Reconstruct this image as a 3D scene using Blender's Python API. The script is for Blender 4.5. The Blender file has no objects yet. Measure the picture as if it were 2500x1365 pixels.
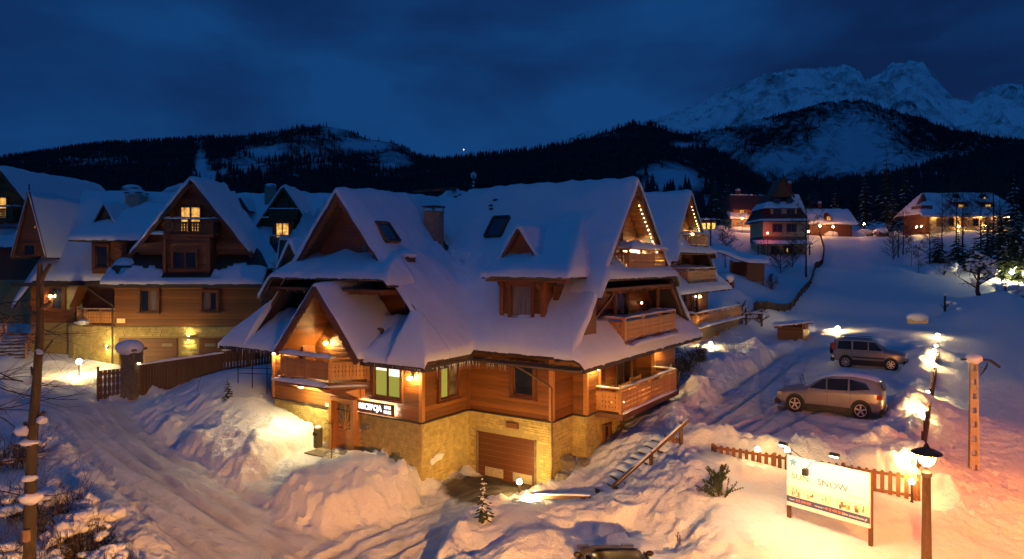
import bpy, math, random
import numpy as np
from mathutils import Vector, Matrix

random.seed(7)
rng = np.random.default_rng(7)
SC = bpy.context.scene
COL = SC.collection

# ------------------------------------------------------------------ camera
FOC, CX, HY, CH = 1650.0, 1250.0, 640.0, 9.3      # focal length and centre in photo pixels, eye height in metres
cam_d = bpy.data.cameras.new("camera")
cam = bpy.data.objects.new("camera", cam_d)
COL.objects.link(cam)
cam.location = (0, 0, CH)
cam.rotation_euler = (math.radians(90), 0, 0)
cam_d.sensor_width = 36.0
cam_d.lens = FOC / 2500.0 * 36.0
cam_d.shift_y = -(682.5 - HY) / 2500.0
cam_d.clip_end = 20000
cam_d.clip_start = 0.1
SC.camera = cam

# ------------------------------------------------------------------ view and light
SC.view_settings.view_transform = 'Standard'
SC.view_settings.look = 'None'
SC.view_settings.exposure = 0.0
SC.view_settings.gamma = 1.0
SC.render.engine = 'CYCLES'
SC.cycles.use_denoising = True
SC.cycles.sample_clamp_indirect = 4.0
SC.cycles.max_bounces = 6
SC.cycles.diffuse_bounces = 3
SC.cycles.caustics_reflective = False
SC.cycles.caustics_refractive = False

W = bpy.data.worlds.new("World")
SC.world = W
W.use_nodes = True
nt = W.node_tree
nt.nodes.clear()
def N(t, typ, **kw):
    n = t.nodes.new(typ)
    for k, v in kw.items():
        setattr(n, k, v)
    return n
out = N(nt, 'ShaderNodeOutputWorld')
bg = N(nt, 'ShaderNodeBackground')
sky = N(nt, 'ShaderNodeTexSky', sky_type='NISHITA', sun_disc=False)
sky.sun_elevation = math.radians(1.0)
sky.sun_rotation = math.radians(200)
bgs = N(nt, 'ShaderNodeVectorMath', operation='SCALE')
bgs.inputs['Scale'].default_value = 0.0008
nt.links.new(sky.outputs[0], bgs.inputs[0])
tc = N(nt, 'ShaderNodeTexCoord')
mp = N(nt, 'ShaderNodeMapping')
mp.inputs['Scale'].default_value = (1.6, 1.0, 3.6)
mp.inputs['Rotation'].default_value = (0, math.radians(14), 0)
nz = N(nt, 'ShaderNodeTexNoise')
nz.inputs['Scale'].default_value = 1.55
nz.inputs['Detail'].default_value = 5
nz.inputs['Roughness'].default_value = 0.47
nz.inputs['Distortion'].default_value = 0.25
nt.links.new(tc.outputs['Generated'], mp.inputs[0])
nt.links.new(mp.outputs[0], nz.inputs['Vector'])
cr = N(nt, 'ShaderNodeValToRGB')
cr.color_ramp.elements[0].position = 0.38
cr.color_ramp.elements[0].color = (0.0030, 0.016, 0.070, 1)
cr.color_ramp.elements[1].position = 0.64
cr.color_ramp.elements[1].color = (0.0052, 0.050, 0.180, 1)
e = cr.color_ramp.elements.new(0.5)
e.color = (0.0042, 0.029, 0.118, 1)
nt.links.new(nz.outputs[0], cr.inputs[0])
ad = N(nt, 'ShaderNodeVectorMath', operation='ADD')
nt.links.new(cr.outputs[0], ad.inputs[0])
nt.links.new(bgs.outputs[0], ad.inputs[1])
nt.links.new(ad.outputs[0], bg.inputs[0])
bg.inputs[1].default_value = 1.0
nt.links.new(bg.outputs[0], out.inputs[0])

sl = bpy.data.lights.new("twilight", 'SUN')
sl.energy = 0.20
sl.angle = math.radians(70)
sl.color = (0.03, 0.36, 1.0)
so = bpy.data.objects.new("twilight", sl)
COL.objects.link(so)
so.rotation_euler = (math.radians(22), 0, math.radians(-35))

# ------------------------------------------------------------------ materials
MATS = {}
def principled(name):
    m = bpy.data.materials.new(name)
    m.use_nodes = True
    b = m.node_tree.nodes['Principled BSDF']
    return m, m.node_tree, b
def plain(name, col, rough=0.6, metal=0.0, noise=0.15, nscale=8.0, bump=0.0, spec=0.5, stretch=(1, 1, 1), rnd=0.0):
    if name in MATS: return MATS[name]
    m, t, b = principled(name)
    b.inputs['Roughness'].default_value = rough
    b.inputs['Metallic'].default_value = metal
    b.inputs['Specular IOR Level'].default_value = spec
    tc = N(t, 'ShaderNodeTexCoord'); mp = N(t, 'ShaderNodeMapping'); mp.inputs['Scale'].default_value = stretch
    t.links.new(tc.outputs['Object'], mp.inputs[0])
    nz = N(t, 'ShaderNodeTexNoise'); nz.inputs['Scale'].default_value = nscale; nz.inputs['Detail'].default_value = 6
    nz.inputs['Roughness'].default_value = .65
    t.links.new(mp.outputs[0], nz.inputs['Vector'])
    mr = N(t, 'ShaderNodeMapRange'); mr.inputs['From Min'].default_value = .25; mr.inputs['From Max'].default_value = .75
    mr.inputs['To Min'].default_value = 1 - noise; mr.inputs['To Max'].default_value = 1 + noise
    t.links.new(nz.outputs[0], mr.inputs[0])
    fac = mr.outputs[0]
    if rnd > 0:
        oi = N(t, 'ShaderNodeObjectInfo'); m2 = N(t, 'ShaderNodeMapRange')
        m2.inputs['To Min'].default_value = 1 - rnd; m2.inputs['To Max'].default_value = 1 + rnd
        t.links.new(oi.outputs['Random'], m2.inputs[0])
        mu = N(t, 'ShaderNodeMath', operation='MULTIPLY')
        t.links.new(fac, mu.inputs[0]); t.links.new(m2.outputs[0], mu.inputs[1]); fac = mu.outputs[0]
    vm = N(t, 'ShaderNodeVectorMath', operation='SCALE'); vm.inputs[0].default_value = col[:3]
    t.links.new(fac, vm.inputs['Scale'])
    t.links.new(vm.outputs[0], b.inputs['Base Color'])
    if bump > 0:
        bp = N(t, 'ShaderNodeBump'); bp.inputs['Strength'].default_value = bump; bp.inputs['Distance'].default_value = .03
        t.links.new(nz.outputs[0], bp.inputs['Height']); t.links.new(bp.outputs[0], b.inputs['Normal'])
    MATS[name] = m
    return m
def emit(name, col, s):
    if name in MATS: return MATS[name]
    m, t, b = principled(name)
    b.inputs['Base Color'].default_value = (*col, 1)
    b.inputs['Emission Color'].default_value = (*col, 1)
    b.inputs['Emission Strength'].default_value = s
    MATS[name] = m
    return m
def snow_mat(name, col=(.80, .82, .86), b1=.25, s1=2.2, b2=.25, s2=14., dist=.12, var=.06):
    m, t, b = principled(name)
    b.inputs['Roughness'].default_value = .55
    b.inputs['Specular IOR Level'].default_value = .25
    tc = N(t, 'ShaderNodeTexCoord')
    a = N(t, 'ShaderNodeTexNoise'); a.inputs['Scale'].default_value = s1; a.inputs['Detail'].default_value = 6; a.inputs['Roughness'].default_value = .6
    c = N(t, 'ShaderNodeTexNoise'); c.inputs['Scale'].default_value = s2; c.inputs['Detail'].default_value = 5; c.inputs['Roughness'].default_value = .7
    for q in (a, c): t.links.new(tc.outputs['Object'], q.inputs['Vector'])
    p1 = N(t, 'ShaderNodeBump'); p1.inputs['Strength'].default_value = b1; p1.inputs['Distance'].default_value = dist
    p2 = N(t, 'ShaderNodeBump'); p2.inputs['Strength'].default_value = b2; p2.inputs['Distance'].default_value = .06
    t.links.new(a.outputs[0], p1.inputs['Height']); t.links.new(c.outputs[0], p2.inputs['Height'])
    t.links.new(p1.outputs[0], p2.inputs['Normal']); t.links.new(p2.outputs[0], b.inputs['Normal'])
    mr = N(t, 'ShaderNodeMapRange'); mr.inputs['To Min'].default_value = 1 - var * 1.6; mr.inputs['To Max'].default_value = 1 + var
    t.links.new(a.outputs[0], mr.inputs[0])
    vm = N(t, 'ShaderNodeVectorMath', operation='SCALE'); vm.inputs[0].default_value = col
    t.links.new(mr.outputs[0], vm.inputs['Scale']); t.links.new(vm.outputs[0], b.inputs['Base Color'])
    return m
M_SNOW = snow_mat('snow_roof', b1=.35, s1=.7, b2=.25, s2=9, dist=.2)
M_WOOD = plain('wood_plank', (.215, .080, .017), .5, noise=.55, nscale=3, stretch=(1.5, 9, 9), bump=.3, rnd=.32)
M_WOODD = plain('wood_dark', (.16, .060, .022), .55, noise=.3, nscale=5, stretch=(1, 3, 3), bump=.2, rnd=.12)
M_WOODL = plain('wood_light', (.50, .23, .07), .5, noise=.25, nscale=6, stretch=(1, 3, 3), bump=.15, rnd=.12)
M_WOODB = plain('wood_old', (.09, .045, .022), .7, noise=.35, nscale=5, stretch=(3, 3, 1), bump=.3, rnd=.2)
M_STONE = plain('ledge_stone', (.48, .39, .14), .8, noise=.38, nscale=3.5, bump=.5)
M_STONED = plain('ledge_stone_dark', (.17, .14, .10), .85, noise=.5, nscale=3.5, bump=.5)
M_MORTAR = plain('mortar', (.34, .27, .11), .9)
M_DECK = plain('roof_deck', (.045, .035, .03), .7)
M_BLACK = plain('black_metal', (.015, .015, .016), .4)
M_GREY = plain('grey_metal', (.16, .15, .14), .45, metal=.6)
M_COPPER = plain('gutter_metal', (.16, .10, .06), .4, metal=.7)
M_PLASTER = plain('plaster', (.42, .36, .26), .85, bump=.1)
M_YELLOW = plain('yellow_plaster', (.62, .5, .25), .85)
M_WHITE = plain('white_paint', (.75, .75, .72), .5, noise=.04)
M_BARK = plain('bark', (.030, .022, .018), .9, noise=.5, nscale=7, stretch=(3, 3, .6), bump=.9)
M_TWIG = plain('twig', (.05, .034, .024), .9)
M_NEEDLE = plain('needles', (.030, .048, .020), .8, noise=.5, nscale=20)
M_GLASS = plain('window_glass', (.012, .016, .022), .08, spec=.8, noise=.05)
M_ICE = plain('ice', (.62, .62, .6), .15, noise=.05)
M_REDROOF = plain('red_roof', (.13, .03, .02), .7, noise=.3)
M_ROCK = plain('boulder_rock', (.2, .18, .15), .85, noise=.4, nscale=4, bump=.6)
M_CONC = plain('concrete', (.34, .29, .20), .85, noise=.3, nscale=9, bump=.3)

# ------------------------------------------------------------------ mesh helpers
class MB:
    def __init__(s): s.v = []; s.f = []
    def add(s, vs, fs):
        o = len(s.v); s.v.extend([tuple(map(float, p)) for p in vs]); s.f.extend([tuple(i + o for i in f) for f in fs]); return s
    def box(s, x0, x1, y0, y1, z0, z1):
        vs = [(x, y, z) for z in (z0, z1) for y in (y0, y1) for x in (x0, x1)]
        return s.add(vs, [(0, 2, 3, 1), (4, 5, 7, 6), (0, 1, 5, 4), (2, 6, 7, 3), (0, 4, 6, 2), (1, 3, 7, 5)])
    def bar(s, p, q, w, h, up=(0, 0, 1)):
        p = Vector(p); q = Vector(q); d = (q - p).normalized(); up = Vector(up)
        if abs(d.dot(up)) > .98: up = Vector((1, 0, 0))
        a = d.cross(up).normalized() * w / 2; b = a.cross(d).normalized() * h / 2
        vs = [p - a - b, p + a - b, p + a + b, p - a + b, q - a - b, q + a - b, q + a + b, q - a + b]
        return s.add(vs, [(0, 1, 2, 3), (7, 6, 5, 4), (0, 4, 5, 1), (1, 5, 6, 2), (2, 6, 7, 3), (3, 7, 4, 0)])
    def tube(s, pts, rs, n=8, cap=True):
        pts = [Vector(p) for p in pts]
        if not hasattr(rs, '__len__'): rs = [rs] * len(pts)
        o = len(s.v)
        for i, p in enumerate(pts):
            d = (pts[min(i + 1, len(pts) - 1)] - pts[max(i - 1, 0)]).normalized()
            u = Vector((0, 0, 1)) if abs(d.z) < .9 else Vector((1, 0, 0))
            a = d.cross(u).normalized(); b = a.cross(d)
            for k in range(n):
                t = 2 * math.pi * k / n
                s.v.append(tuple(p + (a * math.cos(t) + b * math.sin(t)) * rs[i]))
        for i in range(len(pts) - 1):
            for k in range(n):
                k2 = (k + 1) % n
                s.f.append((o + i * n + k, o + i * n + k2, o + (i + 1) * n + k2, o + (i + 1) * n + k))
        if cap:
            s.f.append(tuple(o + k for k in range(n))[::-1]); s.f.append(tuple(o + (len(pts) - 1) * n + k for k in range(n)))
        return s
    def lathe(s, prof, c=(0, 0, 0), n=16):
        o = len(s.v)
        for r, z in prof:
            for k in range(n):
                t = 2 * math.pi * k / n
                s.v.append((c[0] + r * math.cos(t), c[1] + r * math.sin(t), c[2] + z))
        for i in range(len(prof) - 1):
            for k in range(n):
                k2 = (k + 1) % n
                s.f.append((o + i * n + k, o + i * n + k2, o + (i + 1) * n + k2, o + (i + 1) * n + k))
        return s
    def ell(s, c, r, n=10, m=6, jit=0.0):
        prof = []
        o = len(s.v)
        for i in range(m + 1):
            ph = math.pi * i / m
            for k in range(n):
                t = 2 * math.pi * k / n
                j = 1 + jit * (random.random() - .5) if 0 < i < m else 1
                s.v.append((c[0] + r[0] * math.sin(ph) * math.cos(t) * j, c[1] + r[1] * math.sin(ph) * math.sin(t) * j, c[2] + r[2] * math.cos(ph) * j))
        for i in range(m):
            for k in range(n):
                k2 = (k + 1) % n
                s.f.append((o + i * n + k, o + (i + 1) * n + k, o + (i + 1) * n + k2, o + i * n + k2))
        return s
    def prism(s, poly, ext):
        n = len(poly); e = Vector(ext)
        vs = [Vector(p) for p in poly]; vs = vs + [p + e for p in vs]
        return s.add(vs, [tuple(range(n))[::-1], tuple(range(n, 2 * n))] + [(i, (i + 1) % n, n + (i + 1) % n, n + i) for i in range(n)])
    def mesh(s, name, mat, smooth=False):
        me = bpy.data.meshes.new(name)
        me.from_pydata(s.v, [], s.f)
        if mat: me.materials.append(mat)
        if smooth: me.shade_smooth()
        me.update()
        return me
    def build(s, name, mat, parent=None, loc=None, rz=0, smooth=False, **kw):
        return obj(name, s.mesh(name, mat, smooth), parent, loc, rz, **kw)
def obj(name, me, parent=None, loc=None, rz=0, **kw):
    o = bpy.data.objects.new(name, me); COL.objects.link(o)
    if parent: o.parent = parent
    if loc is not None: o.location = loc
    o.rotation_euler = (0, 0, rz)
    for k, v in kw.items(): o[k] = v
    return o
def thing(name, label, cat, loc=(0, 0, 0), rz=0, group=None):
    o = obj(name, None, None, loc, rz, label=label, category=cat)
    if group: o['group'] = group
    return o
def tag(o, label, cat, group=None):
    o['label'] = label; o['category'] = cat
    if group: o['group'] = group
    return o
def dup_tree(o, parent=None, loc=None, rz=None, label=None):
    c = o.copy(); COL.objects.link(c)
    if parent: c.parent = parent
    if loc is not None: c.location = loc
    if rz is not None: c.rotation_euler = (0, 0, rz)
    if label: c['label'] = label
    for ch in list(o.children): dup_tree(ch, c)
    return c
def gp(px, py, z):                 # ground point seen at a photo pixel, for a known height
    Y = (CH - z) * FOC / (py - HY)
    return ((px - CX) / FOC * Y, Y, z)
def yp(px, py, Y):                 # point seen at a photo pixel, for a known distance
    return ((px - CX) / FOC * Y, Y, CH - (py - HY) / FOC * Y)

# value noise
_tab = rng.random((256, 256))
def vnoise(x, y):
    xi = np.floor(x).astype(int); yi = np.floor(y).astype(int); fx = x - xi; fy = y - yi
    fx = fx * fx * (3 - 2 * fx); fy = fy * fy * (3 - 2 * fy)
    a = _tab[xi & 255, yi & 255]; b = _tab[(xi + 1) & 255, yi & 255]; c = _tab[xi & 255, (yi + 1) & 255]; d = _tab[(xi + 1) & 255, (yi + 1) & 255]
    return (a * (1 - fx) + b * fx) * (1 - fy) + (c * (1 - fx) + d * fx) * fy - .5
def fbm(x, y, o=4, r=.5):
    s = 0; a = 1.0; t = 0
    for i in range(o):
        s = s + a * vnoise(x * 2 ** i + 17.3 * i, y * 2 ** i + 9.1 * i); t += a; a *= r
    return s / t
def grid_mesh(name, X, Y, Z, mat, mask=None, smooth=True):
    ny, nx = X.shape
    v = np.stack([X, Y, Z], -1).reshape(-1, 3)
    idx = np.arange(ny * nx).reshape(ny, nx)
    q = np.stack([idx[:-1, :-1], idx[:-1, 1:], idx[1:, 1:], idx[1:, :-1]], -1)
    if mask is not None:
        ok = mask[:-1, :-1] & mask[:-1, 1:] & mask[1:, 1:] & mask[1:, :-1]; q = q[ok]
    q = q.reshape(-1, 4)
    return np_mesh(name, v, q, mat, smooth)
def np_mesh(name, v, q, mat, smooth=False):
    me = bpy.data.meshes.new(name)
    k = q.shape[1]
    me.vertices.add(len(v)); me.vertices.foreach_set('co', np.ascontiguousarray(v, dtype=np.float32).ravel())
    me.loops.add(q.size); me.loops.foreach_set('vertex_index', q.ravel().astype(np.int32))
    me.polygons.add(len(q)); me.polygons.foreach_set('loop_start', (np.arange(len(q)) * k).astype(np.int32))
    me.polygons.foreach_set('loop_total', np.full(len(q), k, dtype=np.int32))
    if smooth: me.polygons.foreach_set('use_smooth', np.ones(len(q), dtype=bool))
    me.update(calc_edges=True)
    me.validate()
    if mat: me.materials.append(mat)
    return me
# ------------------------------------------------------------------ the snow-covered ground
P = [gp(*p) for p in [
 (1165,1180,-.1),(1300,1200,-.1),(1060,1215,-.1),(1150,1235,-.1),(1000,1290,-.2),(900,1330,-.25),(1000,1365,-.4),(700,1365,-.3),(500,1365,0),
 (600,1210,.3),(560,1270,.15),(760,1095,1.0),(850,1110,1.0),(900,1115,.9),(700,1130,.85),(640,1175,.5),(800,1108,1.0),
 (480,1150,.65),(380,1070,1.2),(300,1000,1.9),(150,960,2.2),(60,920,2.3),(230,1050,1.5),(300,1150,.9),(400,1280,.3),(250,930,2.3),
 (200,880,2.7),(110,840,3.2),(40,780,4.2),(450,890,2.3),(350,880,2.3),
 (672,985,2.4),(655,935,2.95),(560,905,3.3),(480,920,2.8),(400,965,2.2),(335,1030,1.5),(430,1000,2.0),(520,960,2.7),(560,1000,2.3),(600,1010,2.25),
 (560,1150,.8),(500,1125,.9),(640,1100,1.45),(700,1075,1.6),(765,1080,1.2),(500,1060,1.75),(600,1050,1.9),(660,1050,1.85),(430,1090,1.0),(700,1020,2.1),(560,1075,1.6),
 (760,1150,1.35),(850,1128,1.65),(930,1115,1.7),(990,1150,1.15),(1025,1205,.1),(650,1245,.15),(750,1290,.0),(880,1275,.0),(1000,1250,.0),(800,1215,.85),(900,1195,1.0),(690,1175,1.15),
 (1345,1192,.05),(1400,1125,.75),(1440,1105,1.0),(1470,1080,1.25),(1505,1045,1.5),(1540,1000,1.95),(1640,960,2.1),
 (1320,1208,.0),(1400,1190,.4),(1500,1130,1.2),(1560,1080,1.8),(1600,1010,2.2),(1600,1050,2.1),
 (1470,1212,.5),(1640,1075,2.2),(1560,1142,1.35),
 (1690,1050,2.75),(1560,1055,2.1),(1700,1120,2.5),(1610,1170,1.9),(1500,1240,1.3),(1380,1228,1.0),(1300,1255,.9),(1200,1240,.85),(1120,1290,.7),(1080,1345,.5),
 (1350,1285,1.15),(1500,1290,1.25),(1700,1290,1.45),(1850,1325,1.5),(1250,1305,1.0),
 (1150,1365,.1),(1400,1345,.2),(1650,1350,.6),(1900,1365,1.1),(1500,1365,-.3),
 (1920,1262,1.5),(2120,1308,1.45),(2000,1300,1.4),(2050,1345,1.35),(1750,1230,1.8),(1760,1120,2.25),(1850,1165,1.85),(1800,1180,1.8),(1900,1200,1.8),(2170,1240,1.8),(2230,1230,1.8),(2170,1300,1.45),(2260,1365,1.4),
 (1700,1000,2),(1900,1080,2),(2100,1090,2),(1850,900,2),(1950,860,2),(2100,940,2),(2000,1000,2),(2190,880,2),(1760,960,2),(2100,1040,2),(1900,970,2),(2100,855,2),(1750,1060,2.05),(1800,1020,2),
 (2240,1080,3.0),(2265,960,3.0),(2280,845,3.1),(2310,800,3.2),(2125,1100,2.0),(2180,990,2.0),(2212,900,2.0),(2185,1060,2.95),(2222,960,2.95),(2248,880,3.0),
 (2340,1000,2.0),(2330,1150,1.8),(2378,1150,1.6),(2420,1100,1.2),(2450,1200,1.0),(2400,1320,1.1),(2350,900,2.4),(2450,900,1.8),(2400,820,2.8),(2480,760,4.0),(2340,1280,1.5),(2490,1000,1.2),
 (1645,1005,2.5),(1700,925,3.1),(1760,875,3.3),(1810,862,3.2),(1685,1005,2.0),(1785,925,2.0),(1870,870,2.0),(1650,905,2.7),(1735,858,3.15),(1850,835,3.2),(1890,850,2.7),(1940,822,2.3),
 (1700,862,3.1),(1790,805,3.5),(1830,785,3.7),(1990,815,3.0),(2100,812,3.1),(2220,803,3.3),(1990,850,2.0),(2200,855,2.0),(2045,790,3.2),(2100,835,2.4),
 (2000,765,3.8),(2200,772,3.7),(1850,745,4.7),(2000,700,6.2),(2200,690,6.5),(2300,720,5.6),(2400,740,4.8)]]
P += [yp(*p) for p in [(2000,655,90),(2200,650,92),(2100,600,130),(2050,576,160),(2200,577,160),(1800,700,69),(1780,662,80),(1900,652,98),(1900,622,120),(1980,620,120),
 (1750,560,150),(1850,565,150),(2350,620,115),(2350,562,150),(2450,700,72),(2450,640,105),(2480,562,150),(2280,650,95)]]
P += [(-10,15,-.4),(0,15,-.5),(3,15.5,-.5),(8,13,-.3),(0,8,-.6),(12,8,-.3),(-12,8,0),(20,8,.3),(-14,18,.6),(-12,21,.6),(-17,22,1.0),(-22,20,1.2),
 (-45,60,4.5),(-29,80,5.8),(-20,60,4),(0,60,3.2),(-50,45,3),(0,110,7),(-50,110,8),(50,200,22),(-50,200,15),(-150,200,15),(150,200,22),(150,100,10),(120,60,4),(60,30,1.2),(60,10,.8),(-40,15,1),(-60,30,2.5),(-120,60,6),(-10,34,2.5),(10,45,2.8),(14,54,3.2)]
P = np.array(P)
_d = np.sqrt(((P[:, None, :2] - P[None, :, :2]) ** 2).sum(-1))
_n = len(P)
_A = np.zeros((_n + 3, _n + 3))
_A[:_n, :_n] = -_d + .08 * np.eye(_n)
_A[:_n, _n] = 1; _A[:_n, _n + 1:] = P[:, :2] / 100
_A[_n, :_n] = 1; _A[_n + 1:, :_n] = P[:, :2].T / 100
_w = np.linalg.solve(_A, np.concatenate([P[:, 2], np.zeros(3)]))
def base_h(x, y):
    x = np.asarray(x, float); y = np.asarray(y, float)
    r = _w[_n] + _w[_n + 1] * x / 100 + _w[_n + 2] * y / 100
    for i in range(_n):
        r = r - _w[i] * np.sqrt((x - P[i, 0]) ** 2 + (y - P[i, 1]) ** 2)
    return r
def rbf(Q, lam=.08):
    Q = np.array(Q, float); n = len(Q); d = np.sqrt(((Q[:, None, :2] - Q[None, :, :2]) ** 2).sum(-1)); A = np.zeros((n + 3, n + 3))
    A[:n, :n] = -d + lam * np.eye(n); A[:n, n] = 1; A[:n, n + 1:] = Q[:, :2] / 100; A[n, :n] = 1; A[n + 1:, :n] = Q[:, :2].T / 100
    w = np.linalg.solve(A, np.concatenate([Q[:, 2], np.zeros(3)]))
    def f(x, y):
        r = w[n] + w[n + 1] * x / 100 + w[n + 2] * y / 100
        for i in range(n): r = r - w[i] * np.hypot(x - Q[i, 0], y - Q[i, 1])
        return r
    return f
def poly_sd(x, y, pts):      # signed distance, positive inside
    d = seg_d(x, y, list(pts) + [pts[0]]); ins = np.zeros(x.shape, bool); n = len(pts)
    for i in range(n):
        (x0, y0), (x1, y1) = pts[i], pts[(i + 1) % n]
        c = ((y0 > y) != (y1 > y)) & (x < (x1 - x0) * (y - y0) / (y1 - y0 + 1e-12) + x0); ins ^= c
    return np.where(ins, d, -d)
def axis(segs):
    a = []
    for lo, hi, st in segs:
        a.append(np.arange(lo, hi, st))
    return np.concatenate(a)
GAX = axis([(-400, -100, 12), (-100, -40, 2.0), (-40, -22, .5), (-22, 20, .1), (20, 32, .3), (32, 60, .8), (60, 130, 2.5), (130, 401, 12)])
GAY = axis([(-30, 8, 2.0), (8, 15, .4), (15, 40, .1), (40, 60, .28), (60, 100, .8), (100, 200, 2), (200, 261, 12)])
GX, GY = np.meshgrid(GAX, GAY)
GZ = base_h(GX, GY)
def seg_d(x, y, pts):
    best = np.full(np.shape(x), 1e9)
    for (ax, ay), (bx, by) in zip(pts[:-1], pts[1:]):
        dx, dy = bx - ax, by - ay; L = dx * dx + dy * dy
        t = np.clip(((x - ax) * dx + (y - ay) * dy) / L, 0, 1)
        best = np.minimum(best, np.hypot(x - ax - t * dx, y - ay - t * dy))
    return best
# ploughed surfaces: drive, entrance patio, car park, cut level into the snow with steep banks
drive_pts = [gp(*p) for p in [(0,900,2.5),(60,990,2.2),(190,1075,1.5),(300,1190,.8),(380,1290,.3),(455,1400,.0),(620,1500,-.3),(1040,1500,-.5),(1075,1365,-.35),(1115,1300,-.15),(1190,1240,-.1),(1345,1205,-.1),(1347,1180,-.1),(1160,1160,-.1),(1035,1212,-.1),(1010,1262,-.1),(900,1292,-.1),(760,1300,-.0),(660,1262,.1),(625,1215,.3),(540,1165,.7),(420,1095,1.0),(340,1040,1.4),(330,985,1.9),(250,975,2.3),(235,900,2.4)]]
patio_pts = [gp(*p) for p in [(610,1185,.45),(700,1110,.8),(785,1085,1.0),(905,1108,1.0),(860,1122,1.0),(740,1150,.85),(660,1225,.35)]]
park_pts = [gp(*p) for p in [(1700,1045,2),(1790,940,2),(1880,872,2),(1990,848,2),(2205,852,2),(2222,885,2),(2178,990,2),(2122,1112,2),(1960,1095,2),(1740,1072,2)]]
RP = rbf([(a, b, c) for a, b, c in drive_pts + patio_pts] + [gp(150,960,2.2), gp(300,1100,1.2), gp(500,1250,.35), gp(800,1345,-.15), gp(1200,1190,-.1)], .3)
def wob(k, a=.35): return a * fbm(GX * .9 + k, GY * .9, 3) * 2
sdr = np.maximum(poly_sd(GX, GY, [p[:2] for p in drive_pts]) + wob(1), poly_sd(GX, GY, [p[:2] for p in patio_pts]) + wob(2, .2))
sdp = poly_sd(GX, GY, [p[:2] for p in park_pts]) + wob(3)
def sm(t): t = np.clip(t, 0, 1); return t * t * (3 - 2 * t)
wr = sm((sdr + .25) / .55); wp = sm((sdp + .3) / .7)
GZ = GZ * (1 - wr) + RP(GX, GY) * wr
GZ = GZ * (1 - wp) + 2.0 * wp
lip = np.exp(-((sdr + .75) / .45) ** 2) * .28 + np.exp(-((sdp + .9) / .55) ** 2) * .30
GZ += lip * np.clip(.9 + 2.5 * fbm(GX * .8 + 5, GY * .8, 3), 0, 2)
flat = np.maximum(wr, wp)
sx = np.gradient(GZ, axis=1) / np.maximum(np.gradient(GX, axis=1), .05); sy = np.gradient(GZ, axis=0) / np.maximum(np.gradient(GY, axis=0), .05)
SL = np.hypot(sx, sy)
for _ in range(3):
    SL = (SL + np.roll(SL, 2, 0) + np.roll(SL, -2, 0) + np.roll(SL, 2, 1) + np.roll(SL, -2, 1)) / 5
rough = np.clip((SL - .10) * 2.4, 0, 1) * (1 - flat * .9)
rough = np.maximum(rough, np.clip(1.2 - np.abs(np.maximum(sdr, sdp) + .9), 0, 1) * (1 - flat))
near = np.clip((70 - GY) / 15, 0, 1) * np.clip((GY - 3) / 10, 0, 1)
ridged = lambda x, y, o: 1 - np.abs(fbm(x, y, o) * 3.2)
GZ = GZ + near * (.03 * fbm(GX * 1.1, GY * 1.1, 3) + rough * (.30 * fbm(GX * .9 + 3, GY * .9, 4, .6) + .15 * (ridged(GX * 1.9, GY * 1.9, 4) - .6) + .10 * fbm(GX * 7, GY * 7, 2) + .30 * fbm(GX * 3.6, GY * 3.6, 3, .75)))
# clods along the edges of the ploughed surfaces
GZ += near * .5 * np.clip(fbm(GX * 2.6, GY * 2.6, 2) - .10, 0, 1) * (rough + .03)
GZ += near * .35 * np.clip(fbm(GX * 6.5, GY * 6.5, 2) - .14, 0, 1) * np.exp(-((np.maximum(sdr, sdp) + .15) / .6) ** 2) * 2
GZ += (1 - near) * .5 * fbm(GX * .05, GY * .05, 3)
_fa, _fb = (7.4, 25.3), (13.1, 21.7)
_fd = seg_d(GX, GY, [_fa, _fb]); _fu = np.clip((GX - _fa[0]) / (_fb[0] - _fa[0]), 0, 1); _fw = sm((1.5 - _fd) / 1.0)
GZ = GZ * (1 - _fw) + (2.22 - .62 * _fu + .05 * fbm(GX * 2, GY * 2, 3)) * _fw
# wheel tracks in the packed snow
TRK = np.zeros_like(GZ)
def tracks(pts, half=.75, w=.16, dep=.11):
    d = seg_d(GX, GY, pts)
    np.maximum(TRK, np.exp(-((d - half) / w) ** 2) * (.7 + 1.5 * fbm(GX * 1.5, GY * 1.5, 3)), out=TRK)
    return -dep * np.exp(-((d - half) / w) ** 2) + dep * .5 * np.exp(-((d - half - .3) / .12) ** 2)
R1 = [gp(80,940,2.2)[:2], gp(220,1010,1.8)[:2], gp(370,1120,1.1)[:2], gp(560,1240,.2)[:2], gp(800,1350,-.2)[:2], (-6, 17)]
R2 = [gp(60,960,2.2)[:2], gp(200,1050,1.5)[:2], gp(420,1240,.5)[:2], gp(600,1365,-.1)[:2]]
R3 = [gp(1230,1210,-.1)[:2], gp(1080,1260,-.1)[:2], gp(900,1340,-.2)[:2], (-7, 18)]
R4 = [gp(1700,1030,2)[:2], gp(1850,930,2)[:2], gp(1930,870,2)[:2]]
R5 = [gp(1800,1070,2)[:2], gp(1950,1000,2)[:2], gp(2080,960,2)[:2]]
def off(pts, k):
    o = []
    for i, p in enumerate(pts):
        a = pts[max(i - 1, 0)]; b = pts[min(i + 1, len(pts) - 1)]; dx, dy = b[0] - a[0], b[1] - a[1]; L = math.hypot(dx, dy); kk = k * (1 + .5 * math.sin(i * 2.1 + k * 5)); o.append((p[0] - dy / L * kk, p[1] + dx / L * kk))
    return o
GZ += tracks(R1) + tracks(R2, .8) + tracks(R3, .75) + tracks(R4, .7) + tracks(R5, .7)
for k_ in (.55, -.7, 1.3, -1.5): GZ += tracks(off(R1, k_), .75, .11, .045)
for k_ in (.5, -.6): GZ += tracks(off(R3, k_), .7, .11, .045) + tracks(off(R4, k_ * 2), .7, .11, .05) + tracks(off(R5, k_ * 2), .7, .11, .05)
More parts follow.
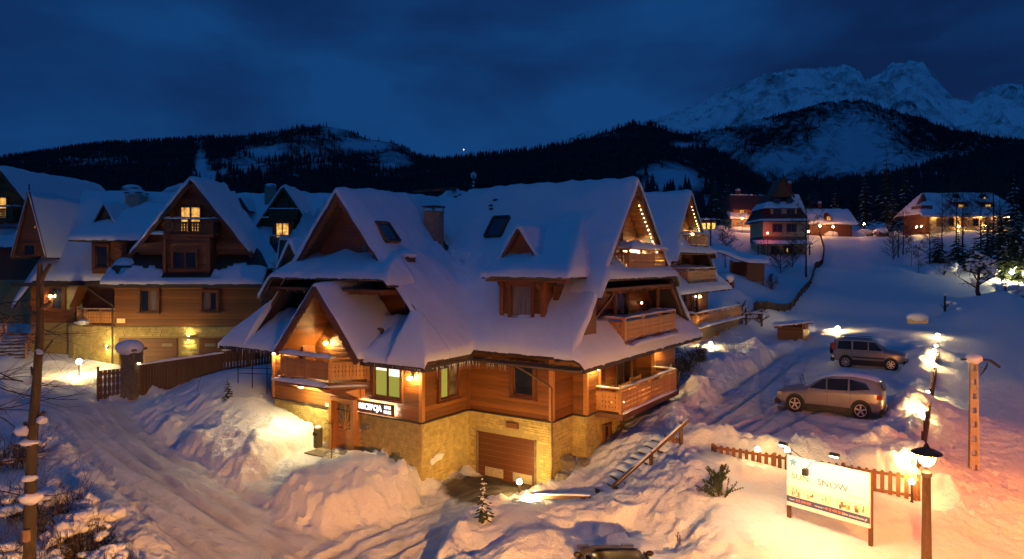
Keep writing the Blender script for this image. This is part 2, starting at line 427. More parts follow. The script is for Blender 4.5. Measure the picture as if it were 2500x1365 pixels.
for pts_ in ([gp(2100,1060,2)[:2], gp(1960,1040,2)[:2], gp(1800,980,2)[:2], gp(1770,960,2)[:2]], [gp(2150,930,2)[:2], gp(2000,910,2)[:2], gp(1850,930,2)[:2], gp(1740,1010,2)[:2]], [gp(2050,1090,2)[:2], gp(1900,1010,2)[:2], gp(1880,900,2)[:2]]): GZ += tracks(pts_, .72, .12, .06)
road = np.zeros_like(GZ)
for r_, w_ in ((R1, 2.6), (R2, 2.0), (R3, 1.6), (R4, 4.5), (R5, 4.5)):
    road = np.maximum(road, np.clip((w_ - seg_d(GX, GY, r_)) / .8, 0, 1))
road = np.maximum(road * (1 - rough), flat)
GZ += road * .045 * (ridged(GX * 2.3, GY * 2.3, 3) - .5) + road * .045 * fbm(GX * 5, GY * 5, 3, .7)
# foot prints
fp = []
def trail(a, b, n, side=.14):
    for i in range(n):
        t = (i + .5) / n
        x = a[0] + (b[0] - a[0]) * t + random.uniform(-.15, .15); y = a[1] + (b[1] - a[1]) * t + random.uniform(-.15, .15)
        dx, dy = b[0] - a[0], b[1] - a[1]; L = math.hypot(dx, dy); s = side if i % 2 else -side
        fp.append((x - dy / L * s, y + dx / L * s, dx / L, dy / L))
trail(gp(1320,1250,.95), gp(1470,1225,1.1), 9)
trail(gp(1470,1225,1.2), gp(1560,1190,1.6), 7)
trail(gp(1570,1180,1.7), gp(1700,1070,2.6), 17, .2)
trail(gp(1600,1150,1.9), gp(1690,1060,2.7), 12, .25)
trail(gp(1690,1070,2.6), gp(1650,1170,2.2), 9, .2)
trail(gp(1990,1000,2), gp(1760,900,2.6), 16, .2)
trail(gp(2280,1200,1.8), gp(2330,1000,2.1), 22, .25)
trail(gp(2390,1300,1.2), gp(2430,1050,1.3), 26, .3)
for x, y, dx, dy in fp:
    u = (GX - x) * dx + (GY - y) * dy; v = -(GX - x) * dy + (GY - y) * dx
    q = (u / .20) ** 2 + (v / .10) ** 2
    GZ += np.where(q < 9, -.12 * np.exp(-q) + .03 * np.exp(-(np.sqrt(q) - 1.7) ** 2 * 4), 0)
def H(x, y):
    if x != x or abs(x) > 400: return 0.
    i = int(np.clip(np.searchsorted(GAX, x) - 1, 0, len(GAX) - 2)); j = int(np.clip(np.searchsorted(GAY, y) - 1, 0, len(GAY) - 2))
    fx = (x - GAX[i]) / (GAX[i + 1] - GAX[i]); fy = (y - GAY[j]) / (GAY[j + 1] - GAY[j])
    return float((GZ[j, i] * (1 - fx) + GZ[j, i + 1] * fx) * (1 - fy) + (GZ[j + 1, i] * (1 - fx) + GZ[j + 1, i + 1] * fx) * fy)
M_GROUND = snow_mat('snow_ground', b1=.8, s1=4.5, b2=.9, s2=19, dist=.12, var=.06)
# bare wet asphalt in front of the garage and trodden, slightly dirty snow on the drive, with rut shade painted along the tracks
t = M_GROUND.node_tree; b = t.nodes['Principled BSDF']
src = b.inputs['Base Color'].links[0].from_socket
at = N(t, 'ShaderNodeAttribute', attribute_name='cover')
sp = N(t, 'ShaderNodeSeparateColor'); t.links.new(at.outputs['Color'], sp.inputs[0])
tcx = N(t, 'ShaderNodeTexCoord'); nn = N(t, 'ShaderNodeTexNoise'); nn.inputs['Scale'].default_value = 1.6; nn.inputs['Detail'].default_value = 8; nn.inputs['Roughness'].default_value = .7
t.links.new(tcx.outputs['Object'], nn.inputs['Vector'])
m1 = N(t, 'ShaderNodeMath', operation='MULTIPLY_ADD'); t.links.new(sp.outputs[0], m1.inputs[0]); m1.inputs[1].default_value = 1.5
t.links.new(nn.outputs[0], m1.inputs[2])
m2 = N(t, 'ShaderNodeMapRange'); m2.inputs['From Min'].default_value = 1.08; m2.inputs['From Max'].default_value = 1.5; t.links.new(m1.outputs[0], m2.inputs[0])
mx = N(t, 'ShaderNodeMix', data_type='RGBA'); t.links.new(m2.outputs[0], mx.inputs[0]); t.links.new(src, mx.inputs[6]); mx.inputs[7].default_value = (.06, .045, .03, 1)
m3 = N(t, 'ShaderNodeMath', operation='MULTIPLY'); t.links.new(sp.outputs[1], m3.inputs[0]); m3.inputs[1].default_value = .5
mx2 = N(t, 'ShaderNodeMix', data_type='RGBA'); t.links.new(m3.outputs[0], mx2.inputs[0]); t.links.new(mx.outputs[2], mx2.inputs[6]); mx2.inputs[7].default_value = (.38, .34, .28, 1)
t.links.new(mx2.outputs[2], b.inputs['Base Color'])
me = grid_mesh('snow_ground', GX, GY, GZ, M_GROUND)
dg = np.maximum(0, 1 - np.hypot((GX - gp(1215,1195,-.1)[0]) / 3.0, (GY - gp(1215,1195,-.1)[1]) / 2.3))
cov = np.zeros((GX.size, 4), np.float32); cov[:, 0] = np.clip(dg * 2.2, 0, 1).ravel(); cov[:, 1] = (road * (.35 + fbm(GX * .8, GY * .8, 4)) + .75 * TRK * road).ravel().clip(0, 1); cov[:, 3] = 1  # second channel also darkens the tracks, standing in for rut shading
ca = me.color_attributes.new('cover', 'FLOAT_COLOR', 'POINT'); ca.data.foreach_set('color', cov.ravel())
obj('snow_ground', me, kind='structure')

# ------------------------------------------------------------------ mountains
def mountain(name, sky_pts, dc, dn, zb, snowf, seed, nx=260, ny=90, pw=1.15, rough=.06, rfreq=3.0, px0=-500, px1=3000, rocky=False):
    px = np.linspace(px0, px1, nx); sk = np.interp(px, [p[0] for p in sky_pts], [p[1] for p in sky_pts])
    d = np.interp(px, dc[0], dc[1]) if isinstance(dc, tuple) else np.full(nx, float(dc))
    t = np.linspace(0, 1.35, ny)[:, None]
    zc = CH + (HY - sk) / FOC * d
    Yd = dn + (d[None] - dn) * t
    X = (px[None] - CX) / FOC * Yd
    tt = np.where(t <= 1, t, 1)
    Z = zb + (zc[None] - zb) * (tt ** pw) - np.clip(t - 1, 0, 1) * (zc[None] - zb) * 1.3
    s = rfreq / 1000.0
    wgt = np.clip(t * 4, 0, 1) * np.clip(np.abs(1 - t) * 5 + .12, 0, 1)
    n1 = 1 - np.abs(fbm(X * s + seed, Yd * s * .8, 5, .55) * 4)
    Z = Z + (n1 - .45) * rough * (zc[None] - zb) * wgt
    me = grid_mesh(name, X, Yd, Z, None)
    sn = snowf(np.broadcast_to(px[None], X.shape), HY - (Z - CH) / Yd * FOC, X, Yd)
    c = np.zeros((X.size, 4), np.float32); c[:, 0] = np.clip(sn, 0, 1).ravel(); c[:, 3] = 1
    a = me.color_attributes.new('cover', 'FLOAT_COLOR', 'POINT'); a.data.foreach_set('color', c.ravel())
    return me, X, Yd, Z, sn
def hill_mat(name, rocky=False, sn=(.62, .66, .74), dk=(.022, .024, .026), sc=.016, sharp=.14):
    m, t, b = principled(name)
    b.inputs['Roughness'].default_value = .9; b.inputs['Specular IOR Level'].default_value = .05
    at = N(t, 'ShaderNodeAttribute', attribute_name='cover'); sp = N(t, 'ShaderNodeSeparateColor'); t.links.new(at.outputs['Color'], sp.inputs[0])
    tc = N(t, 'ShaderNodeTexCoord'); mp = N(t, 'ShaderNodeMapping'); mp.inputs['Scale'].default_value = (1, 1, .25 if not rocky else 1.0)
    t.links.new(tc.outputs['Object'], mp.inputs[0])
    nz = N(t, 'ShaderNodeTexNoise'); nz.inputs['Scale'].default_value = sc; nz.inputs['Detail'].default_value = 9; nz.inputs['Roughness'].default_value = .72
    t.links.new(mp.outputs[0], nz.inputs['Vector'])
    ad = N(t, 'ShaderNodeMath', operation='ADD'); t.links.new(sp.outputs[0], ad.inputs[0]); t.links.new(nz.outputs[0], ad.inputs[1])
    mr = N(t, 'ShaderNodeMapRange'); mr.inputs['From Min'].default_value = 1 - sharp; mr.inputs['From Max'].default_value = 1 + sharp; t.links.new(ad.outputs[0], mr.inputs[0])
    mx = N(t, 'ShaderNodeMix', data_type='RGBA'); t.links.new(mr.outputs[0], mx.inputs[0]); mx.inputs[6].default_value = (*dk, 1); mx.inputs[7].default_value = (*sn, 1)
    t.links.new(mx.outputs[2], b.inputs['Base Color'])
    bp = N(t, 'ShaderNodeBump'); bp.inputs['Strength'].default_value = .7; bp.inputs['Distance'].default_value = 25 if rocky else 8
    t.links.new(nz.outputs[0], bp.inputs['Height']); t.links.new(bp.outputs[0], b.inputs['Normal'])
    return m
def gauss(px, py, cx, cy, rx, ry): return np.exp(-((px - cx) / rx) ** 2 - ((py - cy) / ry) ** 2)
HM = hill_mat('forest_slope')
HR = hill_mat('rocky_snow', True, sn=(.95, .97, 1.0), dk=(.06, .07, .09), sc=.0065, sharp=.13)
HL = hill_mat('logged_slope', False, sn=(.60, .64, .72), dk=(.020, .022, .024), sc=.035, sharp=.13)
far = mountain('snowy_peaks', [(-500,560),(1250,440),(1310,372),(1420,335),(1500,318),(1600,300),(1700,268),(1750,240),(1780,222),(1830,205),(1870,188),(1950,180),(2060,173),(2095,185),(2115,205),(2150,193),(2180,166),(2215,160),(2255,168),(2290,205),(2330,245),(2370,250),(2420,224),(2500,214),(2600,240),(3000,300)],
               6200, 2600, 200, lambda px, py, x, y: np.full(px.shape, .59) + .3 * (fbm(x * .004, y * .004, 3)), 3.3, 380, 150, 1.0, .18, 2.3, px0=900, rocky=True)
far[0].materials.append(HR); obj('snowy_mountain_range', far[0], kind='structure')
def sl3(px, py, x, y):
    return .30 + .42 * gauss(px, py, 2080, 350, 110, 85) + .3 * gauss(px, py, 1850, 300, 60, 12) + .45 * gauss(px, py, 1900, 400, 70, 35) + .35 * gauss(px, py, 2330, 400, 200, 25) + .25 * gauss(px, py, 1760, 350, 60, 40)
h3 = mountain('logged', [(-500,640),(1500,420),(1620,345),(1720,328),(1800,318),(1850,300),(1950,278),(2040,256),(2100,256),(2160,275),(2230,292),(2320,325),(2420,340),(2500,350),(3000,390)], 3100, 900, 60, sl3, 8.1, 260, 100, 1.05, .16, 3.0, px0=1300)
h3[0].materials.append(HL); obj('logged_mountain_slope', h3[0], kind='structure')
def sl1(px, py, x, y):
    r = .28 + .45 * gauss(px, py, 490, 405, 14, 40) + .6 * gauss(px, py, 510, 440, 22, 16) + .45 * gauss(px, py, 640, 370, 50, 10) + .30 * gauss(px, py, 820, 316, 30, 10) + .5 * gauss(px, py, 890, 355, 60, 12) + .35 * gauss(px, py, 960, 400, 50, 30)
    return r + .28 * gauss(px, py, 600, 410, 80, 25) + .22 * gauss(px, py, 240, 395, 120, 14) + .2 * gauss(px, py, 760, 380, 100, 30) + .12 * gauss(px, py, 800, 330, 160, 30)
h1 = mountain('left_hill', [(-600,430),(0,388),(100,372),(250,352),(400,345),(500,338),(600,334),(680,322),(740,309),(800,306),(850,318),(900,342),(955,348),(990,362),(1015,378),(1060,386),(1100,390),(1200,395),(1400,420),(1700,520),(3000,640)], 2500, 260, 18, sl1, 1.7, 300, 110, 1.25, .10, 3.2, px0=-900, px1=2000)
h1[0].materials.append(HM); obj('wooded_hill', h1[0], kind='structure')
def sl2(px, py, x, y):
    return .26 + .45 * gauss(px, py, 1680, 355, 45, 8) + .55 * gauss(px, py, 1640, 440, 75, 38) + .3 * gauss(px, py, 1760, 500, 60, 30) + .12 * gauss(px, py, 1480, 330, 80, 12)
h2 = mountain('centre_hill', [(-500,640),(700,520),(1000,410),(1080,392),(1150,384),(1250,374),(1300,366),(1400,346),(1480,322),(1540,304),(1590,308),(1650,326),(1710,350),(1780,392),(1850,430),(1920,478),(1990,520),(2100,560),(2400,600),(3000,640)], 1500, 230, 17, sl2, 5.5, 280, 100, 1.15, .08, 4, px0=300, px1=2700)
h2[0].materials.append(HM); obj('wooded_hill', h2[0], kind='structure')
def sl4(px, py, x, y):
    return .30 + .3 * gauss(px, py, 2280, 440, 80, 20) + .25 * gauss(px, py, 2100, 440, 60, 20) + .3 * gauss(px, py, 2400, 350, 120, 15)
h4 = mountain('right_hill', [(-500,660),(1500,640),(1750,560),(1850,500),(1950,475),(2050,455),(2200,430),(2300,405),(2400,385),(2500,372),(2700,350),(3000,330)], 900, 190, 20, sl4, 6.6, 200, 70, 1.1, .08, 6, px0=1500)
h4[0].materials.append(HM); obj('wooded_hill', h4[0], kind='structure')
# forest on the slopes: low spruce shapes, one mass
def forest(name, hills, mat):
    V, F = [], []; off = 0
    for (me_, X, Y, Z, S), n, hh, lim in hills:
        ny, nx = X.shape
        a = rng.random(n * 3) ** .8 * (ny / 1.35 * 1.02 - 1); b_ = rng.random(n * 3) * (nx - 1.01)
        i = a.astype(int); j = b_.astype(int); fi = a - i; fj = b_ - j
        L = lambda G: (G[i, j] * (1 - fi) + G[np.minimum(i + 1, ny - 1), j] * fi) * (1 - fj) + (G[i, np.minimum(j + 1, nx - 1)] * (1 - fi) + G[np.minimum(i + 1, ny - 1), np.minimum(j + 1, nx - 1)] * fi) * fj
        x, y, z, s = L(X), L(Y), L(Z), L(S)
        keep = (rng.random(n * 3) > s * 1.9) & (np.abs(x / y) < .86)
        x, y, z = x[keep][:n], y[keep][:n], z[keep][:n]; k = len(x)
        h = hh * (.5 + .7 * rng.random(k)); r = h * (.15 + .08 * rng.random(k)); th = rng.random(k) * 6.28
        for zz0, zz1, rr in ((-.1, .66, 1.0), (.38, 1.0, .62)):
            q = np.zeros((k, 5, 3))
            for c in range(4):
                ang = th + c * math.pi / 2
                q[:, c, 0] = x + r * rr * np.cos(ang) * (.75 + .5 * rng.random(k)); q[:, c, 1] = y + r * rr * np.sin(ang); q[:, c, 2] = z + h * (zz0 + .08 * rng.random(k))
            q[:, 4, 0] = x; q[:, 4, 1] = y; q[:, 4, 2] = z + h * zz1
            V.append(q.reshape(-1, 3)); base = off + np.arange(k)[:, None] * 5
            for c in range(4): F.append(np.concatenate([base + c, base + (c + 1) % 4, base + 4], 1))
            off += k * 5
    me = np_mesh(name, np.concatenate(V), np.concatenate(F), mat)
    return obj(name, me, kind='stuff')
M_FOR = plain('far_spruce', (.030, .036, .042), .9, noise=.4, nscale=.2, spec=.05)
fo = forest('forest', [(h1, 24000, 15, .6), (h2, 12500, 12, .6), (h3, 9000, 16, .6), (h4, 8000, 13, .6)], M_FOR)
fo['label'] = 'dark spruce forest covering the hills behind the village'; fo['category'] = 'forest'
# ------------------------------------------------------------------ building kit
_unit = MB().box(-.5, .5, -.5, .5, -.5, .5)
_pk = MB()
_pk.add([(-.5,-.5,-.5),(.5,-.5,-.5),(-.5,.32,-.5),(.5,.32,-.5),(-.5,.5,-.3),(.5,.5,-.3),(-.5,.5,.3),(.5,.5,.3),(-.5,.32,.5),(.5,.32,.5),(-.5,-.5,.5),(.5,-.5,.5)],
        [(0,1,3,2),(2,3,5,4),(4,5,7,6),(6,7,9,8),(8,9,11,10),(10,11,1,0),(0,2,4,6,8,10),(1,11,9,7,5,3)])
PLANK = {m.name: _pk.mesh('plank', m) for m in (M_WOOD, M_WOODD, M_WOODL)}
def planks(par, p0, p1, z0, z1, span=None, mat=M_WOOD, step=.2, depth=.05, name='plank'):
    """horizontal boards on the wall line p0->p1 (outside is to the right of the direction)"""
    p0 = Vector((p0[0], p0[1], 0)); p1 = Vector((p1[0], p1[1], 0)); d = p1 - p0; L = d.length; d.normalize()
    nrm = Vector((d.y, -d.x, 0)); ang = math.atan2(-nrm.x, nrm.y)
    n = max(1, int(round((z1 - z0) / step))); st = (z1 - z0) / n
    for i in range(n):
        zc = z0 + (i + .5) * st
        sp = [(0, L)] if span is None else span(zc, L)
        for a, b in sp:
            if b - a < .08: continue
            c = p0 + d * (a + b) / 2 + nrm * depth / 2
            o = obj(name, PLANK[mat.name], par, (c.x, c.y, zc), ang)
            o.scale = (b - a - .004, depth, st * .985)
def wallbox(par, p0, p1, z0, z1, mat, th=.25, name='wall'):
    p0 = Vector((p0[0], p0[1], 0)); p1 = Vector((p1[0], p1[1], 0)); d = (p1 - p0).normalized(); nrm = Vector((d.y, -d.x, 0))
    m = MB(); q = [p0, p1, p1 - nrm * th, p0 - nrm * th]
    m.prism([(p.x, p.y, z0) for p in q], (0, 0, z1 - z0))
    return m.build(name, mat, par)
def gablewall(par, poly3, nrm, th, mat, name='gable_wall'):
    return MB().prism(poly3, tuple(-Vector(nrm) * th)).build(name, mat, par)
def stones(par, p0, p1, z0, z1, mat=M_STONE, holes=(), h=.10, lmin=.22, lmax=.55):
    p0 = Vector((p0[0], p0[1], 0)); p1 = Vector((p1[0], p1[1], 0)); d = p1 - p0; L = d.length; d.normalize(); nrm = Vector((d.y, -d.x, 0))
    m = MB(); z = z0
    while z < z1 - .02:
        hh = min(h * random.uniform(.75, 1.3), z1 - z); a = -random.uniform(0, .3)
        while a < L:
            l = random.uniform(lmin, lmax); a0 = max(a, 0); a1 = min(a + l, L)
            if a1 - a0 > .03 and not any(a1 > q[0] + .0 and a0 < q[1] and z + hh > q[2] and z < q[3] for q in holes):
                dp = random.uniform(.012, .05)
                A = p0 + d * (a0 + .006); B = p0 + d * (a1 - .006); zt = z + hh - .008
                O = nrm * dp
                vs = [A, B, B + O, A + O * random.uniform(.7, 1)]
                vv = [(v.x, v.y, z + .004 * (k > 1)) for k, v in enumerate(vs)] + [(v.x, v.y, zt - .006 * (k > 1)) for k, v in enumerate(vs)]
                m.add(vv, [(3, 2, 6, 7), (4, 7, 6, 5), (0, 1, 2, 3), (0, 3, 7, 4), (1, 5, 6, 2)])
            a += l
        z += hh
    return m.build('stone_cladding', mat, par, kind='stuff')
def frame(p0, p1):
    p0 = Vector((p0[0], p0[1], 0)); p1 = Vector((p1[0], p1[1], 0)); d = (p1 - p0).normalized(); return p0, d, Vector((d.y, -d.x, 0)), math.atan2(d.y, d.x)
_wcache = {}
def lit_mat(name, a, b, s, stripes=0):
    m, t, bs = principled(name)
    tc = N(t, 'ShaderNodeTexCoord'); 
    if stripes:
        wv = N(t, 'ShaderNodeTexWave', wave_type='BANDS', bands_direction='Z'); wv.inputs['Scale'].default_value = stripes; wv.inputs['Distortion'].default_value = .0
        t.links.new(tc.outputs['Object'], wv.inputs['Vector']); src = wv.outputs['Fac']
    else:
        nz = N(t, 'ShaderNodeTexNoise'); nz.inputs['Scale'].default_value = 2.6; nz.inputs['Detail'].default_value = 3
        t.links.new(tc.outputs['Object'], nz.inputs['Vector']); src = nz.outputs[0]
    cr = N(t, 'ShaderNodeValToRGB'); cr.color_ramp.elements[0].position = .35; cr.color_ramp.elements[1].position = .62
    cr.color_ramp.elements[0].color = (*a, 1); cr.color_ramp.elements[1].color = (*b, 1)
    t.links.new(src, cr.inputs[0]); t.links.new(cr.outputs[0], bs.inputs['Emission Color']); bs.inputs['Emission Strength'].default_value = s
    bs.inputs['Base Color'].default_value = (.05, .04, .03, 1)
    bs.inputs['Roughness'].default_value = .2
    return m
M_LIT = lit_mat('lit_room', (.32, .10, .012), (1.0, .55, .12), 1.25)
M_LITG = lit_mat('lit_blind', (.42, .40, .05), (.62, .60, .10), .62, stripes=9)
M_LITW = lit_mat('lit_upper_pane', (.9, .86, .55), (1, .97, .75), 1.5)
M_LITD = lit_mat('dim_room', (.02, .012, .005), (.22, .12, .03), .5)
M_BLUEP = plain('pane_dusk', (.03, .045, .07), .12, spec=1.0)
M_CURT = plain('curtain_pane', (.17, .145, .14), .35, noise=.7, nscale=3, stretch=(5, 1, .3))
def window(par, p0, p1, a, w, z0, z1, pane=None, out=.06, sashes=2, casing=.10, fm=None, depth=.10, sill=True):
    """window on wall line p0->p1: starts a metres along, w wide"""
    fm = fm or M_WOODD
    out = max(out, .10)
    P0, d, nrm, ang = frame(p0, p1)
    o = P0 + d * a + nrm * out
    root = MB(); h = z1 - z0; c = casing
    root.box(-c, w + c, -depth, 0, -c * .7, 0).box(-c, w + c, -depth, 0, h, h + c).box(-c, 0, -depth, 0, 0, h).box(w, w + c, -depth, 0, 0, h)
    win = root.build('window', fm, par, (o.x, o.y, z0), ang)
    sw = w / sashes
    for i in range(sashes):
        s = MB(); x0, x1 = i * sw + .004, (i + 1) * sw - .004; f = .055; y0, y1 = -.012, .03
        s.box(x0, x0 + f, y0, y1, .004, h - .004).box(x1 - f, x1, y0, y1, .004, h - .004).box(x0 + f, x1 - f, y0, y1, .004, f).box(x0 + f, x1 - f, y0, y1, h - f, h - .004)
        s.build('sash', fm, win)
        pm = pane[i] if isinstance(pane, (list, tuple)) else (pane or M_GLASS)
        MB().box(x0 + f, x1 - f, .010, .016, f, h - f).build('pane', pm, win)
    if sill: MB().box(-c - .04, w + c + .04, -depth - .08, .01, -c * .7 - .05, -c * .7 - .003).build('sill', fm, win)
    return win
_bd = None
def board_mesh(h, mat, w=.135):
    key = (round(h, 2), mat.name, w)
    if key in _wcache: return _wcache[key]
    W2 = w / 2; pr = []
    for zz, x in ((0, 1), (.18, 1), (.235, .62), (.29, 1), (.42, 1), (.5, .55), (.58, 1), (.71, 1), (.765, .62), (.82, 1), (1, 1)):
        pr.append((zz * h, x * W2))
    poly = [(x, 0, z) for z, x in pr] + [(-x, 0, z) for z, x in pr[::-1]]
    _wcache[key] = MB().prism(poly, (0, .025, 0)).mesh('board', mat)
    return _wcache[key]
def balcony(par, pts, z, h=1.0, mat=M_WOODL, slab=.16, slabpoly=None, post_every=1.6, snow=.10, floor_mat=None, boards=True, bw=.145, rail_snow=True, name='balcony'):
    """rail along the polyline pts (outside to the right of the direction), floor at z"""
    root = MB()
    if slabpoly:
        root.prism([(x, y, z - slab) for x, y in slabpoly], (0, 0, slab))
        bal = root.build(name, floor_mat or M_WOODD, par)
    else:
        bal = obj(name, None, par)
    for k, (a, b) in enumerate(zip(pts[:-1], pts[1:])):
        P0, d, nrm, ang = frame(a, b); L = (Vector((b[0], b[1], 0)) - P0).length
        n = max(1, int(round(L / post_every)))
        for i in range(n + 1):
            if i == n and k < len(pts) - 2: continue
            q = P0 + d * (L * i / n)
            o = MB().box(-.06, .06, -.06, .06, 0, h).build('post', mat, bal, (q.x, q.y, z + .002), ang)
        e = Vector((b[0], b[1], 0))
        MB().bar(P0 + Vector((0, 0, z + h + .035)) - d * .05, e + Vector((0, 0, z + h + .035)) + d * .05, .16, .06).build('hand_rail', mat, bal)
        for zz in (z + .14, z + h - .17):
            MB().bar(P0 + Vector((0, 0, zz)), e + Vector((0, 0, zz)), .05, .09).build('rail', mat, bal)
        if boards:
            nb = int((L - .12) / bw); me = board_mesh(h - .26, mat, bw - .012)
            for i in range(nb):
                q = P0 + d * (.06 + (i + .5) * (L - .12) / nb) + nrm * .055
                obj('board', me, bal, (q.x, q.y, z + .1), ang)
        if rail_snow:
            lump_snow(bal, P0 + Vector((0, 0, z + h + .065)), e + Vector((0, 0, z + h + .065)), .19, snow, 'rail_snow')
    return bal
def lump_snow(par, p, q, w, h, name='snow', seed=None):
    """a rounded, uneven strip of snow lying on a rail or ledge"""
    p = Vector(p); q = Vector(q); L = (q - p).length; n = max(3, int(L / .14)); d = (q - p).normalized(); s = d.cross(Vector((0, 0, 1))).normalized()
    m = MB(); s0 = random.random() * 50; prof = [(-.5, 0), (-.55, .45), (-.32, .85), (0, 1), (.32, .85), (.55, .45), (.5, 0)]
    o = 0; vs = []
    for i in range(n + 1):
        t = i / n; c = p + (q - p) * t; e = min(1, 6 * min(t, 1 - t) + .35)
        k = (1 + 1.4 * float(fbm(np.array([s0 + t * L * 1.3]), np.array([.5]), 3)[0])) * e
        for x, z in prof: vs.append(tuple(c + s * x * w * (.9 + .1 * k) + Vector((0, 0, z * h * k))))
    f = []
    for i in range(n):
        for k in range(6):
            a = i * 7 + k; f.append((a, a + 1, a + 8, a + 7))
    f.append(tuple(range(7))); f.append(tuple(n * 7 + k for k in range(7))[::-1])
    m.add(vs, f)
    return m.build(name, M_SNOW, par, smooth=True)
def sheet(par, x0, x1, y0, y1, h, T=.34, st=.2, mask=None, blur=2, name='roof', th=.14, seed=0, deckmat=None, snow=True, bare=None, lump=.10, expose=(1, 1, 1, 1), grow=.07):
    """a roof skin z=h(x,y) over a rectangle (or mask) with a snow layer on it"""
    nx = max(2, int(round((x1 - x0) / st))) + 1; ny = max(2, int(round((y1 - y0) / st))) + 1
    xs = np.linspace(x0, x1, nx); ys = np.linspace(y0, y1, ny); X, Y = np.meshgrid(xs, ys); Z = h(X, Y)
    mk = np.ones(X.shape, bool) if mask is None else mask(X, Y)
    def solid(nm, X, Y, Zt, Zb, mat, smooth, par, bottom=True):
        ny, nx = X.shape
        idx = np.arange(ny * nx).reshape(ny, nx)
        ok = mk[:-1, :-1] & mk[:-1, 1:] & mk[1:, 1:] & mk[1:, :-1]
        q = np.stack([idx[:-1, :-1], idx[:-1, 1:], idx[1:, 1:], idx[1:, :-1]], -1)[ok]
        nn = nx * ny
        Q = [q]
        if bottom: Q.append(q[:, ::-1] + nn)
        op = np.pad(ok, 1)
        for (dj, di), (c0, c1) in {(-1, 0): (0, 1), (1, 0): (2, 3), (0, -1): (3, 0), (0, 1): (1, 2)}.items():
            nb = op[1 + dj:op.shape[0] - 1 + dj, 1 + di:op.shape[1] - 1 + di]
            e = ok & ~nb
            qa = np.stack([idx[:-1, :-1], idx[:-1, 1:], idx[1:, 1:], idx[1:, :-1]], -1)[e]
            a, b = qa[:, c0], qa[:, c1]
            Q.append(np.stack([b, a, a + nn, b + nn], -1))
        v = np.concatenate([np.stack([X, Y, Zt], -1).reshape(-1, 3), np.stack([X, Y, Zb], -1).reshape(-1, 3)])
        q = np.concatenate(Q)
        used = np.unique(q); rm = np.full(len(v), -1); rm[used] = np.arange(len(used))
        return obj(nm, np_mesh(nm, v[used], rm[q], mat, smooth), par)
    r = solid(name, X, Y, Z, Z - th, deckmat or M_DECK, False, par)
    if not snow: return r, None
    # snow: smoothed, rounded towards the free edges, slightly overhanging
    xg = np.linspace(x0 - grow * expose[0], x1 + grow * expose[1], nx); yg = np.linspace(y0 - grow * expose[2], y1 + grow * expose[3], ny)
    X2, Y2 = np.meshgrid(xg, yg)
    pad = 6
    xe = np.concatenate([xs[0] - (np.arange(pad, 0, -1)) * (xs[1] - xs[0]), xs, xs[-1] + (np.arange(1, pad + 1)) * (xs[1] - xs[0])])
    ye = np.concatenate([ys[0] - (np.arange(pad, 0, -1)) * (ys[1] - ys[0]), ys, ys[-1] + (np.arange(1, pad + 1)) * (ys[1] - ys[0])])
    XE, YE = np.meshgrid(xe, ye); ZE = h(XE, YE)
    for _ in range(blur):
        ZE = (ZE + np.roll(ZE, 1, 0) + np.roll(ZE, -1, 0)) / 3; ZE = (ZE + np.roll(ZE, 1, 1) + np.roll(ZE, -1, 1)) / 3
    Zs = np.maximum(ZE[pad:-pad, pad:-pad], Z - .05)
    m2 = mk.copy(); inner = m2.astype(int); dist = np.zeros(X.shape); cur = m2.copy()
    for k in range(1, 7):
        p_ = np.pad(cur, 1, constant_values=False)
        if not expose[0]: p_[1:-1, 0] = cur[:, 0]
        if not expose[1]: p_[1:-1, -1] = cur[:, -1]
        if not expose[2]: p_[0, 1:-1] = cur[0, :]
        if not expose[3]: p_[-1, 1:-1] = cur[-1, :]
        cur = p_[1:-1, 1:-1] & p_[:-2, 1:-1] & p_[2:, 1:-1] & p_[1:-1, :-2] & p_[1:-1, 2:]
        dist[cur] = k
    dd = dist * st
    prof = .62 + .38 * (1 - np.exp(-dd / .28))
    nz = fbm(X * .7 + seed, Y * .7 + seed * 2, 3); nz2 = fbm(X * 2.2 + seed, Y * 2.2, 3)
    gy_, gx_ = np.gradient(Z, ys, xs); steep = np.sqrt(1 + gx_ ** 2 + gy_ ** 2)
    t = T * prof * (1 + 1.0 * nz) * (.75 + .25 * steep) + lump * nz2 * .7 + .05 * fbm(X * 6 + seed, Y * 6, 2) * np.exp(-dd / .35)
    if bare is not None: t = np.where(bare(X, Y) > 0, -.06, t)
    X2 = X2 + .05 * fbm(X * 1.9 + 5 + seed, Y * 1.9, 2) * (dist == 0); Y2 = Y2 + .10 * fbm(X * 1.9 + 9 + seed, Y * 1.9, 2) * (dist == 0)
    Zt = Zs + np.maximum(t, -.06)
    drip = np.clip(fbm(X * 3.1 + seed, Y * 3.1, 3) + .0, 0, 1) * .22 * (dist == 0)
    s = solid('snow', X2, Y2, Zt, Z - .03 - drip, M_SNOW, True, r, bottom=False)
    return r, s
def icicles(par, p, q, n, lmax=.4):
    p = Vector(p); q = Vector(q); m = MB()
    for i in range(n):
        c = p + (q - p) * random.random(); l = lmax * random.random() ** 2 + .05; r = .008 + .014 * random.random()
        m.add([c + Vector((r, 0, 0)), c + Vector((-r / 2, r, 0)), c + Vector((-r / 2, -r, 0)), c + Vector((0, 0, -l))], [(0, 1, 3), (1, 2, 3), (2, 0, 3), (0, 2, 1)])
    return m.build('icicles', M_ICE, par, kind='stuff')
